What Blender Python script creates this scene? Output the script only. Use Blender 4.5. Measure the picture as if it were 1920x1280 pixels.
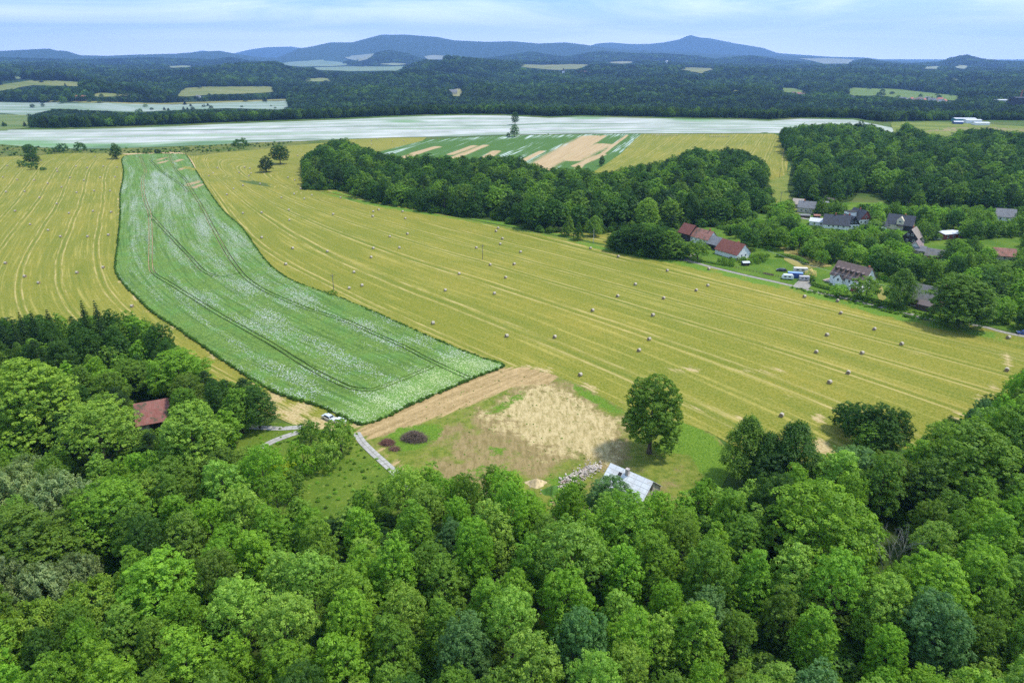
import bpy, bmesh, math, random, colorsys
import numpy as np
from mathutils import Vector, Matrix
from mathutils.geometry import delaunay_2d_cdt

for o in list(bpy.data.objects):
    bpy.data.objects.remove(o, do_unlink=True)
scene = bpy.context.scene
col = scene.collection
R = math.radians

# ------------------------------------------------------------------ camera
CAM_H = 100.0
PITCH = math.atan(530.0 / 1280.0)
cam_d = bpy.data.cameras.new('camera')
cam_d.sensor_width = 36.0
cam_d.lens = 24.0
cam_d.clip_start = 1.0
cam_d.clip_end = 90000.0
cam = bpy.data.objects.new('camera', cam_d)
cam.location = (0, 0, CAM_H)
cam.rotation_euler = (math.pi / 2 - PITCH, 0, 0)
col.objects.link(cam)
scene.camera = cam

# ------------------------------------------------------------------ light
SUN_EL, SUN_AZ = 64.0, 84.0          # azimuth clockwise from +Y (away from the camera)
world = bpy.data.worlds.new('World')
scene.world = world
world.use_nodes = True
wt = world.node_tree
wt.nodes.clear()
WN, WL = wt.nodes, wt.links
sky = WN.new('ShaderNodeTexSky')
sky.sky_type = 'NISHITA'
sky.sun_disc = False
sky.sun_elevation = R(SUN_EL)
sky.sun_rotation = R(SUN_AZ)
sky.altitude = 400
sky.air_density = 1.0
sky.dust_density = 0.6
sky.ozone_density = 2.0
geo = WN.new('ShaderNodeTexCoord')
sep = WN.new('ShaderNodeSeparateXYZ')
WL.new(geo.outputs['Generated'], sep.inputs[0])
# blue deepening with elevation, like the photographed sky
rmp = WN.new('ShaderNodeValToRGB')
mr = WN.new('ShaderNodeMapRange')
mr.inputs['From Min'].default_value = 0.0
mr.inputs['From Max'].default_value = 0.25
WL.new(sep.outputs['Z'], mr.inputs['Value'])
WL.new(mr.outputs[0], rmp.inputs[0])
e = rmp.color_ramp.elements
e[0].position = 0.0; e[0].color = (14.5, 15.2, 18.0, 1)
e[1].position = 1.0; e[1].color = (2.6, 3.8, 5.6, 1)
k = rmp.color_ramp.elements.new(0.33); k.color = (1.6, 4.0, 11.5, 1)
mixs = WN.new('ShaderNodeMix'); mixs.data_type = 'RGBA'
mixs.inputs['Factor'].default_value = 0.75
WL.new(sky.outputs[0], mixs.inputs['A'])
WL.new(rmp.outputs[0], mixs.inputs['B'])
# thin cirrus: noise on the sky direction projected to a high layer
dv = WN.new('ShaderNodeMath'); dv.operation = 'MAXIMUM'; dv.inputs[1].default_value = 0.02
WL.new(sep.outputs['Z'], dv.inputs[0])
ad = WN.new('ShaderNodeMath'); ad.operation = 'ADD'; ad.inputs[1].default_value = 0.05
WL.new(dv.outputs[0], ad.inputs[0])
vd = WN.new('ShaderNodeVectorMath'); vd.operation = 'DIVIDE'
cb = WN.new('ShaderNodeCombineXYZ')
for i in range(3):
    WL.new(ad.outputs[0], cb.inputs[i])
WL.new(geo.outputs['Generated'], vd.inputs[0]); WL.new(cb.outputs[0], vd.inputs[1])
mp = WN.new('ShaderNodeMapping'); mp.inputs['Scale'].default_value = (0.30, 0.42, 0.0)
mp.inputs['Rotation'].default_value = (0, 0, R(12)); mp.inputs['Location'].default_value = (1.35, 2.1, 0)
WL.new(vd.outputs[0], mp.inputs[0])
nz = WN.new('ShaderNodeTexNoise'); nz.inputs['Scale'].default_value = 0.75
nz.inputs['Detail'].default_value = 9; nz.inputs['Roughness'].default_value = 0.60
nz.inputs['Distortion'].default_value = 0.8
WL.new(mp.outputs[0], nz.inputs['Vector'])
cr = WN.new('ShaderNodeMapRange'); cr.inputs['From Min'].default_value = 0.42; cr.inputs['From Max'].default_value = 0.74
cr.inputs['To Max'].default_value = 0.85
WL.new(nz.outputs['Fac'], cr.inputs['Value'])
mixc = WN.new('ShaderNodeMix'); mixc.data_type = 'RGBA'
WL.new(cr.outputs[0], mixc.inputs['Factor'])
WL.new(mixs.outputs['Result'], mixc.inputs['A'])
mixc.inputs['B'].default_value = (12.6, 13.0, 15.0, 1)
bg = WN.new('ShaderNodeBackground'); bg.inputs['Strength'].default_value = 0.15
wo = WN.new('ShaderNodeOutputWorld')
WL.new(mixc.outputs['Result'], bg.inputs[0]); WL.new(bg.outputs[0], wo.inputs[0])

sl = bpy.data.lights.new('sun', 'SUN')
sl.energy = 3.2
sl.angle = R(6.0)
sl.color = (1.0, 0.955, 0.88)
sun = bpy.data.objects.new('sun', sl)
sv = Vector((math.sin(R(SUN_AZ)) * math.cos(R(SUN_EL)), math.cos(R(SUN_AZ)) * math.cos(R(SUN_EL)), math.sin(R(SUN_EL))))
sun.rotation_euler = (-sv).to_track_quat('-Z', 'Y').to_euler()
sun.location = (0, 0, 300)
col.objects.link(sun)

vs = scene.view_settings
vs.view_transform = 'Standard'; vs.look = 'None'; vs.gamma = 1.0; vs.exposure = 0.45
scene.render.film_transparent = False
cy = scene.cycles
cy.max_bounces = 5; cy.diffuse_bounces = 3; cy.glossy_bounces = 2; cy.transmission_bounces = 3
cy.transparent_max_bounces = 4; cy.volume_bounces = 1
cy.use_denoising = False
cy.sample_clamp_indirect = 6.0
cy.caustics_reflective = False; cy.caustics_refractive = False

# ------------------------------------------------------------------ terrain height
def ray(px, py):
    x = (px - 960.0) / 1280.0; y = -(py - 640.0) / 1280.0
    c, s = math.cos(PITCH), math.sin(PITCH)
    d = (x, c + y * s, -s + y * c)      # right, forward, up
    return d
def px_az_slope(px, py):
    d = ray(px, py); h = math.hypot(d[0], d[1])
    return math.atan2(d[0], d[1]), d[2] / h
def smooth01(t):
    t = np.clip(t, 0, 1); return t * t * (3 - 2 * t)

CREST = [(-900, 246), (-300, 245), (0, 243), (120, 243), (220, 240), (320, 237), (400, 233), (480, 230), (560, 227), (640, 224), (720, 220), (800, 217),
         (880, 216), (950, 216.5), (1000, 219.5), (1030, 221), (1090, 218.5), (1200, 221), (1300, 223), (1400, 224.5), (1440, 226.5),
         (1500, 222.5), (1600, 224), (1650, 231), (1700, 230), (1800, 228), (1950, 228), (2300, 228), (2900, 230)]
_caz, _cr, _ch = [], [], []
for (x, y) in CREST:
    a, s = px_az_slope(x, y)
    hh = 8.0 if x < 1600 else max(0.5, 8.0 - (x - 1600) * 0.06)
    _caz.append(a); _cr.append((CAM_H - hh) / -s); _ch.append(hh)
_caz = np.array(_caz); _cr = np.array(_cr); _ch = np.array(_ch)

RIDGES = [
 # distance, half width, base height, pixel profile of the skyline
 (2600, 330, -28, [(-900,190),(0,186),(60,184),(120,168),(180,162),(240,172),(330,186),(420,182),(520,186),(600,176),(700,170),(800,180),(900,168),(1000,176),(1100,166),(1250,178),(1400,170),(1500,188),(1700,190),(2900,190)]),
 (3600, 480, -28, [(-900,150),(0,152),(90,146),(200,160),(300,163),(400,148),(500,158),(600,162),(690,150),(780,140),(850,150),(940,160),(1020,150),(1120,162),(1250,150),(1350,160),(1500,170),(1600,162),(1750,174),(1900,166),(2900,168)]),
 (4900, 900, -28, [(-900,128),(0,132),(150,140),(300,142),(380,136),(430,129),(500,125),(560,128),(620,138),(690,146),(750,138),(800,121),(840,113),(870,116),(920,121),(960,125),(1040,134),(1100,132),(1200,131),(1320,134),(1500,140),(1600,138),(1750,146),(1920,146),(2900,140)]),
 (6800, 1100, -25, [(-900,122),(0,123),(100,122),(180,128),(300,126),(400,130),(560,132),(700,134),(900,120),(960,118),(1100,121),(1200,120),(1300,124),(1450,128),(1550,127),(1620,124),(1700,128),(1850,134),(1950,134),(2900,130)]),
 (9500, 1300, -28, [(-900,112),(-200,108),(0,112),(150,116),(280,112),(360,114),(400,116),(430,111),(460,116),(540,124),(640,122),(670,112),(700,103),(728,98),(760,103),(800,116),(860,116),(920,112),(960,106),(995,100),(1030,107),(1060,110),(1100,103),(1130,100),(1180,103),(1240,104),(1300,108),(1340,114),(1380,110),(1410,108),(1460,116),(1540,122),(1590,121),(1624,114),(1650,119),(1700,124),(1760,120),(1785,112),(1810,107),(1835,114),(1880,119),(1950,121),(2900,118)]),
 (14500, 2200, -28, [(-900,100),(-200,98),(0,96),(40,94),(90,91.5),(105,95),(125,96),(150,104),(200,105),(250,103),(330,101),(380,97),(412,95.5),(440,101),(480,107),(520,109),(545,98),(562,91),(582,88),(620,80),(660,80),(690,72),(715,65.5),(760,65.5),(820,70),(850,76),(910,79),(960,78),(1010,82),(1060,80),(1095,84),(1150,92),(1250,97),(1400,104),(1500,106),(1560,110),(1640,113),(1750,118),(1920,120),(2900,119)]),
 (19500, 2000, -28, [(-900,118),(900,112),(1040,100),(1100,88),(1120,82),(1145,80),(1180,83),(1215,83),(1245,80),(1275,74),(1288,68),(1296,66),(1312,71),(1330,72),(1350,76),(1380,82),(1430,90),(1458,100),(1500,103),(1560,107),(1620,108),(1660,113),(1720,115),(1800,116),(1880,117),(2900,116)]),
 (23500, 1500, -28, [(-900,118),(250,114),(300,108),(345,101),(380,95),(425,101),(440,100),(470,93),(500,89),(545,87.5),(570,91),(640,100),(760,110),(2900,114)]),
]
_rd = []
for (d, w, b, prof) in RIDGES:
    az, z = [], []
    for (x, y) in prof:
        a, s = px_az_slope(x, y); az.append(a); z.append(CAM_H + d * s)
    _rd.append((d, w, b, np.array(az), np.array(z)))

def fnoise(x, y, L):
    return (np.sin(x / L * 2.1 + 1.3 * np.sin(y / L * 1.3)) + np.sin(y / L * 2.6 + 1.7 * np.sin(x / L * 1.9) + 2.0) + 0.6 * np.sin((x + y) / L * 4.3) + 0.5 * np.sin((x - 1.4 * y) / L * 6.1 + 1.0)) / 3.1

def H(x, y):
    x = np.asarray(x, float); y = np.asarray(y, float)
    r = np.hypot(x, y); a = np.arctan2(x, y)
    rc = np.interp(a, _caz, _cr); hc = np.interp(a, _caz, _ch)
    h = hc * smooth01((r - (rc - 420)) / 400.0)
    h = h + 0.9 * fnoise(x, y, 130.0) * smooth01((r - 420) / 250.0) * (1 - smooth01((r - rc + 150) / 120.0))
    fall = smooth01((r - rc - 8) / 470.0)
    base = h - (28 + hc) * fall
    base = np.where(r > 2600, -28 + 4 * fnoise(x, y, 700.0) * smooth01((r - 2600) / 500), base)
    out = base
    for i, (d, w, b, az, z) in enumerate(_rd):
        zz = np.interp(a, az, z)
        g = np.exp(-((r - d) / w) ** 2)
        if i >= 4:
            fold = 1 + 0.16 * fnoise(x, y, 900.0 + 500 * (i - 4)) * (1 - np.exp(-((r - d) / (w * 0.35)) ** 2))
        else:
            fold = 1.0 + 0.32 * fnoise(x, y, 420.0) * (1 - np.exp(-((r - d) / (w * 0.3)) ** 2))
        hr = b + (zz - b) * g * fold if True else 0
        hr = np.where(g < 0.02, -1e3, hr)
        out = np.maximum(out, np.where(hr > b - 30, hr, -1e3))
    return out

def H1(x, y):
    return float(H(np.array([x]), np.array([y]))[0])

def Hn(x, y):
    """terrain inside 1500 m, where no ridge reaches"""
    r = np.hypot(x, y); a = np.arctan2(x, y)
    rc = np.interp(a, _caz, _cr); hc = np.interp(a, _caz, _ch)
    h = hc * smooth01((r - (rc - 420)) / 400.0)
    h = h + 0.9 * fnoise(x, y, 130.0) * smooth01((r - 420) / 250.0) * (1 - smooth01((r - rc + 150) / 120.0))
    return h - (28 + hc) * smooth01((r - rc - 8) / 470.0)
_TN = np.concatenate([np.geomspace(40, 700, 40), np.geomspace(708, 1490, 110)])
_T = np.concatenate([np.geomspace(700, 2600, 260), np.geomspace(2620, 40000, 420)])
_atc = {}
def at(px, py, dz=0.0):
    key = (round(px, 2), round(py, 2), dz)
    if key in _atc: return _atc[key].copy()
    d = ray(px, py)
    L = math.sqrt(d[0]**2 + d[1]**2 + d[2]**2)
    d = (d[0] / L, d[1] / L, d[2] / L)
    for T, HF in ((_TN, Hn), (_T, H)):
        for it in range(5):
            f = CAM_H + d[2] * T - HF(d[0] * T, d[1] * T) - dz
            idx = np.nonzero(f < 0)[0]
            if len(idx) == 0: break
            i = max(int(idx[0]), 1); lo, hi = T[i - 1], T[i]
            T = np.linspace(lo, hi, 14)
        if len(idx): break
    else:
        hi = 40000.0
    v = Vector((d[0] * hi, d[1] * hi, CAM_H + d[2] * hi)); _atc[key] = v
    return v.copy()

def proj(x, y, z):
    c, s = math.cos(PITCH), math.sin(PITCH)
    zz = z - CAM_H
    f = y * c - zz * s; u = y * s + zz * c
    if np.isscalar(f) and f <= 0: return (-9999, -9999)
    return (960 + 1280 * x / f, 640 - 1280 * u / f)

def densify(pts, step=None, n=6, closed=True):
    out = []
    m = len(pts)
    for i in range(m if closed else m - 1):
        a, b = pts[i], pts[(i + 1) % m]
        for k in range(n):
            t = k / n
            out.append((a[0] + (b[0] - a[0]) * t, a[1] + (b[1] - a[1]) * t))
    if not closed: out.append(pts[-1])
    return out
def catmull(pts, n=6, closed=False):
    out = []; m = len(pts)
    rng = range(m) if closed else range(m - 1)
    for i in rng:
        def P(j):
            return np.array(pts[j % m] if closed else pts[min(max(j, 0), m - 1)], float)
        p0, p1, p2, p3 = P(i - 1), P(i), P(i + 1), P(i + 2)
        for k in range(n):
            t = k / n
            out.append(tuple(0.5 * ((2 * p1) + (-p0 + p2) * t + (2 * p0 - 5 * p1 + 4 * p2 - p3) * t * t + (-p0 + 3 * p1 - 3 * p2 + p3) * t ** 3)))
    if not closed: out.append(tuple(map(float, pts[-1])))
    return out
def W(pts, n=4, closed=True, curve=False, dz=0.0):
    q = catmull(pts, n, closed) if curve else densify(pts, n=n, closed=closed)
    return [tuple(at(p[0], p[1], dz)[:2]) for p in q]

def inside(poly, X, Y):
    X = np.asarray(X, float); Y = np.asarray(Y, float)
    res = np.zeros(X.shape, bool); n = len(poly)
    for i in range(n):
        x1, y1 = poly[i]; x2, y2 = poly[(i + 1) % n]
        if y1 == y2: continue
        c = ((y1 > Y) != (y2 > Y)) & (X < (x2 - x1) * (Y - y1) / (y2 - y1) + x1)
        res ^= c
    return res
def dist_poly(poly, X, Y, closed=True):
    X = np.asarray(X, float); Y = np.asarray(Y, float)
    best = np.full(X.shape, 1e18); n = len(poly)
    for i in range(n if closed else n - 1):
        x1, y1 = poly[i]; x2, y2 = poly[(i + 1) % n]
        dx, dy = x2 - x1, y2 - y1; L = dx * dx + dy * dy + 1e-12
        t = np.clip(((X - x1) * dx + (Y - y1) * dy) / L, 0, 1)
        best = np.minimum(best, (X - x1 - t * dx) ** 2 + (Y - y1 - t * dy) ** 2)
    return np.sqrt(best)
def sdist(poly, X, Y):
    d = dist_poly(poly, X, Y)
    return np.where(inside(poly, X, Y), -d, d)

# ------------------------------------------------------------------ tagging
def tag(o, label=None, cat=None, group=None, kind=None):
    if label: o['label'] = label
    if cat: o['category'] = cat
    if group: o['group'] = group
    if kind: o['kind'] = kind
    return o
def link(o, parent=None):
    col.objects.link(o)
    if parent is not None: o.parent = parent
    return o
def empty(name, loc, rz=0.0, scale=None):
    o = bpy.data.objects.new(name, None); col.objects.link(o)
    o.empty_display_size = 0.5
    o.location = loc; o.rotation_euler = (0, 0, rz)
    if scale: o.scale = scale
    return o

# ------------------------------------------------------------------ node helpers
class NT:
    def __init__(s, name):
        s.m = bpy.data.materials.new(name); s.m.use_nodes = True
        s.t = s.m.node_tree; s.t.nodes.clear()
        s.out = s.n('ShaderNodeOutputMaterial')
    def n(s, typ, **kw):
        nd = s.t.nodes.new(typ)
        for k_, v in kw.items():
            if k_.startswith('i_'):
                nm = k_[2:].replace('_', ' ')
                nd.inputs[int(nm) if nm.isdigit() else nm].default_value = v
            else: setattr(nd, k_, v)
        return nd
    def l(s, a, b): s.t.links.new(a, b)
    def math(s, op, a, b=None, clamp=False):
        nd = s.n('ShaderNodeMath', operation=op, use_clamp=clamp)
        for i, v in enumerate((a, b)):
            if v is None: continue
            if isinstance(v, (int, float)): nd.inputs[i].default_value = v
            else: s.l(v, nd.inputs[i])
        return nd.outputs[0]
    def noise(s, vec, scale, detail=4, rough=0.55, dist=0.0):
        nd = s.n('ShaderNodeTexNoise', i_Scale=scale, i_Detail=detail, i_Roughness=rough, i_Distortion=dist)
        if vec is not None: s.l(vec, nd.inputs['Vector'])
        return nd.outputs['Fac']
    def rng(s, v, a, b, c=0.0, d=1.0, smooth=True):
        nd = s.n('ShaderNodeMapRange', interpolation_type='SMOOTHSTEP' if smooth else 'LINEAR')
        for i, q in enumerate((a, b, c, d)): nd.inputs[1 + i].default_value = q
        s.l(v, nd.inputs[0]); return nd.outputs[0]
    def mix(s, f, a, b, mode='MIX'):
        nd = s.n('ShaderNodeMix', data_type='RGBA', blend_type=mode)
        for key, v in (('Factor', f), ('A', a), ('B', b)):
            if isinstance(v, (int, float)): nd.inputs[key].default_value = v
            elif isinstance(v, tuple): nd.inputs[key].default_value = (v[0], v[1], v[2], 1)
            else: s.l(v, nd.inputs[key])
        return nd.outputs['Result']
    def attr(s, name, typ='GEOMETRY'):
        nd = s.n('ShaderNodeAttribute', attribute_name=name, attribute_type=typ); return nd.outputs['Fac']
    def pos(s):
        return s.n('ShaderNodeNewGeometry').outputs['Position']
    def obj(s):
        return s.n('ShaderNodeTexCoord').outputs['Object']
    def scale(s, vec, sc, rot=(0, 0, 0)):
        nd = s.n('ShaderNodeMapping'); nd.inputs['Scale'].default_value = sc; nd.inputs['Rotation'].default_value = rot
        s.l(vec, nd.inputs[0]); return nd.outputs[0]
    def uv(s, name):
        nd = s.n('ShaderNodeUVMap', uv_map=name); return nd.outputs[0]
    def bump(s, h, strength=0.5, dist=0.3):
        nd = s.n('ShaderNodeBump', i_Strength=strength, i_Distance=dist); s.l(h, nd.inputs['Height']); return nd.outputs[0]
    def pbr(s, color, rough=0.8, metal=0.0, normal=None, spec=0.3):
        p = s.n('ShaderNodeBsdfPrincipled')
        p.inputs['Roughness'].default_value = rough; p.inputs['Metallic'].default_value = metal
        p.inputs['Specular IOR Level'].default_value = spec
        if isinstance(color, tuple): p.inputs['Base Color'].default_value = (*color[:3], 1)
        else: s.l(color, p.inputs['Base Color'])
        if normal is not None: s.l(normal, p.inputs['Normal'])
        s.l(p.outputs[0], s.out.inputs['Surface'])
        return p

def simple(name, c, rough=0.7, metal=0.0, var=0.15, sc=1.5, bump=0.0, spec=0.3, c2=None):
    n = NT(name)
    o = n.obj()
    f = n.noise(o, sc, 5, 0.6)
    dark = tuple(v * (1 - var) for v in c); lite = tuple(min(1, v * (1 + var)) for v in c)
    cc = n.mix(n.rng(f, 0.3, 0.7), dark, lite)
    if c2: cc = n.mix(n.rng(n.noise(o, sc * 0.6, 6, 0.7), 0.52, 0.66), cc, c2)
    n.pbr(cc, rough, metal, n.bump(f, bump, 0.05) if bump else None, spec)
    return n.m

# ------------------------------------------------------------------ mesh helpers
def mesh_obj(name, V, F, mat=None, parent=None, smooth=False, mats=None, fm=None):
    me = bpy.data.meshes.new(name)
    me.from_pydata([tuple(v) for v in V], [], [tuple(f) for f in F])
    if mats:
        for m in mats: me.materials.append(m)
        if fm is not None: me.polygons.foreach_set('material_index', fm)
    elif mat: me.materials.append(mat)
    if smooth: me.polygons.foreach_set('use_smooth', [True] * len(F))
    me.update()
    o = bpy.data.objects.new(name, me)
    return link(o, parent)
class MB:
    def __init__(s): s.V = []; s.F = []; s.M = []; s.m = 0
    def add(s, V, F):
        b = len(s.V); s.V += [tuple(v) for v in V]
        s.F += [tuple(b + i for i in f) for f in F]; s.M += [s.m] * len(F)
    def box(s, c, d, rz=0.0, taper=1.0, rx=0.0):
        x, y, z = d[0] / 2, d[1] / 2, d[2] / 2
        V = [Vector((sx * x * (taper if sz > 0 else 1), sy * y * (taper if sz > 0 else 1), sz * z)) for sz in (-1, 1) for sy in (-1, 1) for sx in (-1, 1)]
        M = Matrix.Rotation(rz, 3, 'Z') @ Matrix.Rotation(rx, 3, 'X')
        V = [M @ v + Vector(c) for v in V]
        s.add(V, [(0, 2, 3, 1), (4, 5, 7, 6), (0, 1, 5, 4), (2, 6, 7, 3), (0, 4, 6, 2), (1, 3, 7, 5)])
    def tube(s, p, q, r0, r1=None, n=8, cap=True):
        p, q = Vector(p), Vector(q); r1 = r0 if r1 is None else r1
        d = (q - p); L = d.length
        if L < 1e-6: return
        M = d.to_track_quat('Z', 'Y').to_matrix()
        V = [p + M @ Vector((r0 * math.cos(2 * math.pi * i / n), r0 * math.sin(2 * math.pi * i / n), 0)) for i in range(n)]
        V += [q + M @ Vector((r1 * math.cos(2 * math.pi * i / n), r1 * math.sin(2 * math.pi * i / n), 0)) for i in range(n)]
        F = [(i, (i + 1) % n, n + (i + 1) % n, n + i) for i in range(n)]
        if cap: F += [tuple(range(n - 1, -1, -1)), tuple(range(n, 2 * n))]
        s.add(V, F)
    def prism(s, prof, y0, y1, axis='Y'):
        n = len(prof)
        if axis == 'Y':
            V = [(a, y0, b) for a, b in prof] + [(a, y1, b) for a, b in prof]
        else:
            V = [(y0, a, b) for a, b in prof] + [(y1, a, b) for a, b in prof]
        F = [(i, (i + 1) % n, n + (i + 1) % n, n + i) for i in range(n)]
        F += [tuple(range(n - 1, -1, -1)), tuple(range(n, 2 * n))]
        s.add(V, F)
    def build(s, name, mat=None, parent=None, smooth=False, mats=None, bevel=0.0):
        o = mesh_obj(name, s.V, s.F, mat, parent, smooth, mats, s.M if mats else None)
        bm = bmesh.new(); bm.from_mesh(o.data); bmesh.ops.recalc_face_normals(bm, faces=bm.faces)
        if bevel: bmesh.ops.bevel(bm, geom=bm.edges[:], offset=bevel, segments=2, affect='EDGES', profile=0.6)
        bm.to_mesh(o.data); bm.free()
        return o

def fit_field(guides, deg=4):
    """scalar fields s (across) and t (along) in metres that follow the given ground curves"""
    pts, T = [], []
    for g in guides:
        g = np.array(g)
        for i in range(len(g) - 1):
            d = g[i + 1] - g[i]; L = np.hypot(*d)
            if L < 1e-3: continue
            k = max(1, int(L / 25))
            for j in range(k):
                pts.append(g[i] + d * (j + .5) / k); T.append(d / L)
    pts = np.array(pts); T = np.array(T)
    c = pts.mean(0); sc = np.abs(pts - c).max()
    P = (pts - c) / sc
    ex = [(i, j) for i in range(deg + 1) for j in range(deg + 1 - i) if i + j > 0]
    def grad(P):
        gx = np.stack([i * P[:, 0] ** max(i - 1, 0) * P[:, 1] ** j if i else np.zeros(len(P)) for i, j in ex], 1)
        gy = np.stack([j * P[:, 0] ** i * P[:, 1] ** max(j - 1, 0) if j else np.zeros(len(P)) for i, j in ex], 1)
        return gx / sc, gy / sc
    gx, gy = grad(P)
    N = np.stack([-T[:, 1], T[:, 0]], 1)
    reg = np.eye(len(ex)) * 1e-4
    def solve(A, B):
        a = np.vstack([6 * (gx * A[:, :1] + gy * A[:, 1:]), gx * B[:, :1] + gy * B[:, 1:], reg / sc])
        b = np.concatenate([np.zeros(len(P)), np.ones(len(P)), np.zeros(len(ex))])
        return np.linalg.lstsq(a, b, rcond=None)[0]
    cs, ct = solve(T, N), solve(N, T)
    def f(X, Y):
        X = (np.asarray(X, float) - c[0]) / sc; Y = (np.asarray(Y, float) - c[1]) / sc
        B = np.stack([X ** i * Y ** j for i, j in ex], -1)
        return B @ cs, B @ ct
    return f

def sheet(name, poly, g, zoff, mat, field=None, attrs=None, remove=None, cuts=None, skirt=0.0, kind='structure', jit=0.0, seed=1):
    """ground sheet: poly is a list of world xy, triangulated on a lattice and draped on the terrain"""
    rnd = np.random.RandomState(seed)
    P = np.array(poly, float)
    if jit: P = P + rnd.uniform(-jit, jit, P.shape)
    c = P.mean(0)
    x0, y0 = P.min(0); x1, y1 = P.max(0)
    gx, gy = np.meshgrid(np.arange(x0 + g / 2, x1, g), np.arange(y0 + g / 2, y1, g))
    gx = gx + (np.arange(gx.shape[0])[:, None] % 2) * g * 0.5
    gx, gy = gx.ravel(), gy.ravel()
    gx = gx + rnd.uniform(-.15, .15, gx.shape) * g; gy = gy + rnd.uniform(-.15, .15, gy.shape) * g
    ok = inside(poly, gx, gy); gx, gy = gx[ok], gy[ok]
    if len(gx):
        ok = dist_poly(poly, gx, gy) > g * 0.25; gx, gy = gx[ok], gy[ok]
    vs_ = [Vector((p[0] - c[0], p[1] - c[1])) for p in P]
    faces = [list(range(len(P)))]
    edges = []
    for line in (cuts or []):
        b = len(vs_)
        vs_ += [Vector((p[0] - c[0], p[1] - c[1])) for p in line]
        edges += [(b + i, b + i + 1) for i in range(len(line) - 1)]
        if len(gx):
            ok = dist_poly(line, gx, gy, closed=False) > 0.5; gx, gy = gx[ok], gy[ok]
    vs_ += [Vector((a - c[0], b - c[1])) for a, b in zip(gx, gy)]
    ov, oe, of, _, _, _ = delaunay_2d_cdt(vs_, edges, faces, 1, 1e-4)
    X = np.array([v[0] for v in ov]) + c[0]; Y = np.array([v[1] for v in ov]) + c[1]
    of = [f for f in of if len(f) >= 3]
    if remove is not None:
        cx = np.array([X[list(f)].mean() for f in of]); cyy = np.array([Y[list(f)].mean() for f in of])
        ok = ~remove(cx, cyy); of = [f for f, q in zip(of, ok) if q]
    rr = np.hypot(X, Y)
    Z = H(X, Y) + (zoff if not callable(zoff) else zoff(X, Y))
    me = bpy.data.meshes.new(name)
    V = list(zip(X, Y, Z))
    me.from_pydata(V, [], of); me.update()
    if skirt:
        bm = bmesh.new(); bm.from_mesh(me)
        be = [e_ for e_ in bm.edges if e_.is_boundary]
        r_ = bmesh.ops.extrude_edge_only(bm, edges=be)
        for v in [q for q in r_['geom'] if isinstance(q, bmesh.types.BMVert)]: v.co.z -= skirt
        loose = [v for v in bm.verts if not v.link_faces]
        bmesh.ops.delete(bm, geom=loose, context='VERTS')
        bmesh.ops.recalc_face_normals(bm, faces=bm.faces)
        bm.to_mesh(me); bm.free()
    else:
        bm = bmesh.new(); bm.from_mesh(me)
        bmesh.ops.delete(bm, geom=[v for v in bm.verts if not v.link_faces], context='VERTS')
        for f in bm.faces:
            if f.normal.z < 0: f.normal_flip()
        bm.to_mesh(me); bm.free()
    nv = len(me.vertices)
    co = np.empty(nv * 3, np.float32); me.vertices.foreach_get('co', co); co = co.reshape(-1, 3)
    if field is not None:
        s_, t_ = field(co[:, 0], co[:, 1])
        uv = me.uv_layers.new(name='st')
        li = np.empty(len(me.loops), np.int32); me.loops.foreach_get('vertex_index', li)
        arr = np.stack([s_[li], t_[li]], 1).astype(np.float32).ravel()
        uv.data.foreach_set('uv', arr)
    for an, fn in (attrs or {}).items():
        a_ = me.attributes.new(an, 'FLOAT', 'POINT'); a_.data.foreach_set('value', fn(co[:, 0], co[:, 1]).astype(np.float32))
    me.polygons.foreach_set('use_smooth', [True] * len(me.polygons)) if not skirt else None
    me.materials.append(mat)
    o = bpy.data.objects.new(name, me); col.objects.link(o)
    if kind: o['kind'] = kind
    return o
# ================================================================== GROUND MATERIALS
def mat_ground():
    n = NT('grassland')
    p = n.pos()
    big = n.noise(p, 0.012, 5, 0.6); mid = n.noise(p, 0.12, 6, 0.65); fine = n.noise(p, 1.6, 4, 0.7)
    c = n.mix(n.rng(mid, 0.3, 0.7), (0.060, 0.115, 0.018), (0.115, 0.185, 0.030))
    c = n.mix(n.rng(big, 0.45, 0.65), c, (0.15, 0.17, 0.045))
    c = n.mix(n.rng(fine, 0.35, 0.75), n.mix(0.45, c, (0.02, 0.045, 0.008)), c)
    f = n.attr('wood')
    wn = n.noise(p, 0.05, 6, 0.7)
    wc = n.mix(n.rng(wn, 0.35, 0.7), (0.012, 0.030, 0.010), (0.035, 0.065, 0.018))
    c = n.mix(n.rng(f, 0.35, 0.65), c, wc)
    # bumpy canopy far away
    v = n.n('ShaderNodeTexVoronoi', i_Scale=0.055); n.l(p, v.inputs['Vector'])
    hgt = n.math('MULTIPLY', n.math('SUBTRACT', 1.0, v.outputs['Distance']), n.rng(f, 0.5, 0.9))
    b1 = n.bump(hgt, 0.9, 9.0)
    bm_ = n.n('ShaderNodeBump', i_Strength=0.5, i_Distance=0.4); n.l(fine, bm_.inputs['Height']); n.l(b1, bm_.inputs['Normal'])
    n.pbr(c, 0.9, 0, bm_.outputs[0], 0.1)
    return n.m

def swath(n, st, period, pair, wid, wob=0.35):
    """0..1 mask of paired straw rows along the t coordinate"""
    sx = n.n('ShaderNodeSeparateXYZ'); n.l(st, sx.inputs[0])
    w1 = n.noise(n.scale(st, (0.02, 0.02, 0)), 1.0, 3, 0.5)
    s = n.math('ADD', sx.outputs[0], n.math('MULTIPLY', n.math('SUBTRACT', w1, 0.5), wob * 6))
    m = n.math('PINGPONG', n.math('ADD', s, 5000.0), period / 2)
    a = n.math('ABSOLUTE', n.math('SUBTRACT', m, pair / 2))
    row = n.rng(a, 0.0, wid, 1.0, 0.0)
    return s, row

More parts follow.
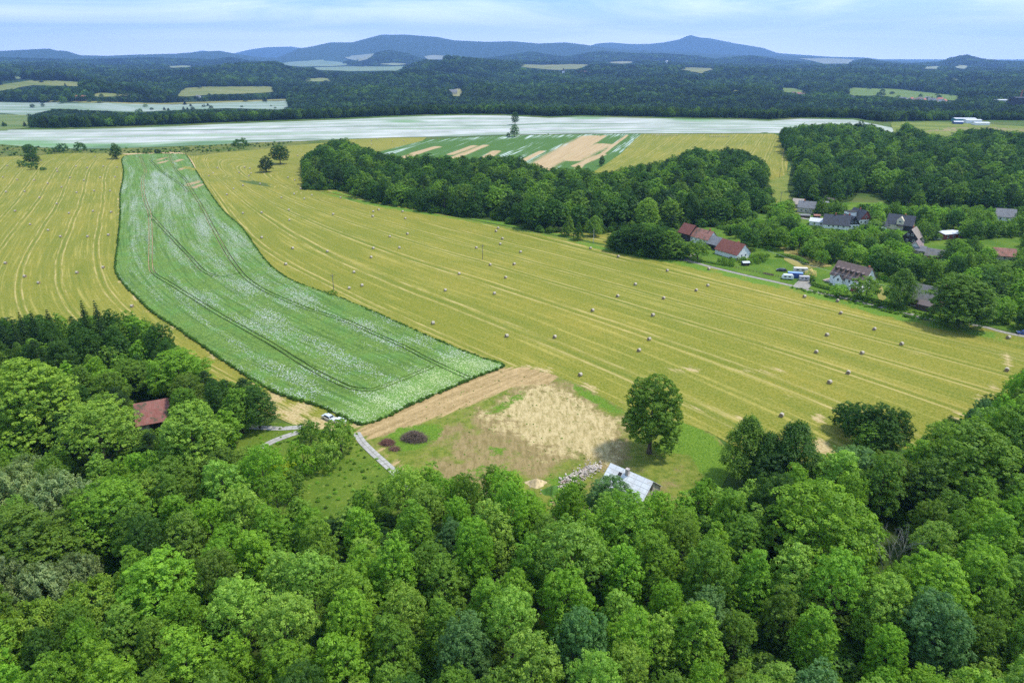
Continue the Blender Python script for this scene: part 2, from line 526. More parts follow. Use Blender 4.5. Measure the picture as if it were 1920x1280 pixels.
def mat_meadow(name, period=13.6, pair=2.3):
    n = NT(name)
    p = n.pos(); st = n.uv('st')
    s, row = swath(n, st, period, pair, 0.50)
    # broken density of the straw along each row
    brk = n.noise(n.scale(st, (0.25, 0.05, 0)), 1.0, 5, 0.65)
    brk2 = n.noise(n.scale(st, (1.6, 0.35, 0)), 1.0, 4, 0.7)
    strw = n.math('MULTIPLY', row, n.math('MULTIPLY', n.rng(brk, 0.34, 0.62), n.rng(brk2, 0.25, 0.6, 0.35, 1.0)))
    # finer mowing marks
    fine = n.noise(n.scale(st, (0.85, 0.022, 0)), 1.0, 4, 0.62)
    wide = n.noise(n.scale(st, (0.17, 0.006, 0)), 1.0, 3, 0.6)
    big = n.noise(p, 0.011, 5, 0.6)
    grain = n.noise(p, 1.3, 5, 0.75); grain2 = n.noise(p, 0.28, 5, 0.7)
    c = n.mix(n.rng(big, 0.35, 0.68), (0.182, 0.192, 0.019), (0.278, 0.238, 0.034))
    c = n.mix(n.rng(wide, 0.36, 0.64), n.mix(0.42, c, (0.120, 0.160, 0.014)), c)
    c = n.mix(n.rng(fine, 0.50, 0.70, 0.0, 0.75), c, (0.42, 0.35, 0.085))
    c = n.mix(n.rng(fine, 0.28, 0.44, 0.60, 0.0), c, (0.095, 0.150, 0.014))
    c = n.mix(n.rng(grain2, 0.38, 0.62, 0.32, 0.0), c, (0.115, 0.165, 0.016))
    c = n.mix(n.rng(grain, 0.42, 0.72, 0.0, 0.42), c, (0.44, 0.37, 0.11))
    c = n.mix(n.rng(grain, 0.30, 0.50, 0.60, 0.0), c, (0.06, 0.09, 0.010))
    c = n.mix(n.math('MULTIPLY', strw, 0.82), c, (0.54, 0.42, 0.17))
    # darker green strip down the middle of each pair of straw rows
    mid_strip = n.math('MULTIPLY', n.rng(n.math('ABSOLUTE', n.math('PINGPONG', n.math('ADD', s, 5000.0), period / 2)), 0.0, 0.75, 1.0, 0.0), 0.45)
    c = n.mix(mid_strip, c, (0.10, 0.15, 0.016))
    lush = n.math('ADD', n.attr('lush'), n.math('MULTIPLY', n.math('SUBTRACT', n.noise(p, 0.16, 5, 0.7), 0.5), 0.9))
    c = n.mix(n.rng(lush, 0.42, 0.62), c, n.mix(n.rng(grain, 0.35, 0.65), (0.075, 0.17, 0.016), (0.16, 0.25, 0.03)))
    dry = n.math('ADD', n.attr('dry'), n.math('MULTIPLY', n.math('SUBTRACT', n.noise(n.scale(st, (0.8, 0.12, 0)), 1.0, 5, 0.75), 0.5), 1.3))
    c = n.mix(n.rng(dry, 0.45, 0.62, 0, 0.85), c, n.mix(n.rng(grain, 0.35, 0.65), (0.40, 0.28, 0.12), (0.60, 0.47, 0.25)))
    h = n.math('ADD', n.math('MULTIPLY', row, 0.6), grain)
    n.pbr(c, 0.9, 0, n.bump(h, 0.5, 0.35), 0.08)
    return n.m

def mat_poppy():
    n = NT('poppy_crop')
    p = n.pos(); st = n.uv('st')
    streak = n.noise(n.scale(st, (0.14, 0.011, 0)), 1.0, 5, 0.62)
    streak2 = n.noise(n.scale(st, (0.9, 0.03, 0)), 1.0, 4, 0.6)
    g1 = n.noise(p, 2.6, 3, 0.6); g2 = n.noise(p, 0.9, 4, 0.7); g3 = n.noise(p, 0.1, 4, 0.6)
    leaf = n.mix(n.rng(g1, 0.32, 0.68), (0.085, 0.165, 0.020), (0.235, 0.350, 0.060))
    leaf = n.mix(n.rng(g2, 0.35, 0.6, 0.50, 0.0), leaf, (0.022, 0.075, 0.008))
    leaf = n.mix(n.rng(g3, 0.45, 0.65, 0.0, 0.5), leaf, (0.12, 0.27, 0.05))
    leaf = n.mix(n.rng(streak2, 0.35, 0.55, 0.45, 0.0), leaf, (0.026, 0.085, 0.010))
    v = n.n('ShaderNodeTexVoronoi', i_Scale=2.7); n.l(p, v.inputs['Vector'])
    cellr = n.n('ShaderNodeSeparateColor'); n.l(v.outputs['Color'], cellr.inputs[0])
    dens = n.attr('bloom')
    dens = n.math('ADD', dens, n.math('MULTIPLY', n.math('SUBTRACT', streak, 0.5), 2.6))
    dens = n.math('ADD', dens, n.math('MULTIPLY', n.math('SUBTRACT', streak2, 0.5), 0.7))
    pick = n.rng(n.math('SUBTRACT', dens, cellr.outputs[0]), -0.10, 0.12)
    rad = n.rng(v.outputs['Distance'], 0.34, 0.62, 1.0, 0.0)
    fl = n.math('MULTIPLY', pick, rad)
    lim = n.attr('lime')
    fc = n.mix(lim, (0.78, 0.80, 0.78), (0.72, 0.80, 0.32))
    leaf = n.mix(n.math('MULTIPLY', lim, 0.6), leaf, (0.20, 0.36, 0.07))
    c = n.mix(n.math('MULTIPLY', fl, 0.85), leaf, fc)
    bare = n.math('ADD', n.attr('bare'), n.math('MULTIPLY', n.math('SUBTRACT', n.noise(p, 0.2, 5, 0.7), 0.5), 1.2))
    c = n.mix(n.rng(bare, 0.5, 0.64), c, (0.42, 0.30, 0.15))
    h = n.math('ADD', n.math('ADD', g1, g2), n.math('MULTIPLY', fl, 0.5))
    n.pbr(c, 0.75, 0, n.bump(h, 0.85, 0.5), 0.15)
    return n.m

def mat_white_field():
    n = NT('white_poppy_field')
    p = n.pos(); st = n.uv('st')
    s1 = n.noise(n.scale(st, (0.10, 0.004, 0)), 1.0, 5, 0.62)
    s2 = n.noise(n.scale(st, (0.45, 0.008, 0)), 1.0, 3, 0.6)
    g = n.noise(p, 0.02, 5, 0.6); gr = n.noise(p, 0.9, 3, 0.7)
    sx = n.n('ShaderNodeSeparateXYZ'); n.l(st, sx.inputs[0])
    tl = n.rng(n.math('PINGPONG', n.math('ADD', n.math('ADD', sx.outputs[0], n.math('MULTIPLY', n.noise(p, 0.006, 3, .5), 40.0)), 9000.0), 33.0), 0.0, 5.0, 1.0, 0.0)
    c = n.mix(n.rng(g, 0.35, 0.65), (0.40, 0.385, 0.37), (0.58, 0.555, 0.54))
    c = n.mix(n.rng(gr, 0.3, 0.7, 0.35, 0), c, (0.30, 0.38, 0.32))
    c = n.mix(n.rng(s2, 0.36, 0.52, 0.45, 0), c, (0.16, 0.28, 0.15))
    c = n.mix(n.rng(s1, 0.40, 0.56, 0.60, 0), c, (0.15, 0.27, 0.11))
    gn = n.math('ADD', n.attr('green'), n.math('MULTIPLY', n.math('SUBTRACT', s2, 0.5), 1.6))
    c = n.mix(n.rng(gn, 0.25, 0.85, 0, 0.8), c, (0.11, 0.26, 0.07))
    c = n.mix(n.math('MULTIPLY', tl, 0.75), c, (0.10, 0.17, 0.09))
    n.pbr(c, 0.85, 0, None, 0.05)
    return n.m

def mat_strip():
    n = NT('strip_crop')
    p = n.pos(); st = n.uv('st')
    s1 = n.noise(n.scale(st, (0.10, 0.0045, 0)), 1.0, 4, 0.6)
    s2 = n.noise(n.scale(st, (0.55, 0.012, 0)), 1.0, 4, 0.65)
    g = n.noise(p, 1.0, 4, 0.7)
    c = n.mix(n.rng(g, 0.3, 0.7), (0.045, 0.105, 0.018), (0.10, 0.19, 0.035))
    wv = n.math('ADD', n.math('ADD', n.attr('bloom'), n.math('MULTIPLY', n.math('SUBTRACT', s2, 0.5), 2.4)), n.math('MULTIPLY', n.math('SUBTRACT', s1, 0.5), 1.6))
    c = n.mix(n.rng(wv, 0.4, 0.85, 0, 0.85), c, (0.58, 0.66, 0.62))
    bare = n.math('ADD', n.attr('bare'), n.math('MULTIPLY', n.math('SUBTRACT', n.noise(n.scale(st, (0.30, 0.012, 0)), 1.0, 6, 0.75), 0.5), 0.85))
    sand = n.mix(n.rng(n.math('ADD', n.math('MULTIPLY', g, .5), n.math('MULTIPLY', s2, .5)), 0.35, 0.62), (0.36, 0.25, 0.12), (0.50, 0.37, 0.20))
    c = n.mix(n.rng(bare, 0.36, 0.74), c, sand)
    n.pbr(c, 0.85, 0, n.bump(g, 0.4, 0.4), 0.08)
    return n.m

def mat_plot():
    n = NT('plot_ground')
    p = n.pos()
    n1 = n.noise(p, 0.09, 7, 0.68); n2 = n.noise(p, 0.45, 6, 0.7); n3 = n.noise(p, 2.2, 4, 0.75)
    st = n.uv('st')
    rut2 = n.noise(n.scale(st, (0.75, 0.05, 0)), 1.0, 6, 0.68)
    rut = n.noise(n.scale(p, (0.75, 0.22, 0), (0, 0, R(38))), 1.0, 7, 0.72, 0.6)
    grass = n.mix(n.rng(n2, 0.35, 0.65), (0.115, 0.165, 0.020), (0.235, 0.245, 0.045))
    mud = n.mix(n.rng(rut, 0.35, 0.65), (0.215, 0.165, 0.062), (0.345, 0.255, 0.115))
    def am(name, amt, nz_):
        return n.math('ADD', n.attr(name), n.math('MULTIPLY', n.math('SUBTRACT', nz_, 0.5), amt))
    c = n.mix(n.rng(am('soil', 2.2, n1), 0.34, 0.68), grass, mud)
    c = n.mix(n.rng(n2, 0.53, 0.70, 0.0, 0.6), c, (0.155, 0.215, 0.026))
    tanc = n.mix(n.rng(n.math('ADD', n.math('MULTIPLY', rut2, .6), n.math('MULTIPLY', n2, .4)), 0.38, 0.62), (0.29, 0.20, 0.08), (0.50, 0.35, 0.165))
    tanc = n.mix(n.rng(n3, 0.5, 0.7, 0, 0.5), tanc, (0.60, 0.46, 0.26))
    c = n.mix(n.rng(am('tan', 1.5, rut2), 0.38, 0.62), c, tanc)
    straw = n.mix(n.rng(rut, 0.34, 0.62), (0.30, 0.235, 0.085), (0.55, 0.43, 0.21))
    straw = n.mix(n.rng(n3, 0.5, 0.7, 0, 0.55), straw, (0.74, 0.62, 0.36))
    straw = n.mix(n.rng(n2, 0.56, 0.68, 0, 0.5), straw, (0.20, 0.22, 0.045))
    c = n.mix(n.rng(n.math('ADD', am('straw', 2.0, n1), n.math('MULTIPLY', n.math('SUBTRACT', n2, 0.5), 1.6)), 0.36, 0.66), c, straw)
    lush = n.mix(n.rng(n3, 0.35, 0.65), (0.070, 0.155, 0.012), (0.165, 0.260, 0.028))
    c = n.mix(n.rng(am('lush', 1.0, n2), 0.42, 0.58), c, lush)
    c = n.mix(n.rng(n3, 0.30, 0.46, 0.45, 0.0), c, (0.07, 0.075, 0.02))
    c = n.mix(n.rng(n3, 0.60, 0.78, 0.0, 0.35), c, (0.55, 0.45, 0.25))
    n.pbr(c, 0.92, 0, n.bump(n.math('ADD', n3, n.math('ADD', rut, n2)), 0.7, 0.35), 0.06)
    return n.m

def mat_grass(name, a, b, tuft=(0.30, 0.30, 0.08), t=0.3, sc=1.0, dark=None):
    n = NT(name)
    p = n.pos()
    n1 = n.noise(p, 0.07 * sc, 6, 0.65); n2 = n.noise(p, 0.7 * sc, 5, 0.7); n3 = n.noise(p, 2.4 * sc, 3, 0.7)
    c = n.mix(n.rng(n1, 0.3, 0.7), a, b)
    c = n.mix(n.rng(n2, 0.52, 0.72, 0, t), c, tuft)
    c = n.mix(n.rng(n3, 0.3, 0.55, 0.5, 0), c, dark or tuple(v * 0.35 for v in a))
    n.pbr(c, 0.92, 0, n.bump(n.math('ADD', n2, n3), 0.6, 0.3), 0.06)
    return n.m

def mat_far_field(name, a, b, ang=0.0):
    n = NT(name)
    p = n.pos()
    w = n.noise(n.scale(p, (0.004, 0.03, 0), (0, 0, ang)), 1.0, 5, 0.6)
    c = n.mix(n.rng(w, 0.35, 0.65), a, b)
    c = n.mix(n.rng(n.noise(p, 0.3, 4, 0.7), 0.4, 0.6, 0.25, 0), c, tuple(v * 0.6 for v in a))
    n.pbr(c, 0.9, 0, None, 0.05)
    return n.m

# ================================================================== TERRAIN SHEET
def build_ground():
    az = list(np.linspace(-R(50), R(50), 560))
    az = list(np.linspace(-math.pi, -R(50), 50))[:-1] + az + list(np.linspace(R(50), math.pi, 50))[1:-1]
    rr = list(np.linspace(15, 60, 5)) + list(np.geomspace(66, 600, 130)) + list(np.geomspace(604, 2400, 260)) + list(np.geomspace(2420, 25500, 330))
    A, Rr = np.meshgrid(np.array(az), np.array(rr))
    X = Rr * np.sin(A); Y = Rr * np.cos(A); Z = H(X, Y)
    na = len(az)
    V = [(0, 0, 0)] + list(zip(X.ravel(), Y.ravel(), Z.ravel()))
    F = []
    for i in range(len(rr) - 1):
        b = 1 + i * na
        for j in range(na):
            k = (j + 1) % na
            F.append((b + j, b + na + j, b + na + k, b + k))
    for j in range(na):
        F.append((0, 1 + j, 1 + (j + 1) % na))
    o = mesh_obj('ground', V, F, mat_ground(), smooth=True)
    me = o.data
    co = np.empty(len(me.vertices) * 3, np.float32); me.vertices.foreach_get('co', co); co = co.reshape(-1, 3)
    r = np.hypot(co[:, 0], co[:, 1]); a = np.arctan2(co[:, 0], co[:, 1])
    wood = smooth01((r - np.interp(a, _caz, _cr) - 30) / 30.0)
    at_ = me.attributes.new('wood', 'FLOAT', 'POINT'); at_.data.foreach_set('value', wood.astype(np.float32))
    bm = bmesh.new(); bm.from_mesh(me); bmesh.ops.recalc_face_normals(bm, faces=bm.faces)
    if bm.faces[0].normal.z < 0 or sum(f.normal.z for f in list(bm.faces)[:200]) < 0:
        bmesh.ops.reverse_faces(bm, faces=bm.faces)
    bm.to_mesh(me); bm.free()
    tag(o, kind='structure')
    return o
build_ground()
ZO = lambda k: (lambda X, Y: k + 0.00012 * np.hypot(X, Y))

# ------------------------------------------------------------------ guide curves (traced rows, unprojected to the ground)
gl = lambda pts: W(pts, 5, closed=False, curve=True)
LEFT_G = [gl(q) for q in (
 [(222,312),(213,340),(208,390),(203,440),(195,500),(190,515),(200,540),(250,590),(310,630),(400,690),(500,745)],
 [(197,314),(180,340),(177,362),(172,395),(165,443),(148,500),(142,515),(146,530),(168,566),(210,600)],
 [(167,312),(160,335),(143,362),(138,395),(120,445),(98,500),(92,520),(97,545),(120,577),(146,593)],
 [(141,305),(130,335),(115,352),(107,383),(90,431),(65,480),(48,517),(40,530),(48,560),(66,584)],
 [(113,305),(106,325),(90,345),(75,370),(57,419),(30,465),(8,500),(0,520),(0,560),(14,599)],
 [(70,320),(47,358),(29,395),(5,440),(-25,500),(-40,540)],
 [(50,322),(33,336),(12,359),(-10,385),(-50,440)])]
RIGHT_G = [gl(q) for q in (
 [(372,318),(395,345),(426,375),(456,410),(500,458),(540,497),(590,527),(640,540),(700,565),(760,590),(812,607),(880,640),(960,680)],
 [(400,325),(438,353),(491,398),(549,465),(600,505),(655,532),(740,560),(840,592),(950,632),(1030,665),(1088,690)],
 [(470,345),(520,385),(570,420),(620,445),(696,482),(780,515),(860,540),(927,557),(1010,590),(1110,628),(1200,668),(1300,705),(1400,748)],
 [(509,345),(525,357),(560,370),(625,392),(700,425),(780,455),(861,480),(948,505),(1111,552),(1224,591),(1330,630),(1450,668),(1555,700)],
 [(535,345),(545,356),(585,367),(639,380),(700,400),(760,420),(840,440),(960,475),(1100,520),(1244,560),(1400,600),(1550,645),(1720,700)],
 [(600,362),(690,385),(780,405),(900,425),(1000,445),(1100,470),(1191,500),(1305,535),(1400,560),(1530,600),(1690,650),(1860,690)],
 [(1180,490),(1270,500),(1350,515),(1500,560),(1600,590),(1750,630),(1880,655)],
 [(1330,770),(1250,735),(1180,710),(1088,672)],
 [(1700,800),(1560,750),(1450,705),(1300,650)])]
F_LEFT = fit_field(LEFT_G, 4)
F_RIGHT = fit_field(RIGHT_G, 4)

# ------------------------------------------------------------------ meadows
poppy_px = [(229,300),(238,293),(265,290),(300,289.5),(340,290),(351,294),(362,312),(378,338),(395,365),(420,398),(455,430),(490,480),(520,510),(560,533),(640,561),(740,604),(830,644),(900,672),(944,687),
            (900,705),(860,722),(770,760),(720,785),(682,796),(655,789),(600,763),(520,738),(440,691),(340,621),(285,585),(260,561),(235,536),(220,515),(217,495),(222,455),(226,405),(226,365),(231,338),(232,318)]
POPPY = W(poppy_px, 3, curve=True)
VROAD = [(1250,484),(1275,488),(1330,500),(1400,517),(1480,535),(1560,556),(1640,577),(1700,592),(1745,603),(1790,600),(1840,612),(1890,625),(1960,638),(2100,665)]
m_left = mat_meadow('mown_meadow_west'); 
LM = W([(-700,300),(-300,297),(0,294),(60,292),(120,288),(200,287),(236,290),(310,330),(300,480),(400,560),(560,680),(690,790),(690,830),(640,812),(560,800),(500,775),(380,720),(300,660),(180,640),(0,680),(-300,720),(-700,760)], 4)
edge_l = W([(231,300),(226,365),(222,455),(217,500),(235,536),(285,585),(440,691),(600,763),(655,789)], 4, closed=False, curve=True)
track_l = W([(200,560),(300,625),(400,690),(470,735),(540,775),(600,800),(700,815)], 4, closed=False, curve=True)
far_lush = W([(-400,291),(0,291),(90,290),(110,285),(240,287)], 3, closed=False)
sheet('meadow', LM, 7, ZO(0.05), m_left, F_LEFT, {
    'lush': lambda X, Y: np.clip(0.75 - dist_poly(far_lush, X, Y, False) / 14, 0, 1),
    'dry': lambda X, Y: np.clip(1.0 - dist_poly(track_l, X, Y, False) / 9, 0, 1) * smooth01((260 - np.hypot(X, Y)) / 90) + np.clip(0.95 - dist_poly(edge_l, X, Y, False) / 1.8, 0, 0.6)})
m_right = mat_meadow('mown_meadow_east')
RM = W([(236,291),(300,289),(345,289),(365,291),(420,283),(500,276),(560,270),(610,266),(640,262),(735,258.5),(800,258),(780,275),(720,300),(700,330),(800,360),(1000,400),(1150,437),(1285,486)], 4) + \
     W(VROAD[1:], 3, closed=False) + W([(2100,700),(2000,720),(1900,760),(1760,810),(1760,900),(1690,930),(1560,930),(1450,880),(1330,810),(1260,790),(1165,772),(1100,735),(1030,708),(985,690),(930,700),(850,690),(700,640),(560,560),(480,500),(400,430),(340,350),(290,300)], 4)
wedge = W([(620,362),(700,382),(780,396),(870,409),(940,416),(1010,436),(1060,444),(1150,470),(1270,492),(1480,540),(1640,582),(1745,608),(1880,632)], 4, closed=False)
clump = [tuple(at(1620, 850)[:2])]
loop = W([(1575,800),(1545,778),(1525,790),(1520,815),(1545,840),(1600,860)], 5, closed=False, curve=True)
loop2 = W([(1895,652),(1885,690),(1870,720),(1830,750),(1790,790)], 4, closed=False, curve=True)
pd2 = W([(985,690),(1030,700),(1100,728),(1170,765)], 4, closed=False)
dryspot = [at(x, y) for x, y in ((1290,690),(1380,700),(1440,690),(1490,700),(1330,760),(1400,790),(1470,740),(1250,735),(1720,660),(1250,700))]
def rdry(X, Y):
    d = np.clip(0.95 - dist_poly(loop, X, Y, False) / 3.2, 0, 1)
    d = np.maximum(d, np.clip(0.62 - dist_poly(loop2, X, Y, False) / 9, 0, 1))
    for q in dryspot:
        d = np.maximum(d, 0.55 * np.exp(-((X - q.x) ** 2 / 180 + (Y - q.y) ** 2 / 30)))
    d = np.maximum(d, np.clip(0.75 - dist_poly(pd2, X, Y, False) / 10, 0, 1))
    return d
sheet('meadow', RM, 7, ZO(0.055), m_right, F_RIGHT, {
    'lush': lambda X, Y: np.clip(0.85 - dist_poly(wedge, X, Y, False) / (6 + 0.02 * np.hypot(X, Y)), 0, 1), 'dry': rdry})

# rough grass between the mown meadows and the white field
RG = W([(-700,290),(-300,280),(0,276),(0,270),(80,278),(150,280),(320,276),(450,269),(560,265),(640,262.5),(610,268),(560,272),(500,279),(420,286),(365,293),(350,291),(300,288),(236,289),(120,287),(60,291),(0,295),(-300,299),(-700,304)], 3)
sheet('rough_grass', RG, 8, ZO(0.09), mat_grass('rough_grass', (0.060, 0.115, 0.020), (0.19, 0.19, 0.045), (0.30, 0.25, 0.09), 0.6, 0.5))
sheet('bare_earth', W([(228,288.5),(290,287.5),(322,285),(338,286.5),(348,289.5),(356,296),(364,308),(368,318),(358,312),(349,296),(335,290.5),(300,289.5),(240,291)], 3), 4, ZO(0.16), simple('tan_earth', (0.50, 0.36, 0.18), 0.9, var=0.2, sc=0.3))

# ------------------------------------------------------------------ the tall poppy crop with its wheel tracks cut out
T1 = [(262,292),(268,308),(273,322),(268,335),(269,363),(275,385),(281,403),(283,450),(283,500),(292,517),(318,533),(370,566),(420,597),(500,642),(580,692),(625,716),(655,729),(680,733),(705,732),(740,719),(776,705),(810,690)]
T1b = [(281,403),(300,424),(318,443),(353,480),(378,507),(395,517),(413,521),(432,518.5),(452,514)]
T2 = [(318,291),(321,300),(330,320),(348,338),(356,353),(373,380),(387,405),(407,443),(428,480),(452,513),(470,530),(497,547),(537,565),(578,582),(620,595),(657,607),(707,630),(757,652),(798,674),(840,694),(880,712)]
T3 = [(352,362),(343,350),(325,338),(312,329),(300,320),(288,308),(281,300),(292,297),(318,298)]
CDX, CDY = POPPY, None
tr_c = [W(t, 5, closed=False, curve=True) for t in (T1, T1b, T2, T3)]
def off_line(c, d):
    c = np.array(c); t = np.gradient(c, axis=0); t /= np.hypot(t[:, 0], t[:, 1])[:, None] + 1e-9
    return [tuple(q) for q in c + d * np.stack([-t[:, 1], t[:, 0]], 1)]
def in_tracks(X, Y):
    m = np.zeros(np.shape(X), bool)
    for c in tr_c:
        d = dist_poly(c, X, Y, False)
        m |= (d > 0.62) & (d < 1.16)
    return m
cuts = []
for c in tr_c:
    for d in (0.62, 1.16, -0.62, -1.16):
        ln = np.array(off_line(c, d))
        ok = (sdist(POPPY, ln[:, 0], ln[:, 1]) < -0.6)
        run = []
        for q, k_ in zip(ln, ok):
            if k_: run.append(tuple(q))
            else:
                if len(run) > 2: cuts.append(run)
                run = []
        if len(run) > 2: cuts.append(run)
F_POP = fit_field([tr_c[0][:70], tr_c[2], W([(228,330),(226,405),(222,455),(217,495),(235,536),(285,585),(440,691),(600,763)], 5, False, True),
                   W([(362,312),(395,365),(455,430),(520,510),(640,561),(830,644),(930,683)], 5, False, True)], 4)
bl_pts = [(300,330,16,2.2,.62),(330,380,22,8,.60),(290,370,14,8,.58),(310,345,20,5,.62),(250,380,10,7,.30),(270,440,12,10,.34),(440,470,18,10,.46),(330,430,14,10,.34),(380,430,10,10,.50),(500,600,30,8,.40),
          (560,560,34,6,.42),(700,610,40,5,.42),(600,700,40,6,.30),(760,640,40,4,.42),(390,560,26,5,.40),(470,540,20,6,.42),(850,670,22,4,.5),(700,770,30,4,.55),(560,740,30,3,.42),(235,360,8,10,.30),(246,430,8,14,.26)]
def bloom(X, Y):
    px = np.empty(len(X)); py = np.empty(len(X))
    c_, s_ = math.cos(PITCH), math.sin(PITCH)
    f = Y * c_ + CAM_H * s_; u = Y * s_ - CAM_H * c_
    px = 960 + 1280 * X / f; py = 640 - 1280 * u / f
    b = np.full(len(X), 0.0)
    for (x, y, sx, sy, a) in bl_pts:
        b = np.maximum(b, (a * 1.12) * np.exp(-((px - x) / (sx * 1.6)) ** 2 - ((py - y) / (sy * 3.2)) ** 2))
    return np.maximum(b, np.clip(0.5 - sdist(lime_poly, X, Y) / 16, 0, 1) * .62)
lime_poly = W([(780,700),(850,672),(900,672),(944,687),(860,722),(770,760),(682,796),(655,789),(640,770),(720,735)], 3)
bare_c = [at(x, y) for x, y in ((302,300),(333,303),(345,317),(372,350),(362,345),(306,305))]
sheet('crop_field', POPPY, 3.6, lambda X, Y: 0.62 + 0.00012 * np.hypot(X, Y) + 0.12 * np.sin(X * 1.7 + 2 * np.sin(Y * .9)) * np.sin(Y * 1.3), mat_poppy(), F_POP,
      {'bloom': bloom, 'lime': lambda X, Y: np.clip(0.5 - sdist(lime_poly, X, Y) / 16, 0, 1) * 0.9,
       'bare': lambda X, Y: np.max([0.75 * np.exp(-((X - q.x) ** 2 / 40 + (Y - q.y) ** 2 / 500)) for q in bare_c], axis=0)},
      remove=in_tracks, cuts=cuts, skirt=0.95)
sheet('field_soil', off_line(POPPY, 0.0), 10, ZO(0.10), simple('field_soil', (0.40, 0.30, 0.16), 0.95, var=0.35, sc=0.5, c2=(0.36, 0.28, 0.15)))

# ------------------------------------------------------------------ far fields
crest_px = [(x, y + 0.9) for (x, y) in CREST if -320 <= x <= 1640]
WF = W([(-320,282)] + [(0,271),(75,277),(150,279.5),(240,278),(320,275),(400,272),(460,268),(560,265),(640,261.5),(735,258),(850,256.5),(960,253),(1080,251),(1200,250.5),(1450,250),(1560,252),(1680,262),(1700,252),(1672,240)], 3, closed=False) + W(crest_px[::-1], 3, closed=False)
wg = [gl(q) for q in ([(-200,268),(60,262),(200,268),(330,262),(500,258),(640,255),(850,250),(1000,246),(1300,245),(1560,244)], [(-200,252),(0,250),(320,245),(640,240),(800,236),(960,235),(1200,236),(1500,236)], [(-200,247),(200,245),(480,235),(700,228),(900,222),(1100,225),(1400,229)])]
green_c = W([(-200,272),(60,268),(110,275),(250,276),(420,268)], 4, False)
gsp = [at(x, y) for x, y in ((1100,222),(1310,225.5),(760,228),(1290,224.5))]
sheet('poppy_field', WF, 14, ZO(0.12), mat_white_field(), fit_field(wg, 3), {'green': lambda X, Y: np.maximum(np.clip(0.9 - dist_poly(green_c, X, Y, False) / 60, 0, 1),
      np.max([0.9 * np.exp(-((X - q.x) / 40) ** 2 - ((Y - q.y) / 25) ** 2) for q in gsp], axis=0))})
SF = W([(690,300),(715,284),(800,262.5),(870,258.5),(960,254.5),(1080,252.3),(1203,251.5),(1190,262),(1165,288),(1130,312),(1100,330),(1060,350),(1000,352),(850,335),(720,318)], 4)
sg = [gl(q) for q in ([(752,296),(819,277)], [(842,300),(875,286),(910,273)], [(968,308),(1016,285),(1060,265)], [(1000,325),(1060,290),(1120,257)], [(1080,298),(1126,274),(1150,256)], [(1130,300),(1165,275),(1190,255)])]
bare_l = [(W(q, 3, False), w_) for q, w_ in (([(752,298),(785,286),(819,276)], 6), ([(842,300),(875,287),(910,273)], 5), ([(845,290),(888,274)], 5), ([(905,300),(930,284)], 6), ([(965,310),(1016,284)], 4),
          ([(990,335),(1010,315),(1050,290),(1110,257)], 15), ([(1080,288),(1133,255)], 4), ([(1075,300),(1100,285),(1130,272)], 12), ([(1080,312),(1130,290)], 5), ([(1126,291),(1176,254)], 2.5), ([(1065,332),(1082,318),(1095,304),(1126,291)], 3.5))]
def sbare(X, Y):
    r_ = np.zeros(len(X))
    for l_, w_ in bare_l: r_ = np.maximum(r_, np.clip(1.15 - 0.62 * dist_poly(l_, X, Y, False) / w_, 0, 1))
    return r_
wb_l = [(W(q, 3, False), w_) for q, w_ in (([(715,295),(760,275),(850,260)], 14), ([(870,260),(1080,255),(1200,253)], 22), ([(1165,285),(1195,255)], 14), ([(985,305),(1060,272)], 16), ([(930,300),(1010,268)], 10))]
def sbloom(X, Y):
    r_ = np.full(len(X), 0.12)
    for l_, w_ in wb_l: r_ = np.maximum(r_, 0.12 + 0.36 * np.exp(-(dist_poly(l_, X, Y, False) / w_) ** 2))
    return r_
sheet('crop_field', SF, 3.2, ZO(0.16), mat_strip(), fit_field(sg, 2), {'bare': sbare, 'bloom': sbloom})
HF = W([(1203,251.8),(1330,251.5),(1452,251.5),(1470,260),(1480,285),(1474,330),(1465,350),(1440,380),(1300,350),(1150,345),(1060,350),(1100,330),(1130,312),(1165,288),(1190,262)], 4)
hg = [gl(q) for q in ([(1127,312),(1165,290),(1200,262),(1208,253)], [(1190,302),(1230,278),(1262,256)], [(1290,300),(1330,254)], [(1370,285),(1385,270),(1400,257)], [(1425,290),(1440,272),(1446,258)], [(1455,310),(1457,290),(1460,262)])]
sheet('meadow', HF, 8, ZO(0.14), mat_meadow('stubble_meadow', 17.0, 3.2), fit_field(hg, 3), {'lush': lambda X, Y: np.zeros(len(X)), 'dry': lambda X, Y: np.zeros(len(X))})
# clearing corridor between the two woods
sheet('grass_track', W([(1440,340),(1470,330),(1492,300),(1500,330),(1478,370),(1500,400),(1480,415),(1430,392)], 3), 7, ZO(0.17), mat_grass('corridor_grass', (0.13, 0.19, 0.03), (0.24, 0.25, 0.05), (0.34, 0.30, 0.12), 0.5))

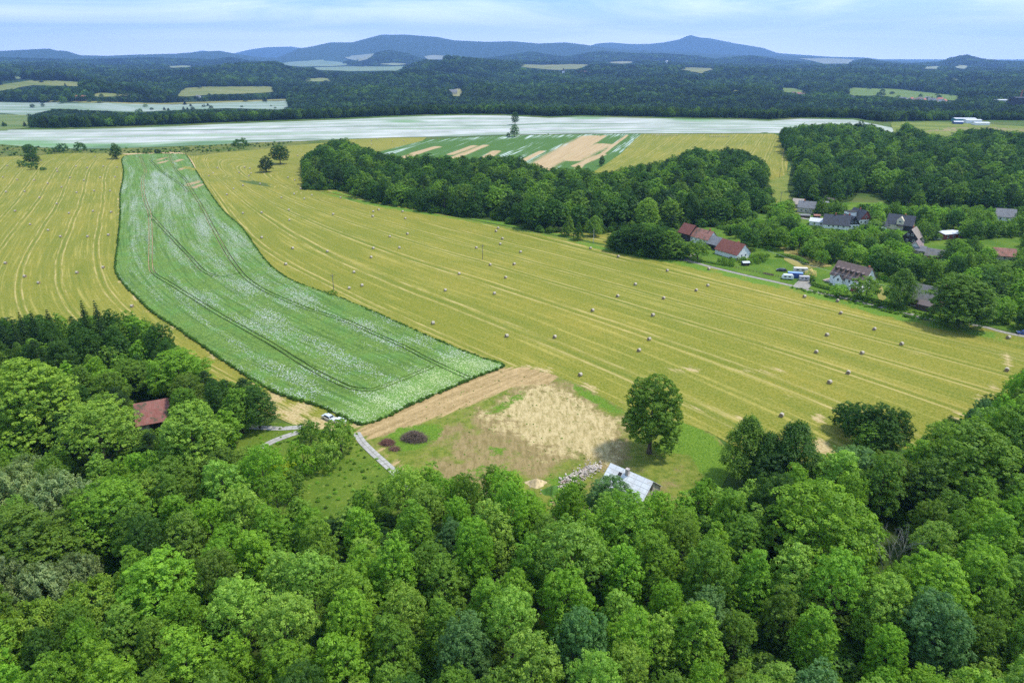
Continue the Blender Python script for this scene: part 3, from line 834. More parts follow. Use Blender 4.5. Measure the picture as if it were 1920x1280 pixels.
FAR = [
 ('meadow', [(-200,168),(0,160),(60,152),(105,152),(155,155),(150,163),(60,161),(0,172),(-200,182)], (0.20,0.26,0.06), (0.30,0.30,0.09)),
 ('poppy_field', [(-300,196),(0,192),(150,194),(320,196),(420,193),(540,188.5),(544,200),(520,206),(420,204),(330,207),(250,211),(150,206),(100,204),(62,216),(0,213),(-300,220)], (0.24,0.36,0.20), (0.48,0.54,0.48)),
 ('meadow', [(-100,232),(0,214),(55,216),(62,240),(30,243),(0,246),(-100,248)], (0.15,0.24,0.06), (0.26,0.30,0.09)),
 ('meadow', [(325,181),(345,166),(380,163.5),(510,163),(520,173),(450,177),(400,178),(350,182)], (0.22,0.27,0.07), (0.34,0.33,0.11)),
 ('meadow', [(90,190),(300,194),(420,190),(540,186),(540,189),(420,193),(310,197),(90,193)], (0.28,0.30,0.08), (0.38,0.34,0.12)),
 ('meadow', [(960,121),(1020,123),(1060,121.5),(1112,122),(1080,131),(1040,133),(985,128)], (0.24,0.27,0.08), (0.36,0.34,0.13)),
 ('meadow', [(1240,129),(1300,127.5),(1350,129.5),(1310,139),(1290,134)], (0.26,0.28,0.09), (0.36,0.34,0.12)),
 ('meadow', [(1448,165),(1490,166),(1522,175),(1505,178),(1470,173)], (0.18,0.27,0.06), (0.25,0.30,0.07)),
 ('meadow', [(1583,171),(1600,165),(1680,168),(1750,175),(1810,182),(1790,190),(1720,187),(1640,180),(1595,181)], (0.16,0.26,0.05), (0.24,0.31,0.07)),
 ('meadow', [(1660,231),(1700,229.5),(1760,229.5),(1850,234),(1925,238),(2200,242),(2200,275),(1950,275),(1880,262),(1790,250),(1740,262),(1700,262),(1680,250)], (0.20,0.27,0.05), (0.30,0.33,0.07)),
 ('stubble_field', [(1735,247),(1780,240),(1850,239),(1925,240.5),(2200,245),(2200,262),(1950,262),(1880,252),(1800,246)], (0.32,0.27,0.12), (0.42,0.34,0.17)),
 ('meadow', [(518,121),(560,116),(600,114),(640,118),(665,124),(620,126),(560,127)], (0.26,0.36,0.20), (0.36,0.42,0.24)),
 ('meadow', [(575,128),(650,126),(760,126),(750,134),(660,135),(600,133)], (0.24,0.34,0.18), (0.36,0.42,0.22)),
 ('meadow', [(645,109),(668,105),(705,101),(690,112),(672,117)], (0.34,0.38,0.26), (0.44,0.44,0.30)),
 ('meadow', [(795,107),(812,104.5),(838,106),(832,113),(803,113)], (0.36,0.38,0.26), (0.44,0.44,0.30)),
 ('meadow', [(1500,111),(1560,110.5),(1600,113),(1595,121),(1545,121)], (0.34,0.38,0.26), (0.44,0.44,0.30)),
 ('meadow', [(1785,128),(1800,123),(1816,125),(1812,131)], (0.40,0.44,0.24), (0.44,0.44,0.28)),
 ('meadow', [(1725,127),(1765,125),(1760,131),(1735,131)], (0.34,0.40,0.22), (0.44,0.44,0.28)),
 ('meadow', [(560,150),(600,147),(640,149),(620,154),(575,154)], (0.24,0.30,0.10), (0.32,0.34,0.12)),
 ('meadow', [(150,178),(200,175),(255,177),(240,181),(180,182)], (0.26,0.30,0.09), (0.36,0.34,0.12)),
 ('meadow', [(0,146),(50,142),(75,144),(40,149),(0,151)], (0.20,0.28,0.10), (0.32,0.34,0.12)),
 ('meadow', [(845,170),(862,166),(872,172),(858,182),(846,180)], (0.36,0.36,0.14), (0.44,0.40,0.18)),
 ('meadow', [(1360,168),(1385,166),(1400,169),(1375,172)], (0.24,0.30,0.08), (0.32,0.34,0.10)),
 ('meadow', [(1760,150),(1790,147),(1815,150),(1785,153)], (0.24,0.30,0.08), (0.32,0.34,0.10)),
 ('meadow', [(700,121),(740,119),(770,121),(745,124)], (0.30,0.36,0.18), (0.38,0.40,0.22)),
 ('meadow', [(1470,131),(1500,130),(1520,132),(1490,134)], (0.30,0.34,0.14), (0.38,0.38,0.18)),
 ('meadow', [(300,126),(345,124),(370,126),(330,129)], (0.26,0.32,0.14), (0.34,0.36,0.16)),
 ('stubble_field', [(1130,118),(1170,116),(1200,118),(1165,121)], (0.34,0.34,0.18), (0.42,0.40,0.22)),
]
_fm = {}
CLEAR_PX = []
for (nm, pp, a, b) in FAR:
    CLEAR_PX.append(pp)
    c = at(sum(p[0] for p in pp) / len(pp), sum(p[1] for p in pp) / len(pp))
    rr_ = math.hypot(c.x, c.y)
    poly = W(pp, 3)
    P_ = np.array(poly); A_ = abs(0.5 * np.sum(P_[:, 0] * np.roll(P_[:, 1], 1) - P_[:, 1] * np.roll(P_[:, 0], 1)))
    g = max(10, math.sqrt(A_ / 900))
    a, b = tuple(v * .66 for v in a), tuple(v * .74 for v in b)
    key = (a, b)
    if key not in _fm: _fm[key] = mat_far_field('far_' + nm, a, b, random.Random(len(_fm)).uniform(-.4, .4))
    sheet(nm, poly, g, max(0.5, (rr_ - 1500) * 0.0009), _fm[key], jit=g * 0.8, seed=len(CLEAR_PX))

# ------------------------------------------------------------------ plot in front of the wood
PL = W([(640,812),(690,795),(760,762),(860,722),(944,688),(990,688),(1040,703),(1100,728),(1172,768),(1260,785),(1340,815),(1380,860),(1330,960),(1150,1060),(980,1060),(880,980),(780,930),(700,850)], 4)
tan_p = W([(665,812),(700,786),(780,752),(860,718),(942,690),(995,690),(1050,705),(1030,722),(960,725),(900,755),(800,790),(720,820),(690,822)], 3)
straw_p = W([(905,775),(960,745),(1010,722),(1060,730),(1110,762),(1165,795),(1150,822),(1118,862),(1060,862),(1010,835),(960,800)], 3)
soil_p = W([(960,725),(1060,710),(1100,750),(1170,800),(1150,860),(1060,880),(960,880),(880,905),(800,895),(850,850),(820,830),(900,780)], 3)
soil_p2 = W([(700,826),(780,885),(800,910),(760,900),(690,830)], 3)
lush1 = [W(q, 3) for q in ([(715,825),(745,805),(800,795),(825,800),(830,815),(790,840),(745,848)], [(935,760),(980,735),(985,742),(930,775),(915,775)], [(1060,712),(1100,733),(1160,765),(1165,780),(1100,750)],
         [(880,880),(915,875),(925,880),(890,892)], [(1020,900),(1060,890),(1100,880),(1060,930)], [(1250,790),(1300,790),(1370,850),(1400,900),(1340,920),(1290,850),(1230,850)], [(915,838),(950,845),(930,855)])]
tr_e = W([(770,925),(830,890),(850,850),(900,800),(960,740),(1020,715)], 4, False, True)
def f_soft(poly, soft):
    return lambda X, Y: np.clip(0.5 - sdist(poly, X, Y) / (2 * soft), 0, 1)
def f_lush(X, Y):
    r_ = np.full(len(X), 0.02)
    for q in lush1: r_ = np.maximum(r_, np.clip(0.52 - sdist(q, X, Y) / 9, 0, 0.80))
    return r_
PLG = fit_field([W(q, 4, False) for q in ([(682,796),(770,760),(860,722),(944,688)], [(700,815),(800,775),(900,735),(990,700)], [(770,925),(830,885),(870,840),(960,745),(1030,712)], [(900,920),(1000,850),(1080,730)], [(1100,900),(1140,840),(1160,780)])], 3)
sheet('plot_ground', PL, 2.2, 0.12, mat_plot(), PLG, {'tan': lambda X, Y: np.maximum(f_soft(tan_p, 3)(X, Y), f_soft(soil_p2, 3)(X, Y) * .7),
      'straw': lambda X, Y: 0.95 * f_soft(straw_p, 8)(X, Y), 'soil': lambda X, Y: 0.30 + 0.5 * f_soft(soil_p, 9)(X, Y), 'lush': f_lush})
GP = W([(380,930),(440,850),(440,800),(500,790),(560,797),(640,812),(700,850),(780,930),(760,1000),(560,990),(430,1040),(360,1040)], 4)
sheet('grass', GP, 4, 0.10, mat_grass('grass_bank', (0.075, 0.145, 0.014), (0.155, 0.215, 0.028), (0.34, 0.36, 0.08), 0.45))
m_conc = None
def mat_slab():
    n = NT('concrete_slabs')
    st = n.uv('st'); sx = n.n('ShaderNodeSeparateXYZ'); n.l(st, sx.inputs[0])
    j1 = n.rng(n.math('PINGPONG', n.math('ADD', sx.outputs[1], 1000.0), 0.75), 0.0, 0.10, 1, 0)
    j2 = n.rng(n.math('ABSOLUTE', sx.outputs[0]), 0.0, 0.16, 1, 0)
    f = n.noise(n.pos(), 0.8, 6, 0.7)
    c = n.mix(n.rng(f, 0.3, 0.7), (0.30, 0.28, 0.25), (0.46, 0.44, 0.40))
    c = n.mix(n.math('MULTIPLY', n.math('MAXIMUM', j1, j2), 0.7), c, (0.12, 0.13, 0.06))
    n.pbr(c, 0.9, 0, n.bump(f, 0.3, 0.05)); return n.m
def ribbon(name, px, w, zoff, mat, thick=0.12, n=8):
    c = np.array(W(px, n, False, True))
    t = np.gradient(c, axis=0); t /= np.hypot(t[:, 0], t[:, 1])[:, None] + 1e-9
    N = np.stack([-t[:, 1], t[:, 0]], 1)
    L = np.concatenate([[0], np.cumsum(np.hypot(*np.diff(c, axis=0).T))])
    V, F, UV = [], [], []
    k = len(c)
    for q, m_, l_ in zip(c, N, L):
        for s_ in (-1, 1):
            p_ = q + m_ * s_ * w / 2; z = H1(*p_) + zoff
            V += [(p_[0], p_[1], z + thick), (p_[0], p_[1], z - 0.3)]; UV += [(s_ * w / 2, l_)] * 2
    for i in range(k - 1):
        a = 4 * i; b = a + 4
        F += [(a, a + 2, b + 2, b), (a + 1, a, b, b + 1), (a + 2, a + 3, b + 3, b + 2)]
    o = mesh_obj(name, V, F, mat)
    uv = o.data.uv_layers.new(name='st')
    for lp in o.data.loops: uv.data[lp.index].uv = UV[lp.vertex_index]
    bm = bmesh.new(); bm.from_mesh(o.data); bmesh.ops.recalc_face_normals(bm, faces=bm.faces)
    if sum(f.normal.z for f in bm.faces) < 0: bmesh.ops.reverse_faces(bm, faces=bm.faces)
    bm.to_mesh(o.data); bm.free()
    tag(o, kind='structure'); return o
m_slab = mat_slab()
ribbon('path', [(668,812),(680,830),(700,850),(720,868),(740,886),(758,902),(775,925),(790,950)], 2.2, 0.14, m_slab)
ribbon('path', [(470,801),(500,803),(530,804),(568,801)], 2.2, 0.12, m_slab)
ribbon('path', [(490,840),(510,829),(535,819),(560,811)], 2.2, 0.12, m_slab)
def mat_road(name, a, b):
    n = NT(name); f = n.noise(n.pos(), 0.7, 6, 0.7)
    n.pbr(n.mix(n.rng(f, 0.3, 0.7), a, b), 0.9, 0, n.bump(f, 0.3, 0.05)); return n.m
m_road = mat_road('worn_asphalt', (0.20, 0.185, 0.15), (0.36, 0.33, 0.28))
ribbon('road', [(1230,478),(1262,485),(1290,489),(1330,500),(1400,517),(1480,535),(1530,548),(1580,558),(1640,573),(1700,587),(1745,600),(1790,604),(1840,612),(1890,625),(1960,638),(2100,665)], 2.5, 0.12, m_road, 0.03)
ribbon('driveway', [(1282,489),(1288,482),(1300,477)], 3.5, 0.22, m_road, 0.04, 5)
ribbon('driveway', [(1500,541),(1508,532),(1516,527)], 7.0, 0.22, m_road, 0.04, 5)
ribbon('lane', [(1712,438),(1724,445),(1727,455),(1720,464),(1700,480)], 3.2, 0.3, m_road, 0.04, 6)
ribbon('lane', [(1490,406),(1515,412),(1540,411),(1560,408),(1600,402)], 3.2, 0.3, m_road, 0.04, 6)
VG = W([(1290,400),(1400,395),(1480,375),(1560,380),(1640,380),(1860,385),(2100,395),(2100,662),(1960,636),(1840,610),(1745,598),(1640,572),(1580,557),(1480,533),(1400,515),(1330,498),(1270,484),(1275,440)], 4)
sheet('lawn', VG, 8, ZO(0.10), mat_grass('village_lawn', (0.062, 0.145, 0.014), (0.145, 0.225, 0.028), (0.30, 0.31, 0.07), 0.45))
for pp in ([(1470,470),(1530,478),(1560,500),(1500,505),(1470,488)], [(1652,535),(1662,560),(1650,567),(1642,548)], [(1455,462),(1500,467),(1540,478),(1535,486),(1480,476)]):
    sheet('dry_grass', W(pp, 3), 4, ZO(0.2), mat_grass('dry_grass', (0.26, 0.24, 0.06), (0.38, 0.31, 0.11), (0.40, 0.36, 0.14), 0.4))
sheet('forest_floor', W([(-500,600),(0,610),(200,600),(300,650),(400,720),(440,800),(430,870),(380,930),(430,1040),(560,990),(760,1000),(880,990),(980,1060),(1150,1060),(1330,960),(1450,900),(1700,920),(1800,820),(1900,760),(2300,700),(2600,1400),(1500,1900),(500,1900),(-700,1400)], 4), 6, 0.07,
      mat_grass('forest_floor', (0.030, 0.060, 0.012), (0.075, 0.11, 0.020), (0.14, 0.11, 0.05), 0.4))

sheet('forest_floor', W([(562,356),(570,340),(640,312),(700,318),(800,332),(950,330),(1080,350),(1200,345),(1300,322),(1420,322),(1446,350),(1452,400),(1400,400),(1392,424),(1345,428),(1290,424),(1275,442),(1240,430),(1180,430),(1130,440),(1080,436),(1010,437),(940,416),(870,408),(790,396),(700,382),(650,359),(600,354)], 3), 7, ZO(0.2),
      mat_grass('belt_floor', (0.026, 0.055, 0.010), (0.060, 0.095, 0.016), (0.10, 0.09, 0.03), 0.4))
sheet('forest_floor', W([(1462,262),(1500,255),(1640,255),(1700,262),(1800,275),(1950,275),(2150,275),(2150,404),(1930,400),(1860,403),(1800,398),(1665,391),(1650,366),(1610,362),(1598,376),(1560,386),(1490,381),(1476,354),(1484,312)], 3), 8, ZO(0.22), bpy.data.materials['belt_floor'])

# ================================================================== VEGETATION
def mat_leaf(name, inst=False):
    n = NT(name)
    if inst:
        ca = n.n('ShaderNodeAttribute', attribute_name='tint', attribute_type='INSTANCER').outputs['Color']
    else:
        ca = n.n('ShaderNodeObjectInfo').outputs['Color']
    rnd = n.attr('rnd')
    c = n.mix(n.rng(rnd, 0, 1, 0, 1, False), n.mix(1.0, ca, (0.55, 0.66, 0.60), 'MULTIPLY'), n.mix(1.0, ca, (1.50, 1.34, 1.20), 'MULTIPLY'))
    d = n.n('ShaderNodeBsdfDiffuse'); n.l(c, d.inputs[0])
    tr = n.n('ShaderNodeBsdfTranslucent'); n.l(n.mix(1.0, c, (1.5, 1.55, 0.7), 'MULTIPLY'), tr.inputs[0])
    gl_ = n.n('ShaderNodeBsdfGlossy', i_Roughness=0.5); gl_.inputs[0].default_value = (0.9, 0.95, 1, 1)
    m1 = n.n('ShaderNodeMixShader', i_0=0.38); n.l(d.outputs[0], m1.inputs[1]); n.l(tr.outputs[0], m1.inputs[2])
    m2 = n.n('ShaderNodeMixShader', i_0=0.012); n.l(m1.outputs[0], m2.inputs[1]); n.l(gl_.outputs[0], m2.inputs[2])
    n.l(m2.outputs[0], n.out.inputs['Surface'])
    return n.m
def mat_bark(name, a, b, sc=3.0):
    n = NT(name); o = n.obj()
    f = n.noise(n.scale(o, (1, 1, 0.25)), sc, 5, 0.7)
    n.pbr(n.mix(n.rng(f, 0.35, 0.6), a, b), 0.9, 0, n.bump(f, 0.6, 0.1), 0.1)
    return n.m
M_LEAF = mat_leaf('foliage'); M_LEAF_I = mat_leaf('foliage_mass', True)
M_BARK = mat_bark('bark', (0.035, 0.026, 0.018), (0.13, 0.105, 0.08))
M_BIRCH = mat_bark('birch_bark', (0.10, 0.09, 0.08), (0.62, 0.60, 0.55), 1.6)

def leaf_mesh(name, P, N, size, rs, mat, asp=0.62, updir=None):
    k = len(P)
    N = N / (np.linalg.norm(N, axis=1, keepdims=True) + 1e-9)
    A = rs.normal(size=(k, 3))
    if updir is not None: A = A * 0.35 + updir
    U = A - (A * N).sum(1, keepdims=True) * N
    U /= np.linalg.norm(U, axis=1, keepdims=True) + 1e-9
    Vv = np.cross(N, U)
    s = size * rs.uniform(0.7, 1.3, (k, 1))
    bend = N * s * rs.uniform(-0.25, 0.1, (k, 1))
    V = np.stack([P + U * s * 0.6, P + Vv * s * asp * 0.5 + bend, P - U * s * 0.5, P - Vv * s * asp * 0.5 + bend], 1).reshape(-1, 3)
    me = bpy.data.meshes.new(name)
    me.vertices.add(4 * k); me.vertices.foreach_set('co', V.astype(np.float32).ravel())
    me.loops.add(4 * k); me.loops.foreach_set('vertex_index', np.arange(4 * k, dtype=np.int32))
    me.polygons.add(k); me.polygons.foreach_set('loop_start', np.arange(0, 4 * k, 4, dtype=np.int32))
    me.update(calc_edges=True)
    a = me.attributes.new('rnd', 'FLOAT', 'FACE')
    me.materials.append(mat)
    return me, a

def tufts_to_leaves(TP, TN, TR, m, rs, up=0.35, spread=0.75, flat=0.7, shell=True):
    k = len(TP)
    D = rs.normal(size=(k, m, 3)); D /= np.linalg.norm(D, axis=2, keepdims=True)
    D = D + TN[:, None, :] * 0.55
    D /= np.linalg.norm(D, axis=2, keepdims=True)
    rad = rs.uniform(0.55, 1.05, (k, m, 1)) * TR[:, None, None]
    off = D * rad; off[:, :, 2] *= flat
    P = (TP[:, None, :] + off).reshape(-1, 3)
    Nn = D * spread + TN[:, None, :] * 0.35 + np.array([0, 0, up]) + rs.normal(size=(k, m, 3)) * 0.38
    trnd = np.repeat(rs.uniform(0, 1, k), m)
    return P, Nn.reshape(-1, 3), trnd

def lobes_for(kind, rs):
    """list of (centre, radii) in metres for a crown of about unit proportions; returns also height, half width"""
    L = []
    if kind in ('broad', 'ash', 'linden', 'oval', 'apple'):
        Hh, Wd, z0, nl, lr = {'broad': (18, 5.2, 1.6, 40, (1.0, 2.2)), 'ash': (20, 5.4, 7.0, 28, (1.0, 2.1)), 'linden': (23, 6.4, 1.4, 52, (1.3, 2.4)),
                              'oval': (19, 4.2, 1.0, 38, (.95, 1.9)), 'apple': (7, 3.3, .9, 13, (.9, 1.45))}[kind]
        cz = (Hh + z0) / 2; rz = (Hh - z0) / 2
        L.append(((0, 0, cz - rz * .12), (Wd * .62, Wd * .62, rz * .72)))
        golden = math.pi * (3 - math.sqrt(5)); ph = rs.uniform(0, 6)
        for i in range(nl):
            u = 1 - (1.86 if kind != 'ash' else 1.6) * (i + .5) / nl            # from the top down past the equator
            st = math.sqrt(max(0, 1 - u * u)); a = ph + golden * i + rs.normal() * .25
            r = rs.uniform(*lr)
            q = rs.uniform(.78, 1.16)
            egg = (1.0 if u < 0.2 else 1 - 0.25 * (u - .2)) * (1 if u > -.3 else 1.12)
            if kind == 'oval' and u > 0: egg = 1 - .42 * u; r *= 1 - .3 * u
            L.append(((st * math.cos(a) * (Wd - r * .72) * q * egg, st * math.sin(a) * (Wd - r * .72) * q * egg, cz + u * (rz - r * .62) * q), (r, r, r * rs.uniform(.72, .95))))
        return L, Hh, Wd
    if kind == 'cone':
        for i in range(20):
            f = (i + .5) / 20; z = 2.2 + 13 * f; w = 3.6 * (1 - f) ** .8
            a = i * 2.4; r = 0.8 + 1.5 * (1 - f)
            L.append(((w * .55 * math.cos(a), w * .55 * math.sin(a), z), (r, r, r)))
        return L, 16, 3.8
    if kind == 'shrub':
        L.append(((0, 0, 1.0), (1.5, 1.5, 1.2)))
        for i in range(8):
            a = i * 2.4 + rs.uniform(0, 1); q = rs.uniform(.6, 1.5)
            r = rs.uniform(.7, 1.15)
            L.append(((q * math.cos(a), q * math.sin(a), rs.uniform(.5, 1.9)), (r, r, r)))
        return L, 3.2, 2.5

def make_crown(name, kind, seed, leaf=0.34, dens=1.0, inst=False):
    rs = np.random.RandomState(seed)
    mat = M_LEAF_I if inst else M_LEAF
    if kind in ('broad', 'ash', 'linden', 'oval', 'apple', 'cone', 'shrub'):
        L, Hh, Wd = lobes_for(kind, rs)
        TP, TN, TR = [], [], []
        tr = {'shrub': .45, 'apple': .42}.get(kind, .52)
        for (c, r) in L:
            c = np.array(c); r = np.array(r)
            k = int(4 * math.pi * (r.prod() ** (2 / 3)) * 0.55 / (tr * tr) * 0.46 * (dens if not inst else 1))
            if inst: k = max(4, int(k * .35))
            D = rs.normal(size=(k * 2, 3)); D /= np.linalg.norm(D, axis=1, keepdims=True)
            D = D[D[:, 2] > -0.55][:k]
            q = c + D * r * rs.uniform(.72, 1.28, (len(D), 1))
            ok = np.ones(len(D), bool)
            for (c2, r2) in L:
                if c2 is c: continue
                w = ((q - np.array(c2)) / np.array(r2)); ok &= ~((w ** 2).sum(1) < 0.52)
            TP.append(q[ok]); TN.append((D / r * r.mean())[ok]); TR.append(rs.uniform(.55, 1.35, ok.sum()) * tr)
        TP = np.concatenate(TP); TN = np.concatenate(TN); TR = np.concatenate(TR)
        m = int({'ash': 20, 'shrub': 24, 'apple': 26}.get(kind, 25) * (1 if not inst else .30))
        P, Nn, tr_ = tufts_to_leaves(TP, TN, TR * (1.35 if inst else 1), m, rs, up=0.30)
        size = leaf * (2.4 if inst else 1)
        me, a = leaf_mesh(name, P, Nn, size, rs, mat)
    elif kind in ('birch', 'willow'):
        Hh, Wd = (18, 3.6) if kind == 'birch' else (15, 4.8)
        k = 420 if kind == 'birch' else 420
        f = rs.uniform(0, 1, k) ** .8; a_ = rs.uniform(0, 2 * math.pi, k)
        prof = np.sin(np.clip(f * .86 + .12, 0, 1) * math.pi) ** .65 * (1.1 - .35 * f)
        if kind == 'willow': prof = np.sin(np.clip(f * .8 + .14, 0, 1) * math.pi) ** .5
        lump = 1 + .22 * np.sin(a_ * 3 + seed + f * 6) + .16 * np.sin(a_ * 5 + f * 13)
        rad = Wd * prof * lump * rs.uniform(.45, 1.05, k)
        z = (3.2 if kind == 'birch' else 2.0) + f * (Hh - 3.6)
        TP = np.stack([rad * np.cos(a_), rad * np.sin(a_), z], 1)
        TN = np.stack([np.cos(a_), np.sin(a_), .5 + f], 1)
        TN /= np.linalg.norm(TN, axis=1, keepdims=True)
        m = 34 if not inst else 9
        t = rs.uniform(0, 1, (k, m, 1))
        if kind == 'birch':
            D = np.stack([TN[:, 0] * .5, TN[:, 1] * .5, -1.6 * np.ones(k)], 1)[:, None, :] * t * 1.25 + rs.normal(size=(k, m, 3)) * .22
            upd = np.array([0, 0, 1.0])
        else:
            D = np.stack([TN[:, 0] * .7, TN[:, 1] * .7, 1.3 * np.ones(k)], 1)[:, None, :] * t * 1.25 + rs.normal(size=(k, m, 3)) * .20
            upd = np.array([0, 0, 1.0])
        P = (TP[:, None, :] + D).reshape(-1, 3)
        Nn = (TN[:, None, :] * .9 + rs.normal(size=(k, m, 3)) * .5).reshape(-1, 3)
        tr_ = np.repeat(rs.uniform(0, 1, k), m)
        me, a = leaf_mesh(name, P, Nn, (leaf if not inst else leaf * 2.3) * 1.15, rs, mat, .42, upd)
    elif kind in ('spruce', 'pine'):
        P, Nn, U = [], [], []
        if kind == 'spruce':
            Hh, Wd = 20, 3.6; z = 2.5
            while z < Hh - .2:
                f = (z - 2.5) / (Hh - 2.5); w = Wd * (1 - f) ** .85 + .12
                nb = 8 if f < .8 else 5
                for b in range(nb):
                    a_ = 2 * math.pi * b / nb + rs.uniform(-.35, .35) + z
                    ww = w * rs.uniform(.8, 1.12)
                    k = int((18 + 60 * (ww / Wd)) * (1 if not inst else .22))
                    t = rs.uniform(.12, 1, k)
                    side = rs.normal(size=k) * .26 * (1.15 - t) * ww * .55
                    x = t * ww; zz = z - .30 * t * ww + .14 * (t * ww) ** 1.6 * .35 - np.abs(side) * .25 + rs.normal(size=k) * .07
                    P.append(np.stack([x * math.cos(a_) - side * math.sin(a_), x * math.sin(a_) + side * math.cos(a_), zz], 1))
                    Nn.append(np.tile([math.cos(a_) * .45, math.sin(a_) * .45, 1.0], (k, 1)) + rs.normal(size=(k, 3)) * .35)
                z += .62 + .25 * rs.uniform()
        else:
            Hh, Wd = 20, 3.6
            for i in range(26):
                f = i / 26; a_ = i * 2.4 + rs.uniform(-.4, .4); z = 9.5 + 10 * f + rs.normal() * .3
                q = Wd * math.sin(min(1, f * .75 + .28) * math.pi) ** .6 * rs.uniform(.35, .9)
                k = int(260 * (1 if not inst else .12)); r = rs.uniform(.9, 1.5)
                D = rs.normal(size=(k, 3)); D /= np.linalg.norm(D, axis=1, keepdims=True)
                P.append(np.array([q * math.cos(a_), q * math.sin(a_), z]) + D * np.array([r, r, r * .52]) * rs.uniform(.6, 1.05, (k, 1)))
                Nn.append(D * .7 + np.array([0, 0, .45]) + rs.normal(size=(k, 3)) * .4)
        P = np.concatenate(P); Nn = np.concatenate(Nn); tr_ = rs.uniform(0, 1, len(P))
        me, a = leaf_mesh(name, P, Nn, (leaf if not inst else leaf * 2.6) * .95, rs, mat, .5)
    a.data.foreach_set('value', np.clip(tr_ * .70 + rs.uniform(0, .30, len(tr_)), 0, 1).astype(np.float32))
    return me, Hh, Wd

def make_trunk(name, kind, seed, Hh, Wd):
    rs = np.random.RandomState(seed + 77)
    mb = MB()
    r0 = {'shrub': .10, 'apple': .2, 'birch': .22, 'linden': .55, 'spruce': .26, 'pine': .26, 'willow': .3}.get(kind, .34)
    top = Hh * (.95 if kind in ('spruce', 'birch', 'pine', 'cone') else .72)
    pts = []; k = 7
    for i in range(k + 1):
        t = i / k
        pts.append(Vector((rs.normal() * .12 * t * Hh / 18, rs.normal() * .12 * t * Hh / 18, -0.4 + (top + .4) * t)))
    for i in range(k):
        mb.tube(pts[i], pts[i + 1], r0 * (1 - .82 * i / k) * (1.35 if i == 0 else 1), r0 * (1 - .82 * (i + 1) / k), 8, cap=False)
    if kind not in ('spruce', 'shrub'):
        nl = 15 if kind != 'apple' else 7
        for i in range(nl):
            t = .30 + .62 * i / nl
            if kind in ('pine',): t = .5 + .45 * i / nl
            p = pts[0].lerp(pts[-1], t); a = i * 2.4 + rs.uniform(-.4, .4)
            q = Wd * rs.uniform(.5, .82) * (1.05 - .35 * t)
            e1 = p + Vector((math.cos(a) * q * .5, math.sin(a) * q * .5, q * .45))
            e2 = p + Vector((math.cos(a + .2) * q, math.sin(a + .2) * q, q * .75))
            r = r0 * .42 * (1.1 - t)
            mb.tube(p, e1, r, r * .7, 5, False); mb.tube(e1, e2, r * .7, r * .25, 5, False)
            e3 = e1 + Vector((math.cos(a - .7) * q * .5, math.sin(a - .7) * q * .5, q * .5)); mb.tube(e1, e3, r * .5, r * .2, 4, False)
    o = mb.build(name, M_BIRCH if kind == 'birch' else M_BARK, smooth=True)
    me = o.data; bpy.data.objects.remove(o)
    return me

PROTO = {}
def protos(kind, nvar, leaf, dens=1.0):
    PROTO[kind] = []
    for i in range(nvar):
        cm, Hh, Wd = make_crown(f'crown_{kind}_{i}', kind, 11 + 37 * i + len(kind), leaf, dens)
        tm = make_trunk(f'trunk_{kind}_{i}', kind, 5 + i, Hh, Wd)
        PROTO[kind].append((cm, tm, Hh, Wd))
protos('broad', 6, 0.31, 1.15); protos('ash', 3, 0.32, .9); protos('oval', 3, 0.31, 1.15); protos('linden', 2, 0.36, 1.25); protos('apple', 2, 0.26)
protos('cone', 2, 0.34); protos('birch', 2, 0.34); protos('willow', 2, 0.42); protos('spruce', 2, 0.36); protos('pine', 2, 0.32); protos('shrub', 3, 0.24)
NAMES = {'broad': ('broadleaf_tree', 'tree'), 'ash': ('broadleaf_tree', 'tree'), 'oval': ('broadleaf_tree', 'tree'), 'linden': ('linden_tree', 'tree'), 'apple': ('orchard_tree', 'tree'),
         'cone': ('conical_tree', 'tree'), 'birch': ('birch_tree', 'birch'), 'willow': ('willow_tree', 'willow'), 'spruce': ('spruce_tree', 'spruce'), 'pine': ('pine_tree', 'pine'), 'shrub': ('shrub', 'bush')}
# green albedos by look
TINT = {'yellow': (0.235, 0.370, 0.045), 'lime': (0.315, 0.425, 0.020), 'bright': (0.190, 0.365, 0.030), 'fresh': (0.232, 0.390, 0.055), 'mid': (0.150, 0.275, 0.030), 'olive': (0.135, 0.235, 0.030),
        'dark': (0.063, 0.147, 0.020), 'deep': (0.040, 0.094, 0.020), 'grey': (0.252, 0.342, 0.140), 'blue': (0.120, 0.245, 0.075), 'purple': (0.044, 0.014, 0.022)}
TWORD = {'yellow': 'yellow-green flowering', 'lime': 'lime yellow', 'bright': 'bright green', 'fresh': 'light green', 'mid': 'mid green', 'olive': 'olive green', 'dark': 'dark green',
         'deep': 'blackish green', 'grey': 'silvery grey-green', 'blue': 'bluish green', 'purple': 'purple-leaved'}
rnd = random.Random(7)
ALLT = []      # (kind, x, y, h, w, tint, label, group, forced)
def add_tree(kind, x, y, h, w, tint, label=None, group=None, forced=False, var=None):
    ALLT.append(dict(kind=kind, x=x, y=y, h=h, w=w, tint=tint, label=label, group=group, forced=forced, var=var, rot=rnd.uniform(0, 6.28)))
def tree_px(kind, cx, ytop, ybase, wpx, tint, label, group=None, var=None):
    b = at(cx, ybase); rng_ = math.hypot(b.x, b.y)
    d = ray(cx, ytop); hz = CAM_H + d[2] / math.hypot(d[0], d[1]) * rng_ - b.z
    # the near and far side of a crown reach past the vertical extent: shrink slightly
    dep = math.atan2(CAM_H, rng_)
    depth = CAM_H / math.sin(dep)
    f = b.y * math.cos(PITCH) + CAM_H * math.sin(PITCH)
    w = wpx / 1280.0 * f
    h = max(1.2, hz - 0.10 * w * math.tan(dep))
    add_tree(kind, b.x, b.y, h, w, tint, label, group, True, var)

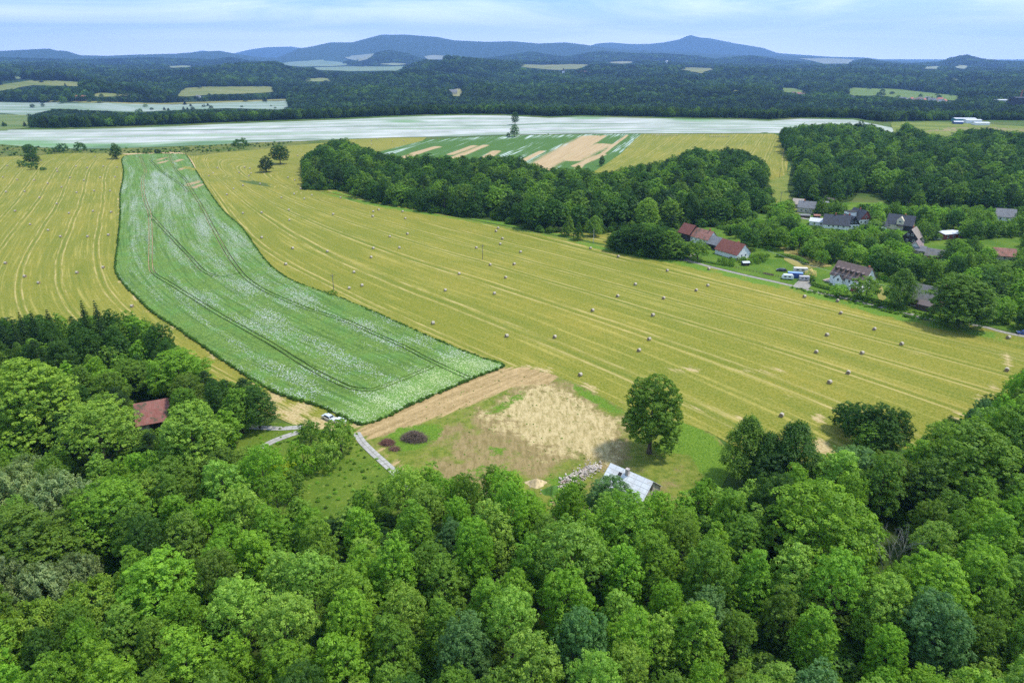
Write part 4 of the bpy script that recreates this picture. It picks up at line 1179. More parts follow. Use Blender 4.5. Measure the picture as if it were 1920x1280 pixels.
def spawn_tree(t, big):
    kind = t['kind']; pl = PROTO[kind]; v = t['var'] if t['var'] is not None else rnd.randrange(len(pl))
    cm, tm, Hh, Wd = pl[v % len(pl)]
    sz = t['h'] / Hh; sx = t['w'] / (2 * Wd)
    nm, cat = NAMES[kind]
    z = H1(t['x'], t['y']) - 0.05
    tc = TINT[t['tint']]
    j = [rnd.uniform(.86, 1.16) for _ in range(2)]
    colr = (tc[0] * j[0] * rnd.uniform(.93, 1.08), tc[1] * j[0], tc[2] * j[0] * rnd.uniform(.9, 1.1), 1)
    root = empty(nm, (t['x'], t['y'], z), t['rot'])
    root.scale = (sx, sx * rnd.uniform(.92, 1.08), sz)
    c = bpy.data.objects.new('crown', cm); c.color = colr; link(c, root)
    k = bpy.data.objects.new('trunk', tm); link(k, root)
    lab = t['label'] or f"{TWORD[t['tint']]} {nm.replace('_', ' ')}"
    tag(root, lab, cat, t['group'])
    return root
# ------------------------------------------------------------------ trees that stand out in the photograph
FG = None
G_LONE = 'solitary trees'
for a in (
 ('linden', 88, 665, 842, 146, 'yellow', 'large yellow-green linden in blossom at the left edge of the barn wood', None, 0),
 ('ash', 205, 738, 893, 128, 'fresh', 'wide light green tree with a bare lower trunk in front of the barn', None, 0),
 ('linden', 378, 752, 905, 110, 'yellow', 'yellow-green linden in blossom just right of the red-roofed barn', None, 1),
 ('linden', 428, 838, 935, 70, 'olive', 'smaller olive linden leaning against the yellow-green one near the barn', None, 0),
 ('broad', 345, 650, 745, 100, 'bright', 'rounded bright green tree behind the barn roof', None, 1),
 ('broad', 362, 697, 785, 60, 'olive', 'olive tree tucked under the rounded green tree above the barn', None, 2),
 ('oval', 488, 717, 803, 66, 'dark', 'dark rounded tree at the meadow tip of the barn wood', None, 2),
 ('oval', 456, 722, 812, 52, 'mid', 'mid green tree behind the dark rounded tree at the wood tip', None, 1),
 ('broad', 418, 706, 800, 52, 'dark', 'small dark tree between olive tree and wood tip', None, 3),
 ('oval', 430, 764, 838, 50, 'bright', 'small bright green tree right of the barn linden', None, 1),
 ('shrub', 530, 846, 902, 56, 'lime', 'lime yellow bush above the grassy bank', None, 0),
 ('shrub', 572, 815, 884, 72, 'bright', 'large bright green bush left of the concrete slab path', None, 1),
 ('shrub', 613, 820, 880, 62, 'fresh', 'light green bush beside the big bright bush by the slab path', None, 2),
 ('apple', 640, 783, 848, 70, 'mid', 'dense dark green small tree at the top of the slab path', None, 0),
 ('apple', 583, 786, 828, 40, 'mid', 'small round tree beside the parked silver car', None, 1),
 ('oval', 213, 686, 760, 60, 'bright', 'bright green tree left of the barn behind the light green ash', None, 2),
 ('broad', 252, 672, 740, 70, 'mid', 'mid green tree directly behind the barn roof', None, 4),
 ('broad', 333, 853, 965, 84, 'mid', 'round mid green tree below the barn linden', None, 5),
 ('broad', 232, 893, 1040, 126, 'bright', 'large bright green tree below the wide light green tree', None, 2),
 ('broad', 290, 878, 985, 74, 'fresh', 'light green tree between round tree and large bright tree', None, 3),
 ('willow', 55, 862, 990, 92, 'grey', 'silvery willow at the left frame edge below the linden', None, 0),
 ('willow', 128, 872, 1000, 100, 'grey', 'broad silvery willow below the large linden', None, 1),
 ('willow', 66, 848, 930, 60, 'grey', 'small silvery willow nearest under the left linden', None, 0),
 ('broad', 70, 935, 1105, 150, 'olive', 'wide olive tree below the silvery willows', None, 5),
 ('broad', 140, 975, 1100, 110, 'mid', 'mid green tree right of the wide olive tree', None, 1),
 ('willow', 10, 1010, 1175, 84, 'grey', 'tall silvery willow cut by the left frame edge', None, 0),
 ('willow', 92, 1045, 1165, 78, 'grey', 'silvery willow in the lower left wood', None, 1),
 ('willow', 160, 1030, 1130, 70, 'grey', 'silvery willow beside the small yellowish willow', None, 0),
 ('willow', 200, 1072, 1180, 100, 'yellow', 'yellowish olive willow in the lower left wood', None, 1),
 ('willow', 88, 1115, 1240, 96, 'yellow', 'yellowish willow nearest the lower left corner', None, 0),
 ('broad', 325, 1020, 1190, 134, 'bright', 'big bright green crown right of the yellowish willow', None, 0),
 ('linden', 1217, 703, 850, 102, 'mid', 'tall lone linden standing between plot and mown meadow', G_LONE, 1),
 ('birch', 1392, 768, 903, 84, 'mid', 'tall weeping birch with a white trunk at the plot corner', None, 0),
 ('birch', 1430, 800, 915, 74, 'dark', 'middle weeping birch of the dark group', None, 1),
 ('birch', 1477, 776, 925, 96, 'dark', 'right weeping birch of the dark group at the meadow edge', None, 1),
 ('oval', 1440, 840, 935, 66, 'deep', 'dark bushy tree under the weeping birches', None, 0),
 ('oval', 1640, 748, 846, 62, 'dark', 'tallest crown in the round dark clump standing in the mown meadow', 'round clump in the meadow', 1),
 ('broad', 1606, 754, 832, 56, 'dark', 'upper left crown of the round dark meadow clump', 'round clump in the meadow', 2),
 ('broad', 1672, 762, 842, 56, 'dark', 'right crown of the round dark meadow clump', 'round clump in the meadow', 3),
 ('oval', 1655, 786, 858, 54, 'dark', 'lower right crown of the round dark meadow clump', 'round clump in the meadow', 0),
 ('oval', 1622, 784, 852, 54, 'mid', 'lower middle crown of the round dark meadow clump', 'round clump in the meadow', 2),
 ('oval', 1583, 750, 808, 50, 'dark', 'small separate tree at the left of the round dark meadow clump', G_LONE, 1),
 ('broad', 1517, 884, 1090, 175, 'bright', 'largest bright green oak crown in the right of the wood', None, 0),
 ('broad', 1590, 828, 940, 88, 'blue', 'bluish green tree between meadow tree and big oak', None, 3),
 ('broad', 1652, 845, 950, 84, 'olive', 'olive yellow tree under the round meadow tree', None, 2),
 ('oval', 1692, 838, 890, 42, 'blue', 'small bluish tree beside the hidden hay bale', None, 1),
 ('broad', 1790, 775, 955, 140, 'mid', 'big green tree at the right meadow corner', None, 1),
 ('broad', 1880, 735, 925, 120, 'mid', 'tall green tree at the right frame edge beside the meadow', None, 5),
 ('oval', 1808, 762, 880, 40, 'blue', 'slim bluish tree in front of the right meadow corner', None, 0),
 ('broad', 1832, 868, 965, 92, 'dark', 'dark round tree under the big right corner tree', None, 0),
 ('oval', 1765, 865, 965, 62, 'mid', 'slim mid green tree left of the dark round corner tree', None, 2),
 ('ash', 1066, 972, 1150, 124, 'fresh', 'tall light green ash with visible trunks in the central wood', None, 1),
 ('ash', 1168, 925, 1070, 108, 'bright', 'ash with dark stems below the tin-roofed house', None, 2),
 ('broad', 1140, 888, 985, 76, 'blue', 'bluish tree covering the left half of the tin roof house', None, 3),
 ('linden', 1793, 514, 612, 94, 'olive', 'huge rounded olive tree on the village road by the grey barn', None, 0),
 ('birch', 1684, 498, 576, 52, 'olive', 'weeping tree at the left end of the grey barn', None, 0),
 ('apple', 1622, 516, 562, 54, 'mid', 'spreading tree in front of the white dormer house', None, 1),
 ('apple', 1573, 531, 557, 34, 'fresh', 'small garden tree in front of the white gable porch', None, 0),
 ('apple', 1307, 449, 488, 46, 'mid', 'fruit tree in front of the red-roofed farm', None, 0),
 ('linden', 1211, 371, 432, 42, 'yellow', 'yellowish tree rising from the edge of the middle wood', None, 0),
 ('oval', 1160, 432, 470, 40, 'dark', 'low tree at the left foot of the dense farm-track clump', None, 1),
 ('broad', 1182, 420, 462, 48, 'dark', 'broad back tree of the dense farm-track clump', None, 3),
 ('broad', 1212, 418, 466, 50, 'mid', 'tallest back tree of the dense farm-track clump', None, 4),
 ('broad', 1243, 424, 472, 48, 'dark', 'right back tree of the dense farm-track clump', None, 5),
 ('oval', 1168, 424, 470, 42, 'dark', 'leftmost of the dense dark trees by the farm track', None, 0),
 ('oval', 1196, 417, 475, 46, 'dark', 'second dense dark tree by the farm track', None, 1),
 ('oval', 1226, 420, 480, 46, 'dark', 'third dense dark tree by the farm track', None, 2),
 ('oval', 1255, 430, 484, 46, 'mid', 'dense tree nearest the farm entrance', None, 0),
 ('cone', 1066, 402, 442, 25, 'mid', 'conical tree in front of the middle wood', G_LONE, 0),
 ('cone', 1084, 416, 450, 22, 'dark', 'smaller conical tree standing forward of the middle wood', G_LONE, 1),
 ('birch', 1114, 402, 443, 28, 'mid', 'birch beside the two conical trees', G_LONE, 0),
 ('cone', 1409, 416, 455, 14, 'deep', 'slim dark cypress beside the farm', None, 0),
 ('oval', 500, 292, 323, 26, 'deep', 'left tree of the lone pair in the upper meadow', G_LONE, 0),
 ('broad', 526, 272, 308, 33, 'dark', 'right tree of the lone pair in the upper meadow', G_LONE, 2),
 ('shrub', 451, 256, 274, 32, 'dark', 'dark bush clump at the edge of the white field', G_LONE, 1),
 ('shrub', 116, 264, 284, 23, 'dark', 'left round bush below the white field', G_LONE, 0),
 ('shrub', 152, 262, 283, 26, 'dark', 'right round bush below the white field', G_LONE, 1),
 ('shrub', 107, 276, 286, 14, 'dark', 'low bush under the left round bush', G_LONE, 2),
 ('broad', 57, 269, 292, 21, 'dark', 'upper tree of the clump at the west meadow edge', G_LONE, 0),
 ('broad', 63, 286, 308, 24, 'dark', 'tallest tree of the clump in the west meadow', G_LONE, 1),
 ('shrub', 43, 297, 313, 20, 'dark', 'left bush of the clump in the west meadow', G_LONE, 1),
 ('shrub', 63, 302, 318, 20, 'dark', 'front bush of the clump in the west meadow', G_LONE, 2),
 ('shrub', 81, 311, 319, 14, 'dark', 'small bush right of the clump in the west meadow', G_LONE, 0),
 ('oval', 219, 268, 298, 21, 'dark', 'twin-headed tree at the top corner of the green crop', G_LONE, 0),
 ('shrub', 296, 277, 288, 15, 'deep', 'low dark bush above the green crop', G_LONE, 0),
 ('shrub', 276, 280, 287, 22, 'dark', 'flat scrub above the green crop', G_LONE, 1),
 ('shrub', 349, 275, 281, 16, 'dark', 'small scrub between white field and upper meadow', G_LONE, 2),
 ('oval', 966, 209, 234, 13, 'dark', 'slim upright tree in the white field', G_LONE, 1),
 ('oval', 965, 232, 257, 16, 'blue', 'pale leafy tree at the lower edge of the white field', G_LONE, 2),
 ('shrub', 953, 246, 257, 9, 'dark', 'small bush beside the pale tree of the white field', G_LONE, 0),
 ('oval', 1128, 291, 312, 10, 'deep', 'tiny tree on the striped field', G_LONE, 0),
 ('shrub', 623, 542, 553, 22, 'mid', 'bush at the foot of the pole by the tall crop', None, 1),
 ('apple', 1573, 383, 399, 18, 'purple', 'purple-leaved tree above the village', None, 0),
): tree_px(a[0], a[1], a[2], a[3], a[4], a[5], a[6], a[7], a[8])
for (x, y, b_, w, od) in ((178, 556, 668, 40, 'sixth'), (202, 556, 670, 42, 'rightmost'), (111, 572, 668, 40, 'fifth'), (81, 576, 668, 36, 'fourth'), (60, 578, 672, 34, 'third'), (25, 590, 690, 42, 'leftmost'), (48, 592, 690, 34, 'second')):
    tree_px('spruce', x, y, b_, w, 'deep', f'{od} dark spruce of the seven, counted from the left, above the barn wood', 'spruces at the top of the barn wood')

KEEP = []     # px boxes (x0,y0,x1,y1) that must stay visible
KEEP += [(1640, 1000, 1692, 1075), (246, 748, 318, 815), (1128, 862, 1278, 948), (1272, 424, 1342, 458), (1322, 446, 1390, 478), (1480, 500, 1526, 530), (1462, 510, 1490, 528), (1452, 500, 1478, 514),
         (1556, 496, 1626, 548), (1701, 538, 1757, 584), (1489, 379, 1526, 404), (1502, 402, 1545, 426), (1548, 405, 1609, 433), (1604, 394, 1633, 423), (1659, 408, 1716, 436),
         (1695, 432, 1717, 460), (1716, 452, 1742, 476), (1738, 466, 1762, 491), (1766, 432, 1802, 450), (1742, 452, 1775, 470), (1866, 396, 1900, 418), (1872, 474, 1894, 490), (1380, 494, 1478, 532), (1440, 484, 1480, 500), (1526, 505, 1560, 535),
         (1600, 362, 1660, 384), (1590, 386, 1606, 402), (1446, 300, 1490, 372), (1843, 445, 1920, 470), (1655, 532, 1664, 558), (1420, 400, 1440, 416), (1460, 468, 1500, 482)]
def fill(S, spacing, hr, kinds, tints, area, group, seed, wr=(.5, .62), sk=0.80, bottom=False, kmax=4000, keep=True, sizes=(1, .82, .66, .5), rmax=None, slack=0.40):
    rs = np.random.RandomState(seed)
    gp = np.array([tuple(at(p[0], p[1])[:2]) for p in S if p[1] > 130])
    x0, y0 = gp.min(0) - 25; x1, y1 = gp.max(0) + 15
    if bottom: y0 = 68
    jt = None
    n = int((x1 - x0) * (y1 - y0) / (spacing ** 2) * 7); n = min(n, 60000)
    X = rs.uniform(x0, x1, n); Y = rs.uniform(y0, y1, n)
    if rmax: ok = np.hypot(X, Y) < rmax; X, Y = X[ok], Y[ok]
    Z = H(X, Y); n = len(X)
    bx, by = proj(X, Y, Z)
    okb = (inside(S, bx, by) | ((by > 1275) if bottom else False)) & (Y > 5)
    idx = np.nonzero(okb)[0]
    h0 = rs.uniform(hr[0], hr[1], n); wf = rs.uniform(wr[0], wr[1], n)
    jt = rs.uniform(0, .30, n)
    keepers = [(t['x'], t['y'], t['w'] * .5) for t in ALLT]
    acc = np.array(keepers) if keepers else np.zeros((0, 3)); base_n = len(acc)
    cnt = 0
    for i in idx:
        if cnt >= kmax: break
        for s in sizes:
            h = h0[i] * s; w = h0[i] * wf[i] * (s ** .6)
            tx, ty = proj(X[i], Y[i], Z[i] + h * .97); ty += h / (Y[i] + 40) * 1280 * jt[i]
            if not (inside(S, [tx], [ty])[0] or (bottom and ty > 1275)): continue
            if tx < -70 or tx > 1990: break
            f = Y[i] * math.cos(PITCH) + CAM_H * math.sin(PITCH); wp = w / f * 1280
            sx_, sy_ = proj(X[i], Y[i], Z[i] + h * .6)
            if not all(inside(S, [sx_ + q * wp * slack], [sy_])[0] or (bottom and (sy_ > 1275)) for q in (-1, 1)): continue
            if keep and any(sx_ + wp * .42 > k[0] and sx_ - wp * .42 < k[2] and by[i] > k[1] + 2 and ty < k[3] - 1 for k in KEEP): continue
            d = np.hypot(acc[:, 0] - X[i], acc[:, 1] - Y[i]) if len(acc) else np.array([1e9])
            if len(acc) and (d < (acc[:, 2] + w * .5) * sk).any(): break
            kd = kinds[rs.choice(len(kinds), p=[q[1] for q in kinds])][0]
            ti = tints[rs.choice(len(tints), p=[q[1] for q in tints])][0]
            if kd in ('spruce', 'pine'): ti = 'deep' if rs.uniform() < .6 else 'dark'; w *= .8
            if kd == 'birch': w *= .85
            nm = NAMES[kd][0].replace('_', ' ')
            add_tree(kd, X[i], Y[i], h, w, ti, None, group)
            ALLT[-1]['area'] = area; ALLT[-1]['top'] = (tx, ty); ALLT[-1]['what'] = f"{TWORD[ti]} {nm}"
            acc = np.vstack([acc, [X[i], Y[i], w * .5]]); cnt += 1
            break
    return cnt
spacing_k = 0.80
S_FG = [(-250,600),(0,598),(25,595),(60,580),(110,576),(140,572),(200,562),(245,588),(272,600),(312,628),(330,655),(378,680),(400,708),(440,712),(495,722),(520,765),(500,802),(462,812),(445,835),(470,850),(500,850),(560,880),(565,905),
        (560,950),(600,948),(640,948),(672,925),(700,902),(740,885),(770,893),(800,884),(840,902),(880,900),(920,892),(960,905),(1000,935),(1030,945),(1060,915),(1100,905),(1142,908),(1180,935),(1212,952),(1240,935),(1250,912),(1300,900),
        (1340,907),(1385,925),(1440,915),(1480,885),(1530,860),(1560,850),(1600,832),(1640,856),(1700,870),(1745,885),(1728,858),(1730,830),(1780,788),(1830,768),(1880,738),(1920,706),(2200,660),(2300,1400),(-300,1400)]
MIX_FG = [('broad', .34), ('ash', .20), ('oval', .46)]
TI_FG = [('bright', .33), ('fresh', .25), ('mid', .24), ('olive', .08), ('blue', .06), ('dark', .04)]
# the wood runs along the whole foreground; groups by the stretch of wood a tree belongs to
SA = [(-250,640),(0,600),(60,600),(110,600),(140,600),(215,600),(245,592),(272,602),(312,628),(330,655),(378,680),(400,708),(440,712),(495,722),(520,765),(500,802),(462,812),(440,840),(420,860),(300,870),(0,870),(-250,870)]
cA = fill(SA, 7, (11, 17), [('broad', .45), ('oval', .25), ('birch', .12), ('pine', .18)], [('mid', .30), ('dark', .36), ('olive', .22), ('bright', .12)], 'in the wood around the old barn', 'trees of the wood around the barn', 3)
SB = [(-250,850),(420,850),(440,835),(470,850),(500,850),(560,880),(565,905)] + S_FG[23:27] + [(700,902),(720,1400),(-300,1400)]
cB = fill(SB, 7.5, (13, 19), MIX_FG, [('bright', .40), ('fresh', .26), ('mid', .24), ('olive', .06), ('dark', .04)], 'in the lower left part of the near wood', 'trees of the near wood, left stretch', 4, wr=(.42, .56), sk=.76, bottom=True)
SC = [(690,1400),(690,905)] + S_FG[28:48] + [(1385,1400)]
cC = fill(SC, 7.5, (14, 19), MIX_FG, [('bright', .42), ('fresh', .28), ('mid', .26), ('olive', .01), ('blue', .03)], 'in the middle of the near wood', 'trees of the near wood, middle stretch', 5, wr=(.40, .54), sk=.76, bottom=True)
SD = [(1380,1400),(1380,925)] + S_FG[48:]
SD[-1] = (1300, 1400)
cD = fill(SD, 7.5, (14, 20), MIX_FG, [('bright', .34), ('fresh', .24), ('mid', .26), ('blue', .06), ('dark', .08), ('olive', .02)], 'in the right part of the near wood', 'trees of the near wood, right stretch', 6, wr=(.42, .56), sk=.76, bottom=True)
S_BELT = [(564,306),(572,292),(603,273),(640,261),(662,273),(690,279),(720,290),(760,297),(800,296),(850,297),(880,298),(920,295),(960,296),(1000,311),(1030,321),(1080,317),(1120,326),(1160,323),(1200,311),(1230,307),(1260,300),(1290,284),(1310,280),
          (1340,286),(1370,280),(1400,286),(1425,298),(1443,320),(1442,345),(1428,352),(1446,380),(1450,400),(1400,398),(1392,420),(1345,424),(1290,420),(1275,436),(1240,425),(1180,425),(1130,436),(1080,432),(1010,433),(940,413),(870,406),(790,393),(700,379),(650,356),(570,352)]
cE = fill(S_BELT, 9, (11, 21), [('broad', .40), ('oval', .22), ('pine', .26), ('birch', .06), ('cone', .06)], [('dark', .50), ('mid', .36), ('deep', .07), ('olive', .07)], 'in the wood between the mown meadow and the striped field', 'trees of the middle wood', 8, wr=(.62, .82), sk=.70, sizes=(1, .8, .6, .42))
S_RW = [(1461,242),(1480,240),(1520,236),(1560,233),(1600,236),(1640,236),(1655,244),(1680,252),(1700,230),(1728,250),(1760,256),(1786,264),(1790,246),(1850,243),(1900,250),(1960,250),(2150,255),(2150,400),(1930,395),(1860,398),(1800,395),(1750,388),(1720,395),(1665,388),(1650,362),(1610,358),
        (1598,372),(1560,382),(1520,378),(1490,377),(1476,350),(1484,310),(1473,285),(1462,262)]
cF = fill(S_RW, 10, (11, 21), [('broad', .46), ('oval', .22), ('pine', .32)], [('dark', .46), ('mid', .38), ('olive', .06), ('deep', .10)], 'in the large wood above the village', 'trees of the wood above the village', 9, wr=(.60, .82), sk=.72, sizes=(1, .8, .6, .4))
S_V = [(1340,424),(1392,420),(1400,398),(1480,376),(1560,382),(1640,384),(1760,388),(2100,398),(2100,655),(1960,630),(1905,615),(1835,606),(1838,560),(1830,545),(1770,545),(1700,530),(1640,520),(1560,497),(1535,503),(1500,478),(1440,470),(1385,470),(1388,455)]
cG = fill(S_V, 5, (8, 14), [('broad', .42), ('oval', .28), ('apple', .16), ('cone', .06), ('spruce', .04), ('birch', .04)], [('mid', .44), ('dark', .22), ('bright', .22), ('fresh', .12)], 'growing among the village houses', 'trees among the village houses', 12, wr=(.62, .86), sizes=(1, .75, .55, .38, .25))
S_V2 = [(1385,480),(1440,474),(1452,482),(1445,498),(1420,496),(1395,502),(1360,500),(1340,490),(1352,480)]
cH = fill(S_V2, 4, (2.5, 5), [('shrub', 1.0)], [('mid', .5), ('bright', .3), ('dark', .2)], 'in the garden of the red-roofed farm', 'garden bushes of the red-roofed farm', 13, wr=(.8, 1.1))
print('tree counts', len(ALLT), cA, cB, cC, cD, cE, cF, cG, cH)

ORD = 'first second third fourth fifth sixth seventh eighth ninth tenth eleventh twelfth thirteenth fourteenth fifteenth sixteenth seventeenth eighteenth nineteenth twentieth'.split()
LMK = [(1960,300,'the far right frame edge of the big wood'),(1975,270,'the farthest right treetops'),(1960,385,'the lower right end of the big wood'),(20,600,'the leftmost spruce'),(110,590,'the middle spruce of the barn wood'),(190,565,'the spruce pair'),(300,640,'the meadow bend'),(400,720,'the wood tip'),(90,700,'the large yellow linden'),(215,780,'the light green barn tree'),(280,780,'the old barn roof'),(372,790,'the barn linden'),
 (60,900,'the silvery willows'),(232,930,'the bright tree below the barn'),(333,890,'the round tree below the barn'),(450,900,'the grassy bank'),(15,1040,'the left-edge willow'),(130,1060,'the lower willow pair'),(200,1100,'the yellowish willow'),(88,1150,'the yellowest willow'),(325,1060,'the big bright crown'),
 (60,1250,'the lower left corner'),(250,1250,'the bottom edge by the willows'),(450,1250,'the bottom edge left of centre'),(420,1120,'the left wood middle'),(530,1000,'the bank foot'),(560,1130,'the left centre crowns'),(640,960,'the grass hollow'),(700,930,'the slab path end'),(650,1250,'the bottom edge before centre'),
 (780,910,'the plot corner by the path'),(880,910,'the plot edge'),(1000,930,'the tan sand heap'),(1066,1000,'the tall light ash'),(1100,900,'the rubble heap'),(1170,960,'the dark-stemmed ash'),(1215,930,'the tin-roofed house'),(800,1080,'the central hollow'),(760,1180,'the lower centre crowns'),(860,1260,'the bottom edge at centre'),
 (960,1120,'the deep centre of the wood'),(1080,1200,'the lower right centre crowns'),(1060,1265,'the bottom edge right of centre'),(1280,920,'the sunny gap by the house'),(1250,1080,'the right centre hollow'),(1250,1260,'the bottom edge below the house'),(1390,880,'the weeping birches'),(1517,950,'the big oak crown'),
 (1380,1060,'the shade left of the oak'),(1440,1250,'the bottom edge below the oak'),(1660,1040,'the dead grey tree'),(1640,830,'the round meadow tree'),(1592,870,'the bluish oak neighbour'),(1760,880,'the slim corner tree'),(1800,830,'the big corner tree'),(1880,790,'the tall right-edge tree'),(1880,960,'the dark right-edge hollow'),
 (1640,1250,'the bottom edge right of the oak'),(1780,1100,'the lower right slope'),(1860,1240,'the lower right corner'),(580,300,'the left tip of the middle wood'),(640,285,'the top shoulder of the middle wood'),(650,340,'the left foot of the middle wood'),(760,300,'the green end of the striped field'),(790,375,'the meadow side birch gap'),
 (850,330,'the left half of the middle wood'),(900,395,'the meadow side trunks'),(960,305,'the sand stripe base'),(1000,400,'the pale flowering hedge'),(1066,420,'the conical pair'),(1080,350,'the middle of the middle wood'),(1150,330,'the stubble corner'),(1211,400,'the yellowish tree'),(1225,440,'the dark farm-track trees'),(1300,290,'the stubble dip'),(1300,380,'the farm woods'),
 (1400,300,'the right hump of the middle wood'),(1420,370,'the grassy gap'),(1480,250,'the left corner of the big wood'),(1500,320,'the gap side of the big wood'),(1560,240,'the white field end'),(1600,300,'the left heart of the big wood'),(1640,360,'the small clearing'),(1700,240,'the crest of the big wood'),(1720,320,'the middle of the big wood'),(1800,260,'the tan far field'),
 (1820,350,'the right heart of the big wood'),(1880,260,'the far right treetops'),(1900,350,'the right edge of the big wood'),(1720,390,'the clearing foot'),(1309,440,'the white farmhouse'),(1360,465,'the dark red barn roof'),(1430,440,'the slope above the caravans'),(1490,515,'the caravans'),(1513,390,'the stone cottage'),(1575,425,'the dark-roofed white house'),(1621,410,'the red-gabled house'),
 (1590,520,'the white dormer house'),(1600,470,'the gardens above the dormer house'),(1684,420,'the long cream house'),(1703,450,'the black timber house'),(1750,480,'the brick shed'),(1787,440,'the flat-roofed villa'),(1725,560,'the grey barn'),(1795,560,'the huge rounded tree'),(1884,405,'the far right white house'),(1882,480,'the pinkish cottage'),(1880,600,'the right-edge road'),(1840,520,'the right village slope')]
def relabel(items):
    """items: dicts with top (px,py), what; each gets a label naming its landmark, side and rank"""
    grp = {}
    for t in items:
        x, y = t['top']
        l = min(LMK, key=lambda l: (l[0] - x) ** 2 + (1.6 * (l[1] - y)) ** 2); dx, dy = x - l[0], (y - l[1]) * 1.6
        side = ('right of' if dx > 0 else 'left of') if abs(dx) > abs(dy) else ('below' if dy > 0 else 'above')
        grp.setdefault((t['what'], side, l[2]), []).append((math.hypot(dx, dy), t))
    for (what, side, ln), l in grp.items():
        l.sort(key=lambda q: q[0])
        for i, (_, t) in enumerate(l):
            t['label'] = f"{what} {side} {ln}" if len(l) == 1 else f"{ORD[min(i, 19)]} {what} {side} {ln}"
relabel([t for t in ALLT if t.get('what')])

# the 300 largest broadleaved trees are individuals; every other kind stays individual
def apparent(t):
    f = t['y'] * math.cos(PITCH) + CAM_H * math.sin(PITCH); return t['h'] / f
lists = {}
for t in ALLT: lists.setdefault(NAMES[t['kind']][0], []).append(t)
rest = []
for nm, l in lists.items():
    l.sort(key=lambda t: (not t['forced'], -apparent(t)))
    rest += l[295:]; lists[nm] = l[:295]
for nm, l in lists.items():
    for t in l: spawn_tree(t, True)
print({k_: len(v) for k_, v in lists.items()}, 'rest', len(rest))

# ------------------------------------------------------------------ woods too large to count
pcol = bpy.data.collections.new('mass_crowns')
IK = ['broad', 'broad', 'oval', 'oval', 'pine', 'cone', 'spruce']
IH = []
for i, kd in enumerate(IK):
    me, Hh, Wd = make_crown(f'mass_{i}', kd, 300 + i, 0.36, 1.0, True)
    o = bpy.data.objects.new(f'm{i}', me); pcol.objects.link(o); IH.append((Hh, Wd))
def mass(name, X, Y, hh, ww, idx, tints, label, cat, seed=0, dz=0.0):
    rs = np.random.RandomState(seed)
    n = len(X); Z = H(X, Y) + dz
    me = bpy.data.meshes.new(name); me.vertices.add(n)
    me.vertices.foreach_set('co', np.stack([X, Y, Z], 1).astype(np.float32).ravel())
    Hs = np.array([q[0] for q in IH])[idx]; Ws = np.array([q[1] for q in IH])[idx]
    a = me.attributes.new('scl', 'FLOAT_VECTOR', 'POINT')
    a.data.foreach_set('vector', np.stack([ww / 2 / Ws, ww / 2 / Ws, hh / Hs], 1).astype(np.float32).ravel())
    a = me.attributes.new('rot', 'FLOAT', 'POINT'); a.data.foreach_set('value', rs.uniform(0, 6.28, n).astype(np.float32))
    a = me.attributes.new('idx', 'INT', 'POINT'); a.data.foreach_set('value', idx.astype(np.int32))
    a = me.attributes.new('tint', 'FLOAT_COLOR', 'POINT')
    t4 = np.concatenate([tints, np.ones((n, 1))], 1).astype(np.float32); a.data.foreach_set('color', t4.ravel())
    me.update()
    o = bpy.data.objects.new(name, me); col.objects.link(o)
    me.materials.append(M_LEAF_I)
    ng = bpy.data.node_groups.new(name + '_nodes', 'GeometryNodeTree')
    ng.interface.new_socket('Geometry', in_out='INPUT', socket_type='NodeSocketGeometry')
    ng.interface.new_socket('Geometry', in_out='OUTPUT', socket_type='NodeSocketGeometry')
    N = ng.nodes; Lk = ng.links
    gi = N.new('NodeGroupInput'); go = N.new('NodeGroupOutput')
    iop = N.new('GeometryNodeInstanceOnPoints'); ci = N.new('GeometryNodeCollectionInfo')
    ci.inputs['Collection'].default_value = pcol; ci.inputs['Separate Children'].default_value = True; ci.inputs['Reset Children'].default_value = True
    iop.inputs['Pick Instance'].default_value = True
    def na(nm_, ty):
        q = N.new('GeometryNodeInputNamedAttribute'); q.data_type = ty; q.inputs['Name'].default_value = nm_; return q.outputs['Attribute']
    cx = N.new('ShaderNodeCombineXYZ'); Lk.new(na('rot', 'FLOAT'), cx.inputs[2])
    Lk.new(gi.outputs[0], iop.inputs['Points']); Lk.new(ci.outputs[0], iop.inputs['Instance'])
    Lk.new(na('idx', 'INT'), iop.inputs['Instance Index']); Lk.new(cx.outputs[0], iop.inputs['Rotation']); Lk.new(na('scl', 'FLOAT_VECTOR'), iop.inputs['Scale'])
    Lk.new(iop.outputs[0], go.inputs[0])
    md = o.modifiers.new('mass', 'NODES'); md.node_group = ng
    if label: tag(o, label, cat, kind='stuff')
    else: tag(o, kind='stuff')
    return o
def tint_arr(n, rs, mixw):
    names = [q[0] for q in mixw]; w = [q[1] for q in mixw]
    base = np.array([TINT[q] for q in names])[rs.choice(len(names), n, p=w)]
    return base * rs.uniform(.62, 1.42, (n, 1))
if rest:
    kmap = {'broad': (0, 1), 'ash': (0, 1), 'oval': (2, 3), 'pine': (4, 4), 'cone': (5, 5), 'spruce': (6, 6), 'birch': (2, 3), 'linden': (0, 1), 'apple': (0, 1), 'willow': (2, 3), 'shrub': (0, 1)}
    idx = np.array([kmap[t['kind']][i % 2] for i, t in enumerate(rest)])
    tt = np.array([TINT[t['tint']] for t in rest]) * np.random.RandomState(1).uniform(.85, 1.18, (len(rest), 1))
    mass('woodland', np.array([t['x'] for t in rest]), np.array([t['y'] for t in rest]), np.array([t['h'] for t in rest]), np.array([t['w'] for t in rest]) * 1.05, idx, tt,
         'remaining crowns of the woods around meadow and village', 'woodland', 2)

